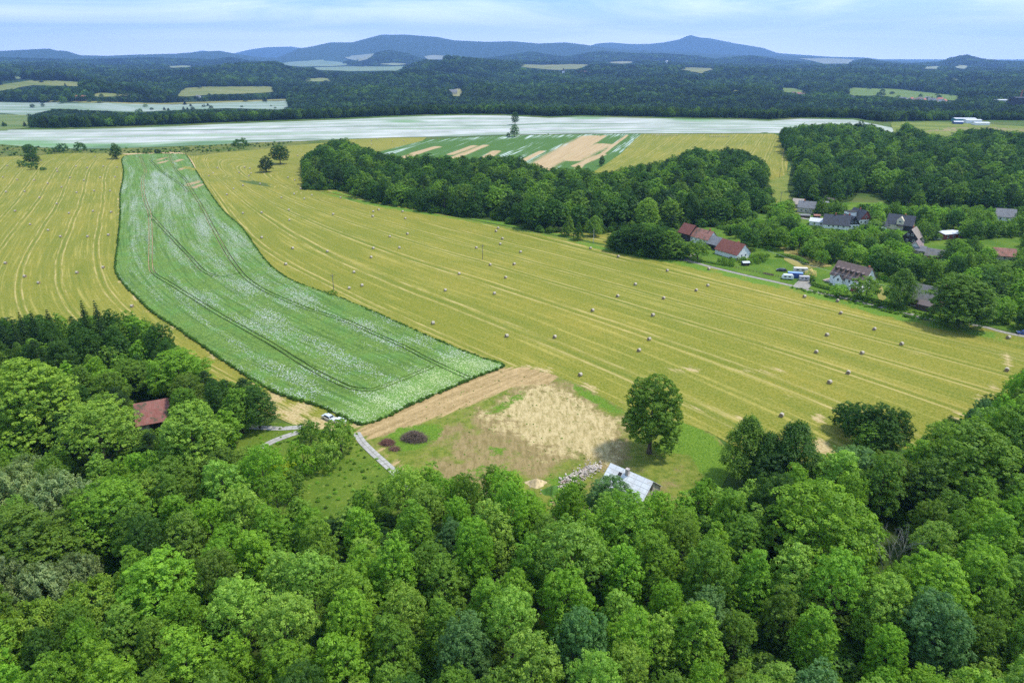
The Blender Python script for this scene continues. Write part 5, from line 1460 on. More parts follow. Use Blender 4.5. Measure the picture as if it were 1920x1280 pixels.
def far_wood(name, r0, r1, sp, label, seed, amax=44, keep_fn=None, hmul=1.0):
    rs = np.random.RandomState(seed)
    Xs, Ys, Ss = [], [], []
    r = r0
    while r < r1:
        s = sp(r)
        n = int(2 * R(amax) * r / s)
        a = np.linspace(-R(amax), R(amax), n) + rs.uniform(-.45, .45, n) * s / r
        rr = r + rs.uniform(-.45, .45, n) * s
        Xs.append(rr * np.sin(a)); Ys.append(rr * np.cos(a)); Ss.append(np.full(n, s)); r += s
    X = np.concatenate(Xs); Y = np.concatenate(Ys); S = np.concatenate(Ss)
    rr = np.hypot(X, Y); a = np.arctan2(X, Y)
    Z = H(X, Y)
    hh = np.clip(S * 1.25, 13, 30) * rs.uniform(.75, 1.2, len(X)) * hmul; ww = S * rs.uniform(1.15, 1.5, len(X))
    px, py = proj(X, Y, Z); tx, ty = proj(X, Y, Z + hh)
    ok = rr > np.interp(a, _caz, _cr) + 28
    stray = rs.uniform(0, 1, len(X)) < .012; inc = np.zeros(len(X), bool)
    for c in CLEAR_PX:
        inc |= inside(c, px, py) | inside(c, tx, ty + 1.0) | inside(c, px, (py + ty) / 2)
    ok &= (~inc) | (stray & (rr < 4500))
    hh = np.where(inc, hh * .6, hh); ww = np.where(inc, ww * .7, ww)
    ok &= ~((inside([(1660,215),(2400,215),(2400,250),(1660,250)], px, py)) & (py > 228) & (px > 1690))
    if keep_fn is not None: ok &= keep_fn(px, py, tx, ty)
    X, Y, hh, ww, rr = X[ok], Y[ok], hh[ok], ww[ok], rr[ok]
    n = len(X)
    idx = rs.choice(7, n, p=[.24, .24, .2, .2, .05, .03, .04])
    patch = fnoise(X, Y, 260.0)
    con = (fnoise(X + 900, Y, 420.0) > .12) & (rs.uniform(0, 1, n) < .8); idx = np.where(con, rs.choice([4, 6, 6], n), idx); patch = patch - .8 * con
    t = tint_arr(n, rs, [('dark', .5), ('mid', .25), ('deep', .25)]) * np.clip(.66 + .30 * patch[:, None], .22, 1.3)
    mass(name, X, Y, hh, ww, idx, t, label, 'forest', seed)
    return n
n1 = far_wood('forest', 850, 2300, lambda r: max(8.5, r / 190), 'continuous wooded valley behind the white field', 21)
n2 = far_wood('forest', 2300, 5200, lambda r: r / 170, 'wooded low hills beyond the valley', 22)
n3 = far_wood('forest', 5200, 10500, lambda r: r / 210, 'distant forest on the blue hills', 23, hmul=.8)
print('far', n1, n2, n3)
# scrub and saplings on the forest floor and field margins
def scrub(name, S, n, hr, tints, label, seed, bottom=False, keep=True):
    rs = np.random.RandomState(seed)
    gp = np.array([tuple(at(p[0], p[1])[:2]) for p in S if p[1] > 130]); x0, y0 = gp.min(0); x1, y1 = gp.max(0)
    X = rs.uniform(x0, x1, n * 6); Y = rs.uniform(y0, y1, n * 6); Z = H(X, Y)
    bx, by = proj(X, Y, Z); ok = inside(S, bx, by) & (Y > 5)
    if keep:
        for k_ in KEEP: ok &= ~((bx > k_[0] - 2) & (bx < k_[2] + 2) & (by > k_[1] + 2) & (by < k_[3] + 5))
    X, Y = X[ok][:n], Y[ok][:n]; m = len(X)
    h = rs.uniform(*hr, m)
    mass(name, X, Y, h, h * rs.uniform(.9, 1.5, m), rs.choice(4, m), tint_arr(m, rs, tints), label, 'undergrowth', seed, dz=-.15 * h.mean())
scrub('undergrowth', [(-200,640),(200,620),(330,680),(420,740),(440,820),(440,870),(360,930),(430,1030),(560,980),(700,960),(880,960),(1010,1010),(1180,990),(1300,960),(1450,935),(1700,905),(1800,830),(1950,760),(2100,1380),(-300,1380)], 3200, (1.5, 4.0), [('dark', .5), ('mid', .4), ('bright', .1)], 'dense undergrowth beneath the near wood', 31)

scrub('undergrowth', [(562,356),(600,330),(700,345),(800,360),(950,370),(1080,390),(1200,400),(1330,380),(1446,360),(1452,400),(1400,400),(1392,424),(1345,428),(1290,424),(1275,442),(1240,430),(1180,430),(1130,440),(1080,436),(1010,437),(940,416),(870,408),(790,396),(700,382),(650,359)], 1500, (2, 6), [('dark', .6), ('mid', .4)], 'dense bushes along the foot of the middle wood', 32)
scrub('undergrowth', [(1462,262),(1640,262),(1950,285),(2100,404),(1860,403),(1665,391),(1650,366),(1610,362),(1598,376),(1560,386),(1490,381),(1476,354),(1484,312)], 1500, (2, 6), [('dark', .6), ('mid', .4)], 'dense bushes beneath the wood above the village', 33)
scrub('undergrowth', [(1400,402),(1480,384),(1640,388),(1860,405),(1990,410),(1990,635),(1905,618),(1838,600),(1760,560),(1640,520),(1560,500),(1480,472),(1400,465)], 700, (1, 3.2), [('mid', .5), ('bright', .3), ('dark', .2)], 'garden scrub and hedges between the village houses', 34)

def edge_plants(name, line, step, hr, tint, label, seed, closed=True, off=.2, z=0.0):
    rs = np.random.RandomState(seed); L = list(line) + ([line[0]] if closed else []); P = []
    for a, b in zip(L[:-1], L[1:]):
        d = math.hypot(b[0] - a[0], b[1] - a[1]); k = max(1, int(d / step)); t = rs.uniform(0, 1, k)[:, None]
        P.append(np.array(a) * (1 - t) + np.array(b) * t + rs.normal(size=(k, 2)) * off)
    P = np.concatenate(P); m = len(P); h = rs.uniform(*hr, m)
    mass(name, P[:, 0], P[:, 1], h, h * rs.uniform(.8, 1.3, m), rs.choice(4, m), tint * rs.uniform(.7, 1.35, (m, 1)), label, 'plants', seed, z)
edge_plants('crop_edge', POPPY, .42, (.6, 1.15), np.array([(.10, .21, .028)]), 'ragged plants along the outer edge of the tall poppy crop', 41)
for c_ in tr_c: c_ = [q for q in c_ if inside(POPPY, [q[0]], [q[1]])[0]]; edge_plants('crop_edge', off_line(c_, 1.7) + off_line(c_, -1.7)[::-1], .9, (.45, .75), np.array([(.10, .21, .03)]), 'taller crop plants beside the wheel tracks', 42, True, .15) if len(c_) > 3 else None
scrub('undergrowth', [(1148,462),(1160,472),(1200,480),(1240,485),(1278,486),(1280,474),(1240,462),(1180,452),(1150,452)], 260, (3, 7), [('dark', .6), ('mid', .4)], 'low foliage closing the dense clump beside the farm track', 39, keep=False)
scrub('weeds', [(690,810),(745,800),(860,722),(944,688),(1100,728),(1172,768),(1340,815),(1380,860),(1330,930),(1150,930),(980,930),(880,910),(780,905),(700,850)], 300, (.12, .40), [('bright', .6), ('fresh', .4)], 'scattered weeds and grass tufts on the bare plot', 35)
scrub('weeds', [(440,850),(440,800),(560,797),(640,812),(700,850),(780,925),(700,960),(560,990),(430,1040)], 320, (.2, .9), [('bright', .5), ('fresh', .3), ('mid', .2)], 'tall weeds on the grassy bank beside the slab path', 36)
scrub('weeds', [(1480,540),(1560,560),(1640,580),(1745,606),(1790,612),(1750,592),(1640,566),(1560,548)], 260, (.4, 1.4), [('bright', .4), ('mid', .6)], 'rough verge plants between field and village road', 37, keep=False)
scrub('weeds', [(0,272),(150,281),(320,277),(450,270),(560,266),(480,278),(365,291),(236,287),(60,290),(0,294)], 500, (.5, 2.2), [('dark', .6), ('mid', .4)], 'low scrub strip between the white field and the meadows', 38)

# the woods go on beyond both sides of the view
rs = np.random.RandomState(77); xs, ys = np.meshgrid(np.arange(-420, 900, 7.5), np.arange(20, 1000, 7.5)); xs = (xs + rs.uniform(-3, 3, xs.shape)).ravel(); ys = (ys + rs.uniform(-3, 3, ys.shape)).ravel()
aa = np.arctan2(xs, ys); bx_, by_ = proj(xs, ys, H(xs, ys)); tx_, ty_ = proj(xs, ys, H(xs, ys) + 15.0)
okk = (np.abs(aa) < R(56)) & (((bx_ < -75) & (tx_ < -75) & (by_ > 650)) | ((bx_ > 1995) & (tx_ > 1995) & ((by_ > 715) | ((by_ < 640) & (by_ > 262)))))
xs, ys = xs[okk], ys[okk]; m_ = len(xs); hh_ = rs.uniform(11, 19, m_)
mass('woodland', xs, ys, hh_, hh_ * rs.uniform(.5, .66, m_), rs.choice(4, m_), tint_arr(m_, rs, [('bright', .3), ('mid', .4), ('dark', .3)]), 'woodland continuing beyond both edges of the picture', 'woodland', 78)
# ================================================================== OBJECTS
# ------------------------------------------------------------------ bales
def mat_bale():
    n = NT('straw_bale'); o = n.obj()
    sx = n.n('ShaderNodeSeparateXYZ'); n.l(o, sx.inputs[0])
    f = n.noise(n.scale(o, (1, 14, 14)), 1.2, 4, 0.6); g = n.noise(o, 6, 4, 0.7)
    c = n.mix(n.rng(f, .3, .7), (0.42, 0.36, 0.27), (0.60, 0.53, 0.42))
    n.pbr(n.mix(n.rng(g, .35, .6, .35, 0), c, (0.30, 0.24, 0.15)), 0.85, 0, n.bump(f, .4, .05)); return n.m
def mat_bale_end():
    n = NT('straw_end'); o = n.obj()
    v = n.n('ShaderNodeTexWave', wave_type='RINGS', rings_direction='X', i_Scale=3.2, i_Distortion=3.0, i_Detail=3.0); n.l(o, v.inputs[0])
    n.pbr(n.mix(v.outputs['Fac'], (0.22, 0.155, 0.09), (0.36, 0.26, 0.15)), 0.95, 0, n.bump(v.outputs['Fac'], .5, .05)); return n.m
M_BALE, M_BEND = mat_bale(), mat_bale_end()
def bale_mesh():
    n = 22; V, F, fm = [], [], []
    xs = [(-.66, .70), (-.63, .755), (-.3, .775), (0, .77), (.3, .775), (.63, .755), (.66, .70)]
    rs = random.Random(3)
    for (x, r) in xs:
        for i in range(n):
            a = 2 * math.pi * i / n; q = r * (1 + rs.uniform(-.012, .012)) * (.965 if math.sin(a) < -.8 else 1)
            V.append((x, q * math.cos(a), q * math.sin(a) + .74))
    for k in range(len(xs) - 1):
        for i in range(n):
            F.append((k * n + i, k * n + (i + 1) % n, (k + 1) * n + (i + 1) % n, (k + 1) * n + i)); fm.append(0)
    c0 = len(V); V.append((-.60, 0, .74)); V.append((.60, 0, .74))
    for i in range(n):
        F.append((c0, (i + 1) % n, i)); fm.append(1)
        b = (len(xs) - 1) * n; F.append((c0 + 1, b + i, b + (i + 1) % n)); fm.append(1)
    o = mesh_obj('round_hay_bale', V, F, mats=[M_BALE, M_BEND], fm=fm, smooth=False)
    bm = bmesh.new(); bm.from_mesh(o.data); bmesh.ops.recalc_face_normals(bm, faces=bm.faces); bm.to_mesh(o.data); bm.free()
    for p in o.data.polygons: p.use_smooth = p.material_index == 0
    me = o.data; bpy.data.objects.remove(o); return me
BALE = bale_mesh()
B_WEST = [(14,311),(6,331),(33,336),(65,337),(12,359),(47,358),(107,317),(108,322),(90,343),(75,370),(29,395),(57,420),(78,301),(179,294),(143,312),(132,332),(116,350),(107,381),(91,431),(164,315),(158,337),(144,360),(130,399),(194,312),(188,332),(177,357),(175,395),(220,314),(216,331),(207,357),(209,397),
          (114,443),(165,443),(204,440),(11,493),(47,518),(73,530),(145,511),(194,501),(248,574),(12,599)]
B_TOP = [(408,315),(459,314),(469,316),(400,325),(449,324),(471,325),(392,330),(467,330),(558,292),(582,292),(594,282),(540,332),(553,337),(488,344),(456,347),(438,353),(426,364),(564,353),(552,363),(585,365),(528,370),(571,372),(639,370),(456,399),(491,398),(542,393),(625,401),(543,412)]
B_MAIN = [(491,445),(549,465),(614,471),(536,495),(700,396),(710,393),(699,405),(755,396),(760,409),(731,443),(764,438),(700,465),(749,464),(696,482),(664,510),(679,535),(655,540),(934,427),(930,433),(942,447),(938,457),(893,464),(919,496),(861,513),(948,520),(835,544),(927,550),(812,606),(950,630),
          (976,472),(964,495),(1107,465),(1159,481),(1191,533),(1158,555),(1111,582),(1040,632),(1088,703),(1198,657),(1217,636),(1251,507),(1329,504),(1327,535),(1305,544),(1244,559),(1224,591),(1465,779),(1508,556),(1570,564),(1576,587),(1639,617),(1550,628),(1690,645),(1530,660),(1616,662),(1590,699),
          (1890,633),(1887,694),(1555,717),(1715,880)]
B_FAR = [(697,264),(707,260.5),(697,271),(736,265),(757,264)]
rb = random.Random(12)
BL = {(1465,779): 'hay bale half hidden behind the birch tops', (1715,880): 'hay bale squeezed between trees at the right meadow corner', (1088,703): 'hay bale nearest to the bare plot and its lone linden', (812,606): 'hay bale closest to the long edge of the tall poppy crop',
      (1890,633): 'hay bale beside the road at the right frame edge', (1887,694): 'hay bale on the wheel tracks at the right frame edge', (248,574): 'hay bale between dark spruces and the poppy crop', (919,496): 'hay bale just right of the pole in mid meadow', (893,464): 'hay bale just left of the pole in mid meadow',
      (1329,504): 'hay bale touching the road below the red-roofed farm', (1251,507): 'hay bale below the dense dark trees by the farm track', (1508,556): 'hay bale below the caravans', (1570,564): 'hay bale below the white dormer house', (1576,587): 'hay bale two rows below the white dormer house', (1107,465): 'hay bale below the lone conical trees',
      (12,599): 'hay bale at the left frame edge touching the spruces', (78,301): 'hay bale beside the tree clump of the west meadow', (179,294): 'hay bale on the top headland of the west meadow', (491,445): 'hay bale beside the right edge of the poppy crop, upper one', (536,495): 'hay bale beside the right edge of the poppy crop, lower one',
      (1715,880): 'hay bale squeezed between trees at the right meadow corner', (1555,717): 'hay bale nearest above the round meadow tree', (1590,699): 'second hay bale above the round meadow tree', (1040,632): 'hay bale on the same straw row as the one by the poppy corner', (950,630): 'hay bale straight above the poppy field corner'}
_bl = []
def put_bale(px, py, ang, label, group, big=1.0):
    p = at(px, py + 2.2 if py > 330 else py + 1.0)
    o = bpy.data.objects.new('round_hay_bale', BALE); col.objects.link(o)
    o.location = (p.x, p.y, H1(p.x, p.y) + 0.06); o.rotation_euler = (0, 0, ang); s = rb.uniform(.80, .92) * big
    o.scale = (s, s, s)
    tag(o, label, 'hay bale', group)
    if (px, py) not in BL and 'stored' not in group: _bl.append((px, py, o))
for (px, py) in B_WEST: put_bale(px, py, rb.uniform(-.25, .3), BL.get((px, py), 'round hay bale lying on the west meadow left of the poppy crop'), 'hay bales of the west meadow')
for (px, py) in B_TOP: put_bale(px, py, rb.uniform(-.4, .6), BL.get((px, py), 'small far hay bale on the upper meadow near the lone tree pair'), 'hay bales of the upper meadow')
for (px, py) in B_MAIN: put_bale(px, py, R(35) + rb.uniform(-.35, .35), BL.get((px, py), 'round hay bale lying on the wide main meadow'), 'hay bales of the main meadow')
for (px, py) in B_FAR: put_bale(px, py, rb.uniform(0, 3), 'tiny hay bale behind the middle wood, left of the striped field', 'hay bales behind the middle wood')
for i in range(13): put_bale(1223 + i * 3.85, 253.4 + i * .04, 0, f'{ORD[i]} bale from the left in the left stored row below the white field', 'left stored bale row')
for i in range(10): put_bale(1331 + i * 3.9, 255.8 + i * .05, 0, f'{ORD[i]} bale from the left in the right stored row below the white field', 'right stored bale row')
BLM = [(60,308,'the west meadow tree clump'),(219,290,'the twin-headed tree'),(110,320,'the west meadow headland'),(230,360,'the upper left crop edge'),(217,450,'the left bend of the crop'),(110,400,'the west meadow middle'),(10,420,'the left frame edge'),(60,575,'the leftmost spruces'),(150,560,'the barn wood spruces'),
 (352,293,'the top right crop corner'),(400,368,'the upper right crop edge'),(455,430,'the right bend of the crop'),(500,305,'the left tree of the lone pair'),(530,300,'the right tree of the lone pair'),(566,350,'the left tip of the middle wood'),(650,356,'the foot of the middle wood'),(626,530,'the pole at the crop edge'),(560,533,'the long crop edge'),
 (700,420,'the upper main meadow'),(780,393,'the middle wood edge'),(905,480,'the mid-meadow pole'),(930,412,'the flowering wood edge'),(1066,440,'the conical pair'),(830,640,'the lower crop edge'),(944,687,'the front crop corner'),(1217,760,'the lone linden'),(1180,600,'the centre of the main meadow'),(1255,484,'the farm entrance'),
 (1400,517,'the garden fence'),(1584,545,'the white dormer house'),(1725,580,'the grey barn'),(1793,612,'the huge rounded tree'),(1640,790,'the round meadow tree'),(1560,640,'the right half of the main meadow'),(1890,660,'the right frame edge'),(700,266,'the far stubble strip')]
_g = {}
for (x, y, o) in _bl:
    l = min(BLM, key=lambda l: (l[0] - x) ** 2 + (1.6 * (l[1] - y)) ** 2); dx, dy = x - l[0], (y - l[1]) * 1.6
    _g.setdefault((('right of' if dx > 0 else 'left of') if abs(dx) > abs(dy) else ('below' if dy > 0 else 'above'), l[2]), []).append((math.hypot(dx, dy), o))
for (sd_, ln), l in _g.items():
    l.sort(key=lambda q: q[0])
    for i, (_, o) in enumerate(l): o['label'] = f"{'nearest' if i == 0 else ORD[i] + '-nearest'} round hay bale {sd_} {ln}" if len(l) > 1 else f"only round hay bale close {sd_} {ln}"

# ------------------------------------------------------------------ building kit
M_WHITE = simple('white_render', (0.82, 0.81, 0.78), .85, var=.08, sc=.8)
M_CREAM = simple('cream_render', (0.66, 0.58, 0.42), .85, var=.08, sc=.8)
M_STONE = simple('rough_plaster', (0.50, 0.44, 0.36), .9, var=.3, sc=1.2, bump=.3, c2=(0.30, 0.25, 0.20))
M_DARKW = simple('dark_boards', (0.035, 0.030, 0.028), .8, var=.4, sc=2)
M_BROWNW = simple('brown_boards', (0.11, 0.075, 0.055), .85, var=.3, sc=2)
M_REDW = simple('red_boards', (0.28, 0.075, 0.05), .8, var=.25, sc=2)
M_GLASS = simple('window_glass', (0.03, 0.04, 0.05), .15, var=.2, spec=.6)
M_FRAME = simple('white_frame', (0.75, 0.75, 0.73), .6, var=.05)
M_BRICK = simple('brick', (0.38, 0.13, 0.07), .9, var=.3, sc=3)
def roof_mat(name, a, b, rows=0.33, moss=None, metal=0.0, rough=.8, seam=0.6):
    n = NT(name); st = n.uv('st'); sx = n.n('ShaderNodeSeparateXYZ'); n.l(st, sx.inputs[0])
    f = n.noise(n.obj(), 0.9, 6, 0.7); g = n.noise(n.scale(st, (3, 3, 0)), 1, 3, .6)
    c = n.mix(n.rng(f, .32, .68), a, b)
    r = n.rng(n.math('PINGPONG', n.math('ADD', sx.outputs[1], 50), rows / 2), 0, rows * .16, 1, 0)
    r2 = n.rng(n.math('PINGPONG', n.math('ADD', sx.outputs[0], 50), seam / 2), 0, seam * .09, 1, 0)
    c = n.mix(n.math('MULTIPLY', n.math('MAXIMUM', r, r2), .5), c, tuple(v * .4 for v in a))
    c = n.mix(n.rng(g, .45, .65, 0, .4), c, tuple(v * .75 for v in b))
    if moss: c = n.mix(n.rng(n.noise(n.obj(), .45, 6, .75), .50, .62), c, moss)
    n.pbr(c, rough, metal, n.bump(n.math('ADD', n.math('MULTIPLY', r, -1), g), .4, .05), .3); return n.m
R_RED = roof_mat('red_tiles', (0.18, 0.060, 0.045), (0.27, 0.10, 0.07), moss=None)
R_OLDRED = roof_mat('weathered_red_tiles', (0.30, 0.12, 0.085), (0.46, 0.23, 0.17), moss=(0.14, 0.10, 0.07))
R_BARNRED = roof_mat('mossy_red_tiles', (0.25, 0.085, 0.065), (0.38, 0.175, 0.145), moss=(0.09, 0.085, 0.05))
R_BROWN = roof_mat('brown_tiles', (0.155, 0.105, 0.085), (0.23, 0.165, 0.135))
R_GREY = roof_mat('grey_slates', (0.15, 0.15, 0.155), (0.27, 0.27, 0.27))
R_OLDGREY = roof_mat('old_grey_slates', (0.11, 0.11, 0.11), (0.26, 0.25, 0.24), moss=(0.17, 0.15, 0.12))
R_DARK = roof_mat('dark_slates', (0.045, 0.05, 0.06), (0.085, 0.09, 0.105))
R_LIGHT = roof_mat('light_sheeting', (0.55, 0.57, 0.60), (0.70, 0.72, 0.75))
R_TIN = roof_mat('tin_sheets', (0.66, 0.67, 0.66), (0.84, 0.85, 0.84), rows=1.25, metal=.0, rough=.5, seam=2.0, moss=(0.58, 0.56, 0.53))
R_FARRED = simple('far_red_roof', (0.45, 0.16, 0.11), .8)

def roof_part(name, L, D, z0, rh, ov, mat, parent, thick=.16, y_off=0.0, hip=0.0):
    """gable roof, ridge along X"""
    x = L / 2 + ov; y = D / 2 + ov; zt = z0 + rh; k = rh / (D / 2); ze = z0 - ov * k
    V, F, UV = [], [], []
    def quad(p, u):
        b = len(V); V.extend(p); UV.extend(u); F.append(tuple(range(b, b + len(p))))
    sl = math.hypot(y, zt - ze); xr = x - hip
    for s in (-1, 1):
        top = [(-x, s * y, ze), (x, s * y, ze), (xr, 0, zt), (-xr, 0, zt)]
        uv = [(0, 0), (2 * x, 0), (x + xr, sl), (x - xr, sl)]
        if s > 0: top = top[::-1]; uv = uv[::-1]
        quad(top, uv)
        low = [(q[0], q[1], q[2] - thick) for q in top][::-1]; quad(low, uv[::-1])
        quad([(-x, s * y, ze), (-x, s * y, ze - thick), (x, s * y, ze - thick), (x, s * y, ze)], [(0, 0)] * 4)
        for e_ in (-1, 1):
            quad([(e_ * x, s * y, ze), (e_ * xr, 0, zt), (e_ * xr, 0, zt - thick), (e_ * x, s * y, ze - thick)], [(0, 0)] * 4)
    if hip:
        for e_ in (-1, 1): quad([(e_ * x, -y, ze), (e_ * x, y, ze), (e_ * xr, 0, zt)], [(0, 0), (2 * y, 0), (y, sl)])
    V = [(a, b + y_off, c) for a, b, c in V]
    o = mesh_obj(name, V, F, mat, parent)
    uv = o.data.uv_layers.new(name='st')
    for lp in o.data.loops: uv.data[lp.index].uv = UV[lp.vertex_index]
    bm = bmesh.new(); bm.from_mesh(o.data); bmesh.ops.recalc_face_normals(bm, faces=bm.faces); bm.to_mesh(o.data); bm.free()
    return o
def walls_part(L, D, z1, rh, mat, parent, name='wall', z0=-1.0, gable=True):
    mb = MB()
    prof = [(-D / 2, z0), (D / 2, z0), (D / 2, z1), (0, z1 + rh - .02), (-D / 2, z1)] if gable else [(-D / 2, z0), (D / 2, z0), (D / 2, z1), (-D / 2, z1)]
    n = len(prof)
    V = [(-L / 2, a, b) for a, b in prof] + [(L / 2, a, b) for a, b in prof]
    F = [(i, (i + 1) % n, n + (i + 1) % n, n + i) for i in range(n)] + [tuple(range(n)), tuple(range(n, 2 * n))]
    mb.add(V, F)
    return mb.build(name, mat, parent)
def window(parent, x, y, z, face, w=.95, h=1.25, frame=None, name='window'):
    """face: 'f' front (-y), 'b' back, 'l' -x gable, 'r' +x gable"""
    rz = {'f': 0, 'b': math.pi, 'l': -math.pi / 2, 'r': math.pi / 2}[face]
    f = MB(); f.box((0, -.03, 0), (w + .22, .10, h + .22))
    fo = f.build(name, frame or M_FRAME, parent); fo.location = (x, y, z); fo.rotation_euler = (0, 0, rz)
    g = MB(); g.box((-w * .26, -.10, 0), (w * .44, .05, h * .92)); g.box((w * .26, -.10, 0), (w * .44, .05, h * .92))
    g.build('pane', M_GLASS, fo)
    return fo
def house(name, px, py, rz, L, D, wh, rh, rm, wm, label, cat='house', group=None, ov=.45, front=(), right=(), left=(), chim=(), doors=(), gable_mat=None, z=0.0, wsz=(.95, 1.2), frame=None, base=None, hip=0.0):
    """px,py: the photo position of the centre of the front wall foot (front = -y side)"""
    b = at(px, py)
    c, s = math.cos(rz), math.sin(rz)
    cx, cy_ = b.x - s * D / 2, b.y + c * D / 2
    r = empty(name, (cx, cy_, H1(cx, cy_) + z), rz)
    walls_part(L, D, wh, rh, wm, r)
    if gable_mat:
        for e_ in (-1, 1):
            mb = MB(); mb.prism([(-D / 2 - .02, wh - .1), (D / 2 + .02, wh - .1), (0, wh + rh - .05)], e_ * (L / 2 + .03), e_ * (L / 2 + .09), 'X'); mb.build('gable', gable_mat, r)
    if base:
        mb = MB(); mb.box((0, 0, .1), (L + .12, D + .12, 1.0)); mb.build('plinth', base, r)
    roof_part('roof', L, D, wh, rh, ov, rm, r, hip=hip)
    for (x, zz) in front: window(r, x, -D / 2, zz, 'f', *wsz, frame)
    for (y, zz) in right: window(r, L / 2 + (.1 if gable_mat else 0), y, zz, 'r', *wsz, frame)
    for (y, zz) in left: window(r, -L / 2 - (.1 if gable_mat else 0), y, zz, 'l', *wsz, frame)
    for (x, y, hgt) in chim:
        mb = MB(); zz = wh + rh * (1 - abs(y) / (D / 2)); mb.box((x, y, zz + hgt / 2 - .5), (.7, .7, hgt + 1)); mb.box((x, y, zz + hgt + .06), (.86, .86, .14)); mb.build('chimney', M_BRICK if hgt > 0 else M_STONE, r)
    for (x, w, h_, m_) in doors:
        mb = MB(); mb.box((x, -D / 2 - .04, h_ / 2), (w, .12, h_)); mb.build('door', m_, r)
    tag(r, label, cat, group); return r
def ang(p, q):
    a, b = at(*p), at(*q); return math.atan2(b.y - a.y, b.x - a.x)
def dist(p, q):
    a, b = at(*p), at(*q); return math.hypot(b.y - a.y, b.x - a.x)

# farm with red roofs
A1 = ang((1272, 449), (1340, 468)); print('farm angle', math.degrees(A1))
house('barn', 1281, 451, A1, 8.6, 9, 4.8, 4.6, R_RED, M_DARKW, 'black boarded barn with a red tile roof at the left end of the farm', 'barn')
house('farmhouse', 1309, 457.5, A1, 13.5, 8.5, 4.0, 4.2, R_OLDRED, M_WHITE, 'long white farmhouse with a weathered red roof', 'house', front=[(-5, 2.4), (-2, 2.4), (1.2, 2.4), (4.2, 2.4)], right=[(0, 2.2)], chim=[(4.0, 0, 1.0)], wsz=(.8, .9), doors=[(5.8, 1.1, 2.1, M_BROWNW)])
house('barn', 1334, 468, A1, 7.0, 8.0, 3.4, 3.6, R_GREY, M_DARKW, 'grey-roofed barn between the white farmhouse and the dark red roof', 'barn')
house('barn', 1360, 482, A1 - .04, 15.5, 10.5, 3.2, 5.0, R_RED, M_WHITE, 'large barn with a dark red roof and white gable', 'barn', chim=[(2.5, 0.8, .9)], right=[(-1.5, 2.2), (1.5, 2.2)], wsz=(.8, 1.0))
house('garden_shed', 1399, 499, R(5), 3.4, 2.6, 1.9, .5, R_LIGHT, M_DARKW, 'small dark garden shed with a pale flat roof by the farm hedge', 'shed', ov=.25, doors=[(0, .9, 1.7, M_BROWNW)])

# white dormer house
A2 = ang((1558, 531), (1612, 546)); L2 = dist((1557, 531), (1613, 546)); print('white', math.degrees(A2), L2)
hw = house('white_house', 1584, 538.5, A2, L2 + 1.5, 10.5, 4.6, 5.6, R_BROWN, M_WHITE, 'large white house with a brown roof and a row of six small dormers', 'house',
           front=[(-6.0, 3.0), (1.6, 3.0), (4.6, 3.0), (7.0, 3.0)], left=[(-2.5, 3.0), (2.5, 3.0), (0, 6.2)], right=[(-2.5, 3.0), (2.5, 3.0), (0, 6.4)], chim=[(6.6, .4, .9), (-3.5, 1.5, .7)], z=0.3, wsz=(.9, 1.15))
k2 = 5.6 / 5.25
for i in range(6):
    x = -6.6 + i * 2.55; y = -3.25; zb = 4.6 + 5.6 - k2 * abs(y)
    d = MB(); d.box((x, y - .25, zb + .42), (1.15, 1.5, 1.05)); do = d.build('dormer', R_BROWN and M_BROWNW, hw)
    rf = MB(); rf.prism([(x - .78, zb + .95), (x + .78, zb + .95), (x, zb + 1.45)], y - 1.2, y + 1.4); rf.build('dormer_roof', simple('dormer_tiles', (0.17, 0.13, 0.12), .8) if i == 0 else bpy.data.materials['dormer_tiles'], do)
    w_ = MB(); w_.box((x, y - 1.03, zb + .45), (.66, .06, .66)); w_.build('pane', M_GLASS, do)
# gabled porch and basement
pr = MB(); V = []
pr.prism([(-5.2, -1), (-.9, -1), (-.9, 3.6), (-3.05, 5.6), (-5.2, 3.6)], -5.25 - 1.7, -5.2)
po = pr.build('porch', M_WHITE, hw)
for sx_ in (-1, 1):
    q = MB(); V = [(-3.05, -7.25, 5.85), (-3.05, -4.6, 5.85), (-3.05 + sx_ * 2.6, -4.6, 3.35), (-3.05 + sx_ * 2.6, -7.25, 3.35)]
    V += [(a, b, c - .2) for a, b, c in V]; q.add(V, [(0, 1, 2, 3), (7, 6, 5, 4), (0, 3, 7, 4), (1, 5, 6, 2), (0, 4, 5, 1), (3, 2, 6, 7)]); q.build('porch_roof', R_DARK and M_DARKW, po)
window(po, -3.05, -6.95, 3.0, 'f', .8, 1.2)
gb = MB(); gb.box((6.4, -6.9, 1.0), (5.6, 3.3, 2.6)); gbo = gb.build('garage', M_WHITE, hw)
g2 = MB(); g2.box((6.6, -8.60, .9), (3.6, .12, 2.1)); g2.build('garage_door', M_REDW, gbo)
tr = MB(); tr.box((-9.6, -2.5, .12), (4.6, 5.5, .3)); tr.build('terrace', simple('terrace_paving', (0.42, 0.33, 0.27), .9), hw)

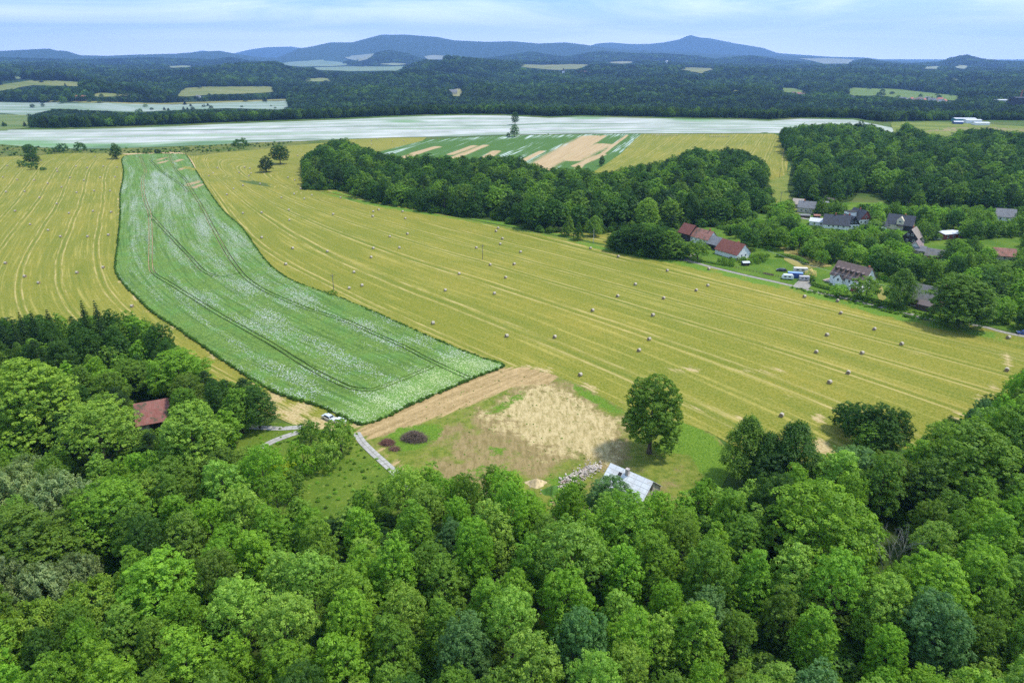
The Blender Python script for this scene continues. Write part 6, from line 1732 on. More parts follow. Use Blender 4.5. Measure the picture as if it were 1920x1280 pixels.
# grey barn by the big tree
A3 = ang((1699, 571), (1748, 583)); L3 = dist((1699, 571), (1748, 583))
gbn = house('barn', 1723, 577.5, A3, L3 + 1, 11.5, 3.9, 5.2, R_OLDGREY, M_BROWNW, 'long old barn with a patchy grey roof and brick chimney', 'barn', chim=[(6.6, 0, 1.5)], doors=[(-5, 2.2, 2.4, M_DARKW), (-1, .9, 1.9, M_REDW)], base=M_STONE, front=[(1.8, 1.8)], wsz=(.7, .7))
lt = MB(); lt.add([(-.5, -5.6, 4.0), (8.4, -5.6, 4.0), (8.4, -8.4, 2.5), (-.5, -8.4, 2.5), (-.5, -5.6, 3.85), (8.4, -5.6, 3.85), (8.4, -8.4, 2.35), (-.5, -8.4, 2.35)], [(0, 1, 2, 3), (7, 6, 5, 4), (0, 3, 7, 4), (1, 5, 6, 2), (3, 2, 6, 7)]); lt.build('lean_to_roof', simple('brown_sheet', (0.16, 0.125, 0.12), .7), gbn)
lw = MB(); lw.box((4.0, -8.0, .7), (8.6, .2, 3.4)); lw.build('lean_to_wall', M_BROWNW, gbn)

# village
H_ = house
H_('cottage', 1510, 400, R(-28), 11, 7.5, 4.2, 3.8, R_GREY, M_STONE, 'grey-roofed cottage with a rough stone gable at the village top', 'house', right=[(-2, 2), (0, 2), (2, 2), (-1, 4.9), (1, 4.9)], front=[(-3, 2), (0, 2), (3, 2)], chim=[(-2, 0, .8)])
H_('cottage', 1494, 391, R(-28), 7, 7, 3.4, 3.2, roof_mat('beige_sheeting', (0.42, 0.34, 0.27), (0.55, 0.46, 0.38)), M_STONE, 'low beige-roofed cottage behind the grey stone one', 'house', front=[(0, 1.8)])
H_('garden_shed', 1508, 409, R(-12), 7, 3.5, 2.0, .6, R_GREY, M_BROWNW, 'open dark shed below the stone cottage', 'shed', ov=.3)
H_('garden_shed', 1532, 409, R(-12), 4, 3, 1.8, .6, R_OLDRED, M_BROWNW, 'tiny brown hut beside the village lane', 'shed', ov=.3)
H_('garden_shed', 1556, 381, R(-22), 5, 4, 2.4, 1.2, roof_mat('pinkish_tiles', (0.40, 0.26, 0.21), (0.55, 0.38, 0.32)), M_BROWNW, 'small pink-roofed hut under the trees above the village', 'shed', ov=.3)
H_('garden_shed', 1547, 385, R(-5), 5, 3, 2.0, .8, R_GREY, M_DARKW, 'small grey hut under the trees above the village', 'shed', ov=.3)
H_('bungalow', 1534, 424, R(-30), 11, 8, 2.9, 1.5, R_LIGHT, M_WHITE, 'white bungalow with a pale metal roof', 'house', front=[(-2.5, 1.6), (1.5, 1.6)])
H_('white_house', 1566, 430, R(-24), 15, 9.5, 3.2, 5.2, R_DARK, M_WHITE, 'white house with a long dark slate roof and black gable', 'house', front=[(-4, 1.9), (-1.5, 1.9), (1.5, 1.9), (4.5, 1.9)], right=[(-2.5, 1.8), (0, 1.8), (2.5, 1.8), (-1.1, 4.9), (1.1, 4.9)], gable_mat=M_DARKW, chim=[(-1, 0, .9), (4, .5, .7)], wsz=(.9, 1.0))
def gable_house(px, py, yaw, W_, L_, wh, rh, rm, wm, label, gm, low, up, **kw):
    """gable wall faces the viewer: px,py is the foot of the gable"""
    b = at(px, py); r = empty('gabled_house', (0, 0, 0), yaw + math.pi / 2)
    d = Vector((math.cos(yaw + math.pi / 2), math.sin(yaw + math.pi / 2), 0))
    r.location = Vector((b.x, b.y, 0)) + d * (L_ / 2); r.location.z = H1(b.x, b.y)
    walls_part(L_, W_, wh, rh, wm, r)
    mb = MB(); mb.prism([(-W_ / 2 - .02, wh - .1), (W_ / 2 + .02, wh - .1), (0, wh + rh - .05)], -(L_ / 2 + .09), -(L_ / 2 + .03), 'X'); mb.build('gable', gm, r)
    roof_part('roof', L_, W_, wh, rh, .55, rm, r)
    for y in low: window(r, -L_ / 2, y, wh * .55, 'l', 1.0, 1.1)
    for y in up: window(r, -L_ / 2 - .1, y, wh + rh * .30, 'l', 1.0, 1.0)
    mb = MB(); mb.box((0, .3, wh + rh + .2), (.7, .7, 1.6)); mb.build('chimney', M_BRICK, r)
    tag(r, label, 'house'); return r
gable_house(1598.5, 430, R(10), 8.8, 10, 3.2, 5.0, R_DARK, M_WHITE, 'smaller white house with a black gable facing the valley', M_DARKW, (-2.6, -.3, 2.2), (-1.2, 1.2))
gh = gable_house(1621, 421.5, R(14), 9.6, 12, 3.6, 5.6, R_DARK, M_WHITE, 'timber house with a dark red gable and dark roof', M_REDW, (-3, 0, 3), (0,))
mb = MB(); mb.box((1.0, 6.6, 6.4), (5.5, 5.0, 2.6)); sd = mb.build('side_dormer', M_WHITE, gh)
mb = MB(); mb.box((1.0, 6.2, 7.8), (6.2, 6.4, .25)); mb.build('dormer_roof', M_DARKW, sd)
hl = H_('long_house', 1684, 431.5, ang((1660, 428), (1709, 434)), dist((1660, 428), (1709, 434)), 9.5, 3.8, 5.2, R_DARK, M_CREAM, 'long cream house with a dark roof and a central gable', 'house', front=[(-8, 2.1), (-5.5, 2.1), (4, 2.0), (6.3, 2.0), (8.6, 2.0)], chim=[(1.8, .3, .8)], wsz=(.8, 1.2))
mb = MB(); mb.prism([(-1.8, 3.0), (2.2, 3.0), (2.2, 6.0), (.2, 8.3), (-1.8, 6.0)], -4.95, -.5); cg = mb.build('front_gable', M_CREAM, hl)
window(cg, .2, -4.98, 5.4, 'f', 1.3, 1.0)
mb = MB(); mb.box((6.3, -4.85, 1.6), (7.6, .1, 4.0)); mb.build('timber_cladding', M_DARKW, hl)
mb = MB(); mb.box((.4, -5.6, 2.9), (3.6, 1.6, .2)); mb.build('balcony', M_BROWNW, hl)
gable_house(1703, 459, R(-42), 8.2, 10, 4.6, 4.6, roof_mat('taupe_tiles', (0.26, 0.21, 0.17), (0.38, 0.32, 0.27)), M_DARKW, 'black timber house with white windows above the village bend', M_DARKW, (-2.2, 1.2), (-1, 1.2))
H_('white_house', 1728, 473, R(50), 8, 6.5, 2.8, 3.6, roof_mat('mauve_tiles', (0.24, 0.17, 0.155), (0.33, 0.25, 0.23)), M_WHITE, 'small brown-roofed white house at the end of the lane', 'house', front=[(0, 1.6)], left=[(0, 1.8)])
H_('garden_shed', 1719, 476, R(-38), 7, 5, 2.3, 2.0, R_GREY, M_STONE, 'grey-roofed annex beside the small brown-roofed house', 'shed')
H_('cottage', 1748, 490, R(-42), 8, 8, 3.0, 3.0, R_OLDGREY, M_BRICK, 'brick shed with a square weathered grey roof', 'shed', front=[(0, 1.6)])
H_('villa', 1787, 449, R(14), 13, 8, 3.6, .5, R_LIGHT, M_REDW, 'low villa with a white flat roof and red walls', 'house', front=[(-4, 1.9), (0, 1.9), (4, 1.9)], ov=.6)
H_('white_house', 1884, 416, R(-24), 11, 9, 3.6, 4.4, R_GREY, M_WHITE, 'white house with a grey roof at the wood edge far right', 'house', right=[(-2, 2), (2, 2), (0, 5)], front=[(-3, 2), (1, 2)])
H_('cottage', 1882, 489, R(-20), 10, 7, 3.0, 3.2, R_OLDRED, M_STONE, 'cottage with a pinkish weathered roof on the right', 'house', front=[(0, 1.7)])
H_('garden_shed', 1652, 430, R(-20), 6, 5, 2.6, 2.0, R_DARK, M_WHITE, 'small white outbuilding left of the long cream house', 'shed')
H_('garden_shed', 1645, 436, R(-20), 6, 4, 2.2, 1.0, R_LIGHT, M_WHITE, 'pale-roofed garage left of the long cream house', 'shed')

# ------------------------------------------------------------------ foreground: tin-roofed house, old barn
pa, pb = at(1232, 948), at(1165, 905)
ridge_a, ridge_b = at(1147, 868, 6.6), at(1223, 901, 6.6)
AT = math.atan2(ridge_b.y - ridge_a.y, ridge_b.x - ridge_a.x); LT = math.hypot(ridge_b.x - ridge_a.x, ridge_b.y - ridge_a.y)
print('tin', math.degrees(AT), LT)
th = empty('tin_roof_house', ((ridge_a.x + ridge_b.x) / 2, (ridge_a.y + ridge_b.y) / 2, 0), AT)
Ds = 9.0
walls_part(LT, Ds, 3.0, 3.6, M_STONE, th)
rf = roof_part('roof', LT, Ds, 3.0, 3.6, .35, R_TIN, th)
for (x, y, w_, h__) in ((-2.4, -1.35, .9, .9),):
    mb = MB(); zz = 3.0 + 3.6 * (1 - abs(y) / 4.5); mb.box((x, y, zz + .08), (w_, h__, .12), rx=math.atan(.8)); mb.build('roof_hatch', M_DARKW, rf)
mb = MB(); mb.box((-.7, -.75, 6.4), (.8, .8, 2.0)); mb.box((-.7, -.75, 7.45), (.95, .95, .15)); mb.build('chimney', simple('old_chimney', (0.42, 0.36, 0.32), .9, var=.3), rf)
for (y, z_, w_, h__) in ((-2.2, 1.6, .9, 1.2), (.9, 1.7, 1.0, 1.4), (2.9, 1.6, .9, 1.2), (-.1, 4.6, .8, 1.1)):
    window(th, LT / 2, y, z_, 'r', w_, h__, M_BROWNW)
for x in (-4, 0, 4): window(th, x, -4.5, 1.6, 'f', .9, 1.2, M_BROWNW)
mb = MB()
for s_ in (-1, 1):
    for t in range(6):
        y = s_ * (4.5 * (t + .5) / 6); mb.box((LT / 2 + .06, y, 3.0 + 3.6 * (1 - abs(y) / 4.5) - .22), (.08, .9, .16), rx=-s_ * math.atan(.8))
mb.build('barge_board', M_BROWNW, th)
tag(th, 'derelict stone house with a long pale tin roof below the lone linden', 'house')

ra, rb_ = at(254, 756, 7.4), at(312, 746, 7.4)
AB = math.atan2(rb_.y - ra.y, rb_.x - ra.x); LB = math.hypot(rb_.x - ra.x, rb_.y - ra.y)
ob = empty('old_barn', ((ra.x + rb_.x) / 2, (ra.y + rb_.y) / 2, 0), AB)
walls_part(LB, 11, 3.4, 4.0, M_STONE, ob)
roof_part('roof', LB, 11, 3.4, 4.0, .6, R_BARNRED, ob)
mb = MB(); mb.box((2.0, -5.53, 1.5), (6.5, .1, 3.0)); mb.build('doorway', M_DARKW, ob)
tag(ob, 'old barn with a mossy red tile roof half hidden by lindens', 'barn')

# ------------------------------------------------------------------ cars, caravans, containers
M_TYRE = simple('tyre', (0.02, 0.02, 0.02), .9); M_RIM = simple('rim', (0.45, 0.45, 0.46), .35, .7)
def paint(name, c, rough=.28):
    n = NT(name); p = n.pbr(n.mix(n.rng(n.noise(n.obj(), 2, 3, .5), .4, .6), c, tuple(min(1, v * 1.06) for v in c)), rough, 0.15, None, .5); p.inputs['Coat Weight'].default_value = .5; return n.m
def car(px, py, yaw, pm, label, name='parked_car', L=4.4, Wd=1.8, Hc=1.55):
    b = at(px, py); r = empty(name, (b.x, b.y, H1(b.x, b.y) + .15), yaw)
    h = L / 2
    prof = [(-h, .42), (-h + .04, .85), (-h + .2, .98), (-h + .85, 1.02), (-h + 1.5, Hc - .04), (-h + 2.0, Hc), (h - .9, Hc - .03), (h - .25, 1.06), (h - .02, .95), (h, .40), (h - .3, .24), (-h + .3, .24)]
    prof = [(x if True else x, z) for x, z in prof]
    V, F = [], []
    rows = [(-1, .86), (-.92, 1.0), (.92, 1.0), (1, .86)]
    n = len(prof)
    for (yy, zs) in rows:
        for (x, z) in prof:
            inset = .80 if z > 1.1 else 1.0
            V.append((x * (1 if zs == 1 else .975), yy * Wd / 2 * inset, .24 + (z - .24) * (1 if zs == 1 else .95)))
    for k in range(3):
        for i in range(n): F.append((k * n + i, k * n + (i + 1) % n, (k + 1) * n + (i + 1) % n, (k + 1) * n + i))
    F += [tuple(range(n)), tuple(range(3 * n, 4 * n))]
    mb = MB(); mb.add(V, F); bo = mb.build('body', pm, r); 
    for p in bo.data.polygons: p.use_smooth = False
    g = MB()
    yw = Wd / 2 * .80
    def gl4(a): 
        g.add(a + [(x, y + .0, z - .03) for x, y, z in a], [(0, 1, 2, 3), (7, 6, 5, 4), (0, 4, 5, 1), (1, 5, 6, 2), (2, 6, 7, 3), (3, 7, 4, 0)])
    gl4([(-h + .88, -yw * 1.05, 1.07), (-h + .88, yw * 1.05, 1.07), (-h + 1.46, yw * .9, Hc - .03), (-h + 1.46, -yw * .9, Hc - .03)])
    gl4([(h - .27, -yw * 1.02, 1.12), (h - .27, yw * 1.02, 1.12), (h - .84, yw * .9, Hc - .02), (h - .84, -yw * .9, Hc - .02)])
    for s in (-1, 1):
        g.add([(-h + 1.05, s * (Wd / 2 + .01), 1.06), (h - .45, s * (Wd / 2 + .01), 1.06), (h - .95, s * (yw + .06), Hc - .12), (-h + 1.55, s * (yw + .06), Hc - .12),
               (-h + 1.05, s * (Wd / 2 - .14), 1.06), (h - .45, s * (Wd / 2 - .14), 1.06), (h - .95, s * (yw - .1), Hc - .12), (-h + 1.55, s * (yw - .1), Hc - .12)], [(0, 1, 2, 3), (7, 6, 5, 4), (0, 4, 5, 1), (1, 5, 6, 2), (2, 6, 7, 3), (3, 7, 4, 0)])
    g.build('windows', M_GLASS, r)
    for sx_ in (-1, 1):
        for sy in (-1, 1):
            w = MB(); w.tube((0, sy * -.11, 0), (0, sy * .11, 0), .33, n=16); wo_ = w.build('wheel', M_TYRE, r); wo_.location = (sx_ * (h - .85), sy * (Wd / 2 - .06), .20)
            q = MB(); q.tube((0, sy * .08, 0), (0, sy * .125, 0), .20, n=10); q.build('rim', M_RIM, wo_)
    for s in (-1, 1):
        l_ = MB(); l_.box((-h + .03, s * (Wd / 2 - .32), .80), (.10, .38, .16)); l_.build('headlight', M_FRAME, r)
        l_ = MB(); l_.box((h - .04, s * (Wd / 2 - .22), .90), (.10, .22, .26)); l_.build('tail_light', M_REDW, r)
    tag(r, label, 'car'); return r
P_SIL = paint('silver_paint', (0.62, 0.66, 0.70)); P_BLK = paint('black_paint', (0.02, 0.022, 0.026)); P_WHT = paint('white_paint', (0.80, 0.80, 0.80)); P_BLU = paint('blue_paint', (0.03, 0.08, 0.28), .5)
car(616, 786, R(-38), P_SIL, 'silver car parked at the corner of the poppy crop')
car(637, 793, R(-25), P_WHT, 'white car almost hidden behind the small trees by the crop corner')
car(1465, 509, R(-14), P_BLK, 'long black car parked on the lawn beside the caravans', L=5.0, Hc=1.5)
car(1757.5, 450, R(-22), P_WHT, 'white car on the village lawn near the flat-roofed villa')
car(1918, 627, R(-20), P_BLU, 'blue car at the road cut by the right frame edge')
def caravan(px, py, yaw, L, Wd, Hc, label, pm, name='caravan', flat=False):
    b = at(px, py); r = empty(name, (b.x, b.y, H1(b.x, b.y) + .15), yaw); h = L / 2
    prof = [(-h, .7), (-h + .1, 1.5), (-h + .7, Hc - .15), (-h + 1.2, Hc), (h - .6, Hc), (h - .1, Hc - .4), (h, 1.3), (h, .5), (-h + .4, .5)] if not flat else [(-h, .4), (-h, Hc), (h, Hc + .1), (h, .4)]
    mb = MB(); mb.prism(prof, -Wd / 2, Wd / 2); mb.build('body', pm, r, bevel=.05)
    for x in (-h * .45, h * .3):
        for s in (-1, 1):
            w = MB(); w.box((x, s * (Wd / 2 + .01), Hc * .62), (L * .2, .06, .55)); w.build('window', M_GLASS, r)
    for s in (-1, 1):
        w = MB(); w.tube((0, -.1, 0), (0, .1, 0), .32, n=14); q = w.build('wheel', M_TYRE, r); q.location = (.3, s * (Wd / 2 - .1), .2)
    t = MB(); t.tube((-h, 0, .5), (-h - 1.1, 0, .42), .05, n=6); t.build('tow_bar', M_RIM, r)
    tag(r, label, 'caravan'); return r
caravan(1476, 524, R(-14), 5.4, 2.2, 2.5, 'rounded white caravan at the garden fence', P_WHT)
caravan(1500, 511, R(-12), 6.6, 2.3, 2.4, 'pale mobile home behind the blue container', simple('pale_panels', (0.66, 0.60, 0.52), .6), 'mobile_home', True)
caravan(1507, 526.5, R(-10), 4.6, 2.2, 2.3, 'small grey and white trailer in front of the pale blossoming bush', simple('grey_panels', (0.46, 0.44, 0.42), .6), 'trailer', True)
b = at(1490, 521); ct = empty('container', (b.x, b.y, H1(b.x, b.y) + .1), R(-16))
mb = MB(); mb.box((0, 0, 1.3), (7.0, 2.6, 2.6)); mb.build('body', P_BLU, ct, bevel=.04)
mb = MB(); 
for i in range(16): mb.box((-3.3 + i * .44, -1.33, 1.3), (.16, .06, 2.2)); mb.box((-3.3 + i * .44, 1.33, 1.3), (.16, .06, 2.2))
mb.build('ribs', P_BLU, ct)
mb = MB(); mb.box((0, 0, 2.68), (6.9, 2.5, .12)); mb.build('roof', simple('pale_blue_roof', (0.22, 0.36, 0.58), .5), ct)
mb = MB(); mb.box((3.53, 0, 1.3), (.06, 2.3, 2.3)); mb.build('door', P_BLU, ct)
tag(ct, 'blue shipping container between the caravans', 'container')
tree_px('shrub', 1519, 499, 519, 26, 'yellow', 'pale blossoming bush beside the blue container', None, 1); spawn_tree(dict(ALLT[-1]), True)
bpy.context.view_layer.update()
for o in list(col.objects):
    if o.get('label') == 'pale blossoming bush beside the blue container':
        for c_ in o.children:
            if c_.name.startswith('crown'): c_.color = (.72, .62, .34, 1)
tree_px('shrub', 1522, 516, 532, 14, 'deep', 'dark clipped bush at the driveway', None, 0); spawn_tree(dict(ALLT[-1]), True)

# ------------------------------------------------------------------ hedge, fence, poles, cable
def hedge(name, pts, w, h, label, seed):
    rs = np.random.RandomState(seed); c = np.array(W(pts, 10, False, True)); P, Nn = [], []
    for i in range(len(c) - 1):
        L = np.hypot(*(c[i + 1] - c[i])); k = int(L * w * h * 26) + 30
        t = rs.uniform(0, 1, k)[:, None]; q = c[i] * (1 - t) + c[i + 1] * t
        d = (c[i + 1] - c[i]) / L; nrm = np.array([-d[1], d[0]])
        a = rs.uniform(0, math.pi, k); rr_ = rs.uniform(.75, 1.05, k)
        q = q + nrm * (np.cos(a) * w / 2 * rr_)[:, None]; z = H(q[:, 0], q[:, 1]) + np.sin(a) ** .5 * h * rr_
        P.append(np.column_stack([q, z])); Nn.append(np.column_stack([nrm[0] * np.cos(a), nrm[1] * np.cos(a), np.sin(a) + .2]) + rs.normal(size=(k, 3)) * .4)
    P = np.concatenate(P); Nn = np.concatenate(Nn)
    me, a = leaf_mesh(name, P, Nn, .42, rs, M_LEAF); a.data.foreach_set('value', rs.uniform(0, 1, len(P)).astype(np.float32))
    o = bpy.data.objects.new(name, me); col.objects.link(o); o.color = (*TINT['mid'], 1); tag(o, label, 'hedge'); return o
hedge('hedge', [(1521, 535), (1535, 539), (1550, 543), (1562, 546)], 1.8, 1.9, 'trimmed green hedge below the lawn of the white house', 1)
hedge('hedge', [(1298, 490), (1320, 492), (1350, 497), (1375, 500)], 1.6, 1.2, 'low ragged hedge along the road below the farm', 2)
hedge('hedge', [(1600, 558), (1640, 566), (1680, 577), (1700, 583)], 1.8, 1.6, 'wild hedge along the field between white house and grey barn', 3)
hedge('hedge', [(1028, 428), (1045, 433), (1062, 436)], 3.0, 2.6, 'pale flowering hedge at the foot of the middle wood', 4).color = (.16, .22, .07, 1)
hedge('hedge', [(1455, 482), (1480, 484), (1500, 490), (1512, 498)], 3.0, 2.2, 'shaggy bushes along the top of the caravan lawn', 5)
fn = empty('wooden_fence', at(1380, 506)[:], 0); fl = W([(1378, 503), (1400, 508), (1430, 514), (1450, 518), (1470, 523)], 5, False, True)
o_ = fn.location.copy()
for i, p in enumerate(fl[::1]):
    mb = MB(); mb.box((p[0] - o_.x, p[1] - o_.y, .55), (.12, .12, 1.5)); mb.build('post', M_BROWNW, fn)
for z_ in (.55, 1.0):
    mb = MB()
    for p, q in zip(fl[:-1], fl[1:]): mb.tube((p[0] - o_.x, p[1] - o_.y, z_), (q[0] - o_.x, q[1] - o_.y, z_), .04, n=5)
    mb.build('rail', M_BROWNW, fn)
mb = MB(); p, q = fl[11], fl[14]
d_ = math.atan2(q[1] - p[1], q[0] - p[0]); mb.box(((p[0] + q[0]) / 2 - o_.x, (p[1] + q[1]) / 2 - o_.y, .7), (5.0, .08, .9), rz=d_); mb.build('board_panel', simple('tan_boards', (0.30, 0.20, 0.11), .8), fn)
tag(fn, 'weathered wooden garden fence between road and lawn', 'fence')

M_POLE = mat_bark('pole_wood', (0.12, 0.10, 0.085), (0.26, 0.23, 0.20), 2.0)
def pole(px, pyb, pyt, label, arms=True, r=.14, mat=None):
    b = at(px, pyb); rg = math.hypot(b.x, b.y); d = ray(px, pyt); h = CAM_H + d[2] / math.hypot(d[0], d[1]) * rg - b.z
    e_ = empty('utility_pole', (b.x, b.y, b.z), 0.15)
    mb = MB(); mb.tube((0, 0, -.5), (0, 0, h), r * 1.25, r * .8, 8); mb.build('pole', mat or M_POLE, e_)
    if arms:
        mb = MB(); mb.box((0, 0, h - .9), (1.9, .14, .14)); mb.tube((-.7, 0, h - 1.0), (0, 0, h - 1.7), .04, n=5); mb.tube((.7, 0, h - 1.0), (0, 0, h - 1.7), .04, n=5); mb.build('crossarm', M_POLE, e_)
        for x, z_ in ((-.85, h - .55), (.85, h - .55), (0, h + .15)):
            mb = MB(); mb.tube((x, 0, z_ - .3), (x, 0, z_ + .2), .09, .05, 8); mb.build('insulator', M_DARKW, e_)
    tag(e_, label, 'utility pole'); return b, h
pole(626, 545, 513, 'utility pole rising beside the bush at the crop edge')
pole(905, 487, 458, 'utility pole standing alone in the middle of the main meadow')
pole(1112.5, 456, 430, 'thin pale pole in front of the lone birch', False, .12, M_FRAME and simple('pale_pole', (0.5, 0.48, 0.44), .8))
pole(1468, 297, 270, 'utility pole at the corner of the stubble field by the big wood')
pole(1461, 334, 315, 'utility pole in the grassy gap between the two woods')
pole(1463, 379, 359, 'utility pole at the foot of the grassy gap')
pole(1472, 271, 252, 'far utility pole at the left edge of the big wood')
ca, cb_ = at(1445, 470, 8.0), at(1690, 560, 8.5)
ca = at(1440, 470, 9.5); cb_ = at(1680, 540, 9.5)
mb = MB(); N_ = 40
pts = [ca.lerp(cb_, i / N_) - Vector((0, 0, 3.2 * (1 - (2 * i / N_ - 1) ** 2) * .35)) for i in range(N_ + 1)]
for p, q in zip(pts[:-1], pts[1:]): mb.tube(p, q, .045, n=5, cap=False)
cb2 = mb.build('power_cable', simple('cable_metal', (0.45, 0.45, 0.45), .5)); tag(cb2, 'thin power cable strung across the garden behind the caravans', 'power cable')

# ------------------------------------------------------------------ brush piles, rubble, sand heaps
def twig_pile(name, px, py, rx, ry, h, label, n, seed, c=(0.20, 0.13, 0.09)):
    b = at(px, py); rs = random.Random(seed); mb = MB(); z0 = H1(b.x, b.y)
    core = [(rx * .8 * math.cos(a * math.pi / 6), ry * .8 * math.sin(a * math.pi / 6), 0) for a in range(12)]
    ring2 = [(x * .55, y * .55, h * .6) for x, y, _ in core]
    mb.add(core + ring2 + [(0, 0, h * .78)], [(i, (i + 1) % 12, 12 + (i + 1) % 12, 12 + i) for i in range(12)] + [(12 + i, 12 + (i + 1) % 12, 24) for i in range(12)])
    for _ in range(n):
        a = rs.uniform(0, 6.28); q = rs.uniform(0, 1) ** .6; x, y = q * rx * math.cos(a), q * ry * math.sin(a)
        z = h * (1 - q * q) * rs.uniform(.55, 1.05) + .05; t = a + math.pi / 2 + rs.uniform(-.9, .9) if rs.random() < .6 else a + rs.uniform(-.5, .5)
        L = rs.uniform(.5, 1.5); up = rs.uniform(-.35, .25)
        mb.tube((x - math.cos(t) * L, y - math.sin(t) * L, max(.04, z - up * L)), (x + math.cos(t) * L, y + math.sin(t) * L, max(.04, z + up * L)), rs.uniform(.02, .05), .012, 4, False)
    o = mb.build(name, simple(name + '_wood_%d' % seed, c, .95, var=.5, sc=2.0)); o.location = (b.x, b.y, z0 + .12); o.rotation_euler.z = -.15
    tag(o, label, 'brush pile'); return o
twig_pile('brush_pile', 777, 824, 3.9, 2.3, 2.5, 'large grey-brown brush pile on the green patch of the plot', 900, 1, (0.17, 0.125, 0.09))
twig_pile('brush_pile', 727, 832, 2.0, 1.3, 1.2, 'flat reddish brush heap beside the slab path', 350, 2, (0.20, 0.10, 0.075))
twig_pile('brush_pile', 740, 843, 1.2, .9, .6, 'smallest brush heap just below the flat reddish one', 200, 3, (0.20, 0.11, 0.08))
def rocks(name, spots, n, label, seed, smin=.10, smax=.34, c=(0.50, 0.44, 0.37)):
    rs = random.Random(seed); mb = MB(); pos = [at(*s) for s in spots]
    for _ in range(n):
        k = rs.random() * (len(pos) - 1); i = int(k); p = pos[i].lerp(pos[i + 1], k - i); s = rs.uniform(smin, smax) * (1.4 if rs.random() < .1 else 1)
        x, y = p.x + rs.gauss(0, 1.25), p.y + rs.gauss(0, 1.0); z = .12 + abs(rs.gauss(0, .3))
        V = []
        for th_ in (.5, 1.5, 2.5):
            for j in range(5):
                a = 6.28 * j / 5 + th_; V.append((x + s * math.sin(th_ * 1.05) * math.cos(a) * rs.uniform(.7, 1.2), y + s * math.sin(th_ * 1.05) * math.sin(a) * rs.uniform(.7, 1.2), z + s * .7 * math.cos(th_ * 1.05)))
        mb.add(V, [(j, (j + 1) % 5, 5 + (j + 1) % 5, 5 + j) for j in range(5)] + [(5 + j, 5 + (j + 1) % 5, 10 + (j + 1) % 5, 10 + j) for j in range(5)] + [(0, 1, 2, 3, 4), (10, 11, 12, 13, 14)])
    o = mb.build(name, simple(name + '_stone%d' % seed, c, .9, var=.4, sc=.7, c2=(0.40, 0.26, 0.20))); tag(o, label, 'rubble', kind='stuff'); return o
rocks('rubble', [(1060, 925), (1062, 905), (1085, 892), (1105, 882), (1122, 874)], 560, 'pale heap of building rubble and stones beside the tin-roofed house', 4)
rocks('rubble', [(1085, 930), (1100, 960), (1095, 985)], 150, 'scattered stones under the trees below the rubble heap', 5)
rocks('rubble', [(910, 925), (920, 940), (1000, 925)], 90, 'few pale stones at the wood edge of the plot', 6)
def heap(px, py, rx, ry, h, c, label):
    b = at(px, py); V, F = [(0, 0, h)], []; rs = random.Random(int(px)); n = 28; m = 9
    for k in range(1, m + 1):
        q = k / m
        for i in range(n):
            a = 2 * math.pi * i / n; w = 1 + .16 * math.sin(a * 3 + px) + .08 * math.sin(a * 7) + rs.uniform(-.03, .03)
            V.append((rx * q * w * math.cos(a), ry * q * w * math.sin(a), h * (.5 + .5 * math.cos(math.pi * q)) * rs.uniform(.9, 1.1) - (.1 if k == m else 0)))
    for i in range(n): F.append((0, 1 + i, 1 + (i + 1) % n))
    for k in range(m - 1):
        for i in range(n): F.append((1 + k * n + i, 1 + (k + 1) * n + i, 1 + (k + 1) * n + (i + 1) % n, 1 + k * n + (i + 1) % n))
    o = mesh_obj('sand_heap', V, F, simple('heap_sand%d' % px, c, .95, var=.3, sc=1.0, bump=.4), smooth=True); o.location = (b.x, b.y, H1(b.x, b.y) + .12)
    tag(o, label, 'sand heap'); return o
heap(1005, 907, 2.8, 2.0, 1.3, (0.52, 0.40, 0.22), 'tan sand heap at the wood edge of the plot')
heap(1052, 938, 3.0, 2.4, 1.6, (0.55, 0.38, 0.20), 'orange sand heap between the trees below the rubble')
heap(1035, 922, 2.6, 2.6, 1.5, (0.07, 0.16, 0.02), 'grassed-over mound between the two sand heaps')

# ------------------------------------------------------------------ far settlements
def far_house(px, py, L, D, wh, rh, rm, wm, yaw, label, group):
    b = at(px, py); r = empty('village_house', (b.x, b.y, b.z), yaw)
    walls_part(L, D, wh, rh, wm, r, z0=-4); roof_part('roof', L, D, wh, rh, .5, rm, r); tag(r, label, 'house', group)
rf_ = random.Random(5)
RM_ = [R_FARRED, R_DARK, R_GREY, R_FARRED, R_BROWN]
for i, (px, py) in enumerate([(1487,177),(1492,178),(1498,177.5),(1505,179),(1512,179),(1520,180),(1553,183),(1560,184),(1568,183.5),(1575,185),(1590,186),(1598,187),(1605,186),(1613,188),(1622,187),(1630,189),(1660,188),(1668,190),(1676,189),(1684,191),(1692,187),(1700,190),(1708,188),(1716,191),(1724,187),(1732,190),(1738,186),(1746,189),(1754,191),(1762,189),(1770,191)]):
    far_house(px, py + 1.5, rf_.uniform(12, 20), rf_.uniform(9, 12), rf_.uniform(5, 8), rf_.uniform(3.5, 5), rf_.choice(RM_), rf_.choice([M_WHITE, M_CREAM, M_WHITE]), rf_.uniform(-.8, .8), ('%s house from the left in the %s of the far valley village' % (ORD[i % 16], 'left half' if i < 16 else 'right half')), 'houses of the far village')
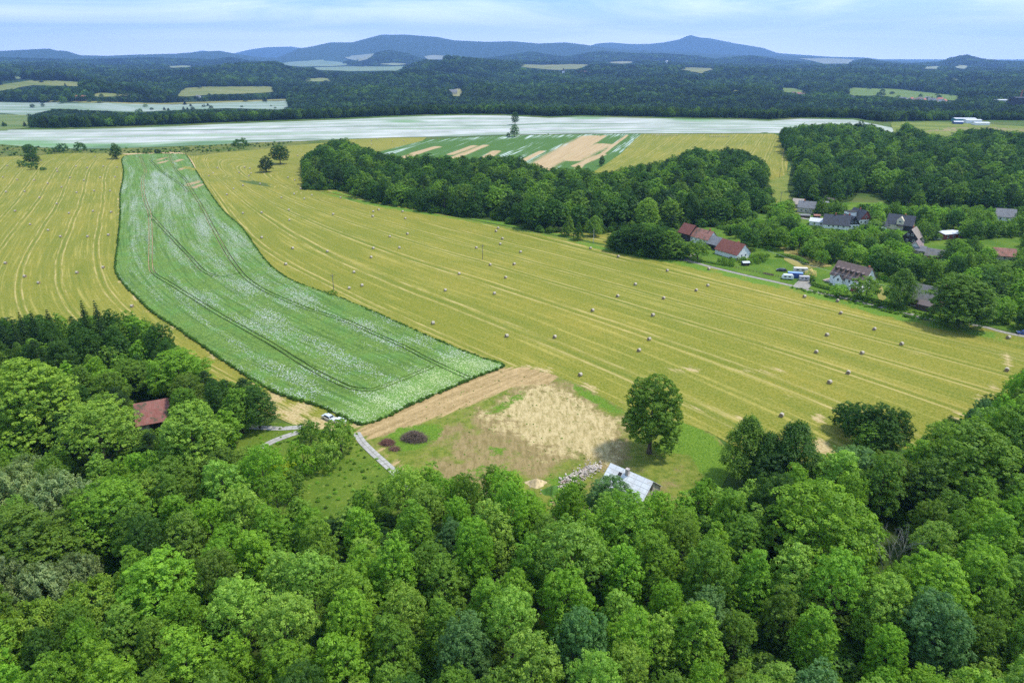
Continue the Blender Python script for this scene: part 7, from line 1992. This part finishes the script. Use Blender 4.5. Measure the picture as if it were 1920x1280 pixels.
for (px, py, L, D, wh, rh, rm, wm, lab) in ((153, 189, 26, 12, 9, 5, R_FARRED, simple('rose_render', (0.55, 0.30, 0.26), .9), 'far pink house among the hedges on the left'), (245, 190, 12, 9, 5, 4, R_FARRED, M_WHITE, 'far red-roofed cottage left of the white farm'),
    (288, 187, 16, 10, 8, 4, R_GREY, M_WHITE, 'left block of the far white farm'), (297, 187.5, 26, 10, 7, 4, R_GREY, M_WHITE, 'right block of the far white farm'), (1042, 147, 70, 22, 16, 9, R_GREY, M_WHITE, 'long white church nave on the far hillside'),
    (1091, 143, 60, 24, 16, 12, R_FARRED, M_CREAM, 'orange-roofed manor right of the far church'), (850, 178, 26, 14, 10, 7, R_GREY, M_CREAM, 'pale house in a clearing of the far valley wood'), (372, 184, 14, 10, 5, 4, R_GREY, M_WHITE, 'pale hut beside the far left meadow'),
    (1208, 176, 20, 12, 8, 5, R_GREY, M_WHITE, 'lonely pale house in the central valley wood')):
    far_house(px, py, L, D, wh, rh, rm, wm, .2, lab, None)
b = at(1056, 146); mb = MB(); mb.box((0, 0, 16), (14, 14, 40)); r = empty('church_tower', (b.x, b.y, b.z), 0); mb.build('wall', M_WHITE, r)
mb = MB(); mb.tube((0, 0, 36), (0, 0, 40), 10, 7, 8); mb.tube((0, 0, 40), (0, 0, 52), 5, .5, 8); mb.build('roof', R_DARK and M_DARKW, r); tag(r, 'white church tower with a dark cap on the far hillside', 'church tower')
b = at(1249, 124); mb = MB(); mb.tube((0, 0, 0), (0, 0, 34), 7, 6, 10); mb.tube((0, 0, 34), (0, 0, 42), 12, 10, 10); o = mb.build('water_tower', M_WHITE); o.location = b; tag(o, 'tiny white water tower on the ridge field', 'water tower')
M_TEAL = simple('teal_sheet', (0.10, 0.30, 0.34), .6)
for (px, py, L, D, h, m_, lab) in ((1806, 228, 34, 16, 5, M_TEAL, 'low teal workshop hall by the far right road'), (1822, 231, 24, 14, 5, M_WHITE, 'white workshop hall beside the teal one'), (1838, 235, 22, 12, 4, M_WHITE, 'low pale shed at the end of the workshops'), (1795, 233, 14, 8, 4, P_BLU, 'blue container hall in front of the teal workshop'),
    (1888, 199, 60, 30, 16, M_WHITE, 'white factory hall near the right frame edge'), (1912, 206, 50, 34, 30, M_DARKW, 'dark factory block at the right frame edge')):
    b = at(px, py); r = empty('workshop_hall', (b.x, b.y, b.z), -.1); walls_part(L, D, h, 1.2, m_, r, z0=-3); roof_part('roof', L, D, h, 1.2, .5, R_LIGHT if m_ is not M_DARKW else R_DARK, r); tag(r, lab, 'hall')
b = at(1908, 204); mb = MB(); mb.tube((0, 0, -3), (0, 0, 46), 2.4, 1.6, 10); o = mb.build('factory_chimney', M_BRICK); o.location = b; tag(o, 'slim brick factory chimney at the right frame edge', 'chimney')
b = at(1550, 213); mb = MB(); mb.tube((0, 0, -3), (0, 0, 24), .6, .3, 6); o = mb.build('mast', M_POLE); o.location = b; tag(o, 'thin mast in front of the valley wood above the white field', 'mast')

# dead grey tree between the crowns
b = at(1665, 1105); rs_ = random.Random(9); mb = MB()
def limb(p, d_, L, r, k):
    q = p + d_ * L; mb.tube(p, q, r, r * .62, 6 if k < 2 else 4, False)
    if k >= 5: return
    for _ in range(3 if k < 3 else 2):
        limb(q, (d_ + Vector((rs_.uniform(-.55, .55), rs_.uniform(-.55, .55), rs_.uniform(0, .35)))).normalized(), L * rs_.uniform(.62, .82), r * .60, k + 1)
limb(Vector((0, 0, -.5)), Vector((0, 0, 1)), 5.0, .15, 0)
limb(Vector((1.2, .3, -.5)), Vector((.15, 0, 1)).normalized(), 4.6, .11, 1); limb(Vector((-1.3, -.4, -.5)), Vector((-.12, .05, 1)).normalized(), 4.8, .12, 1)
o = mb.build('dead_tree', mat_bark('dead_wood', (0.28, 0.26, 0.23), (0.46, 0.43, 0.38))); o.location = b
tag(o, 'leafless grey dead tree standing among the crowns right of the big oak', 'tree')
# ================================================================== HAZE
hb = MB(); hb.box((0, 11200, 560), (44000, 29600, 1220))
hz = hb.build('haze'); tag(hz, 'thin blue air haze over the whole valley', 'haze', kind='stuff')
hn = NT('haze_air'); pv = hn.n('ShaderNodeVolumePrincipled')
pv.inputs['Color'].default_value = (0.29, 0.51, 0.93, 1); pv.inputs['Density'].default_value = 0.000065; pv.inputs['Anisotropy'].default_value = 0.2
hn.l(pv.outputs[0], hn.out.inputs['Volume']); hz.data.materials.append(hn.m)
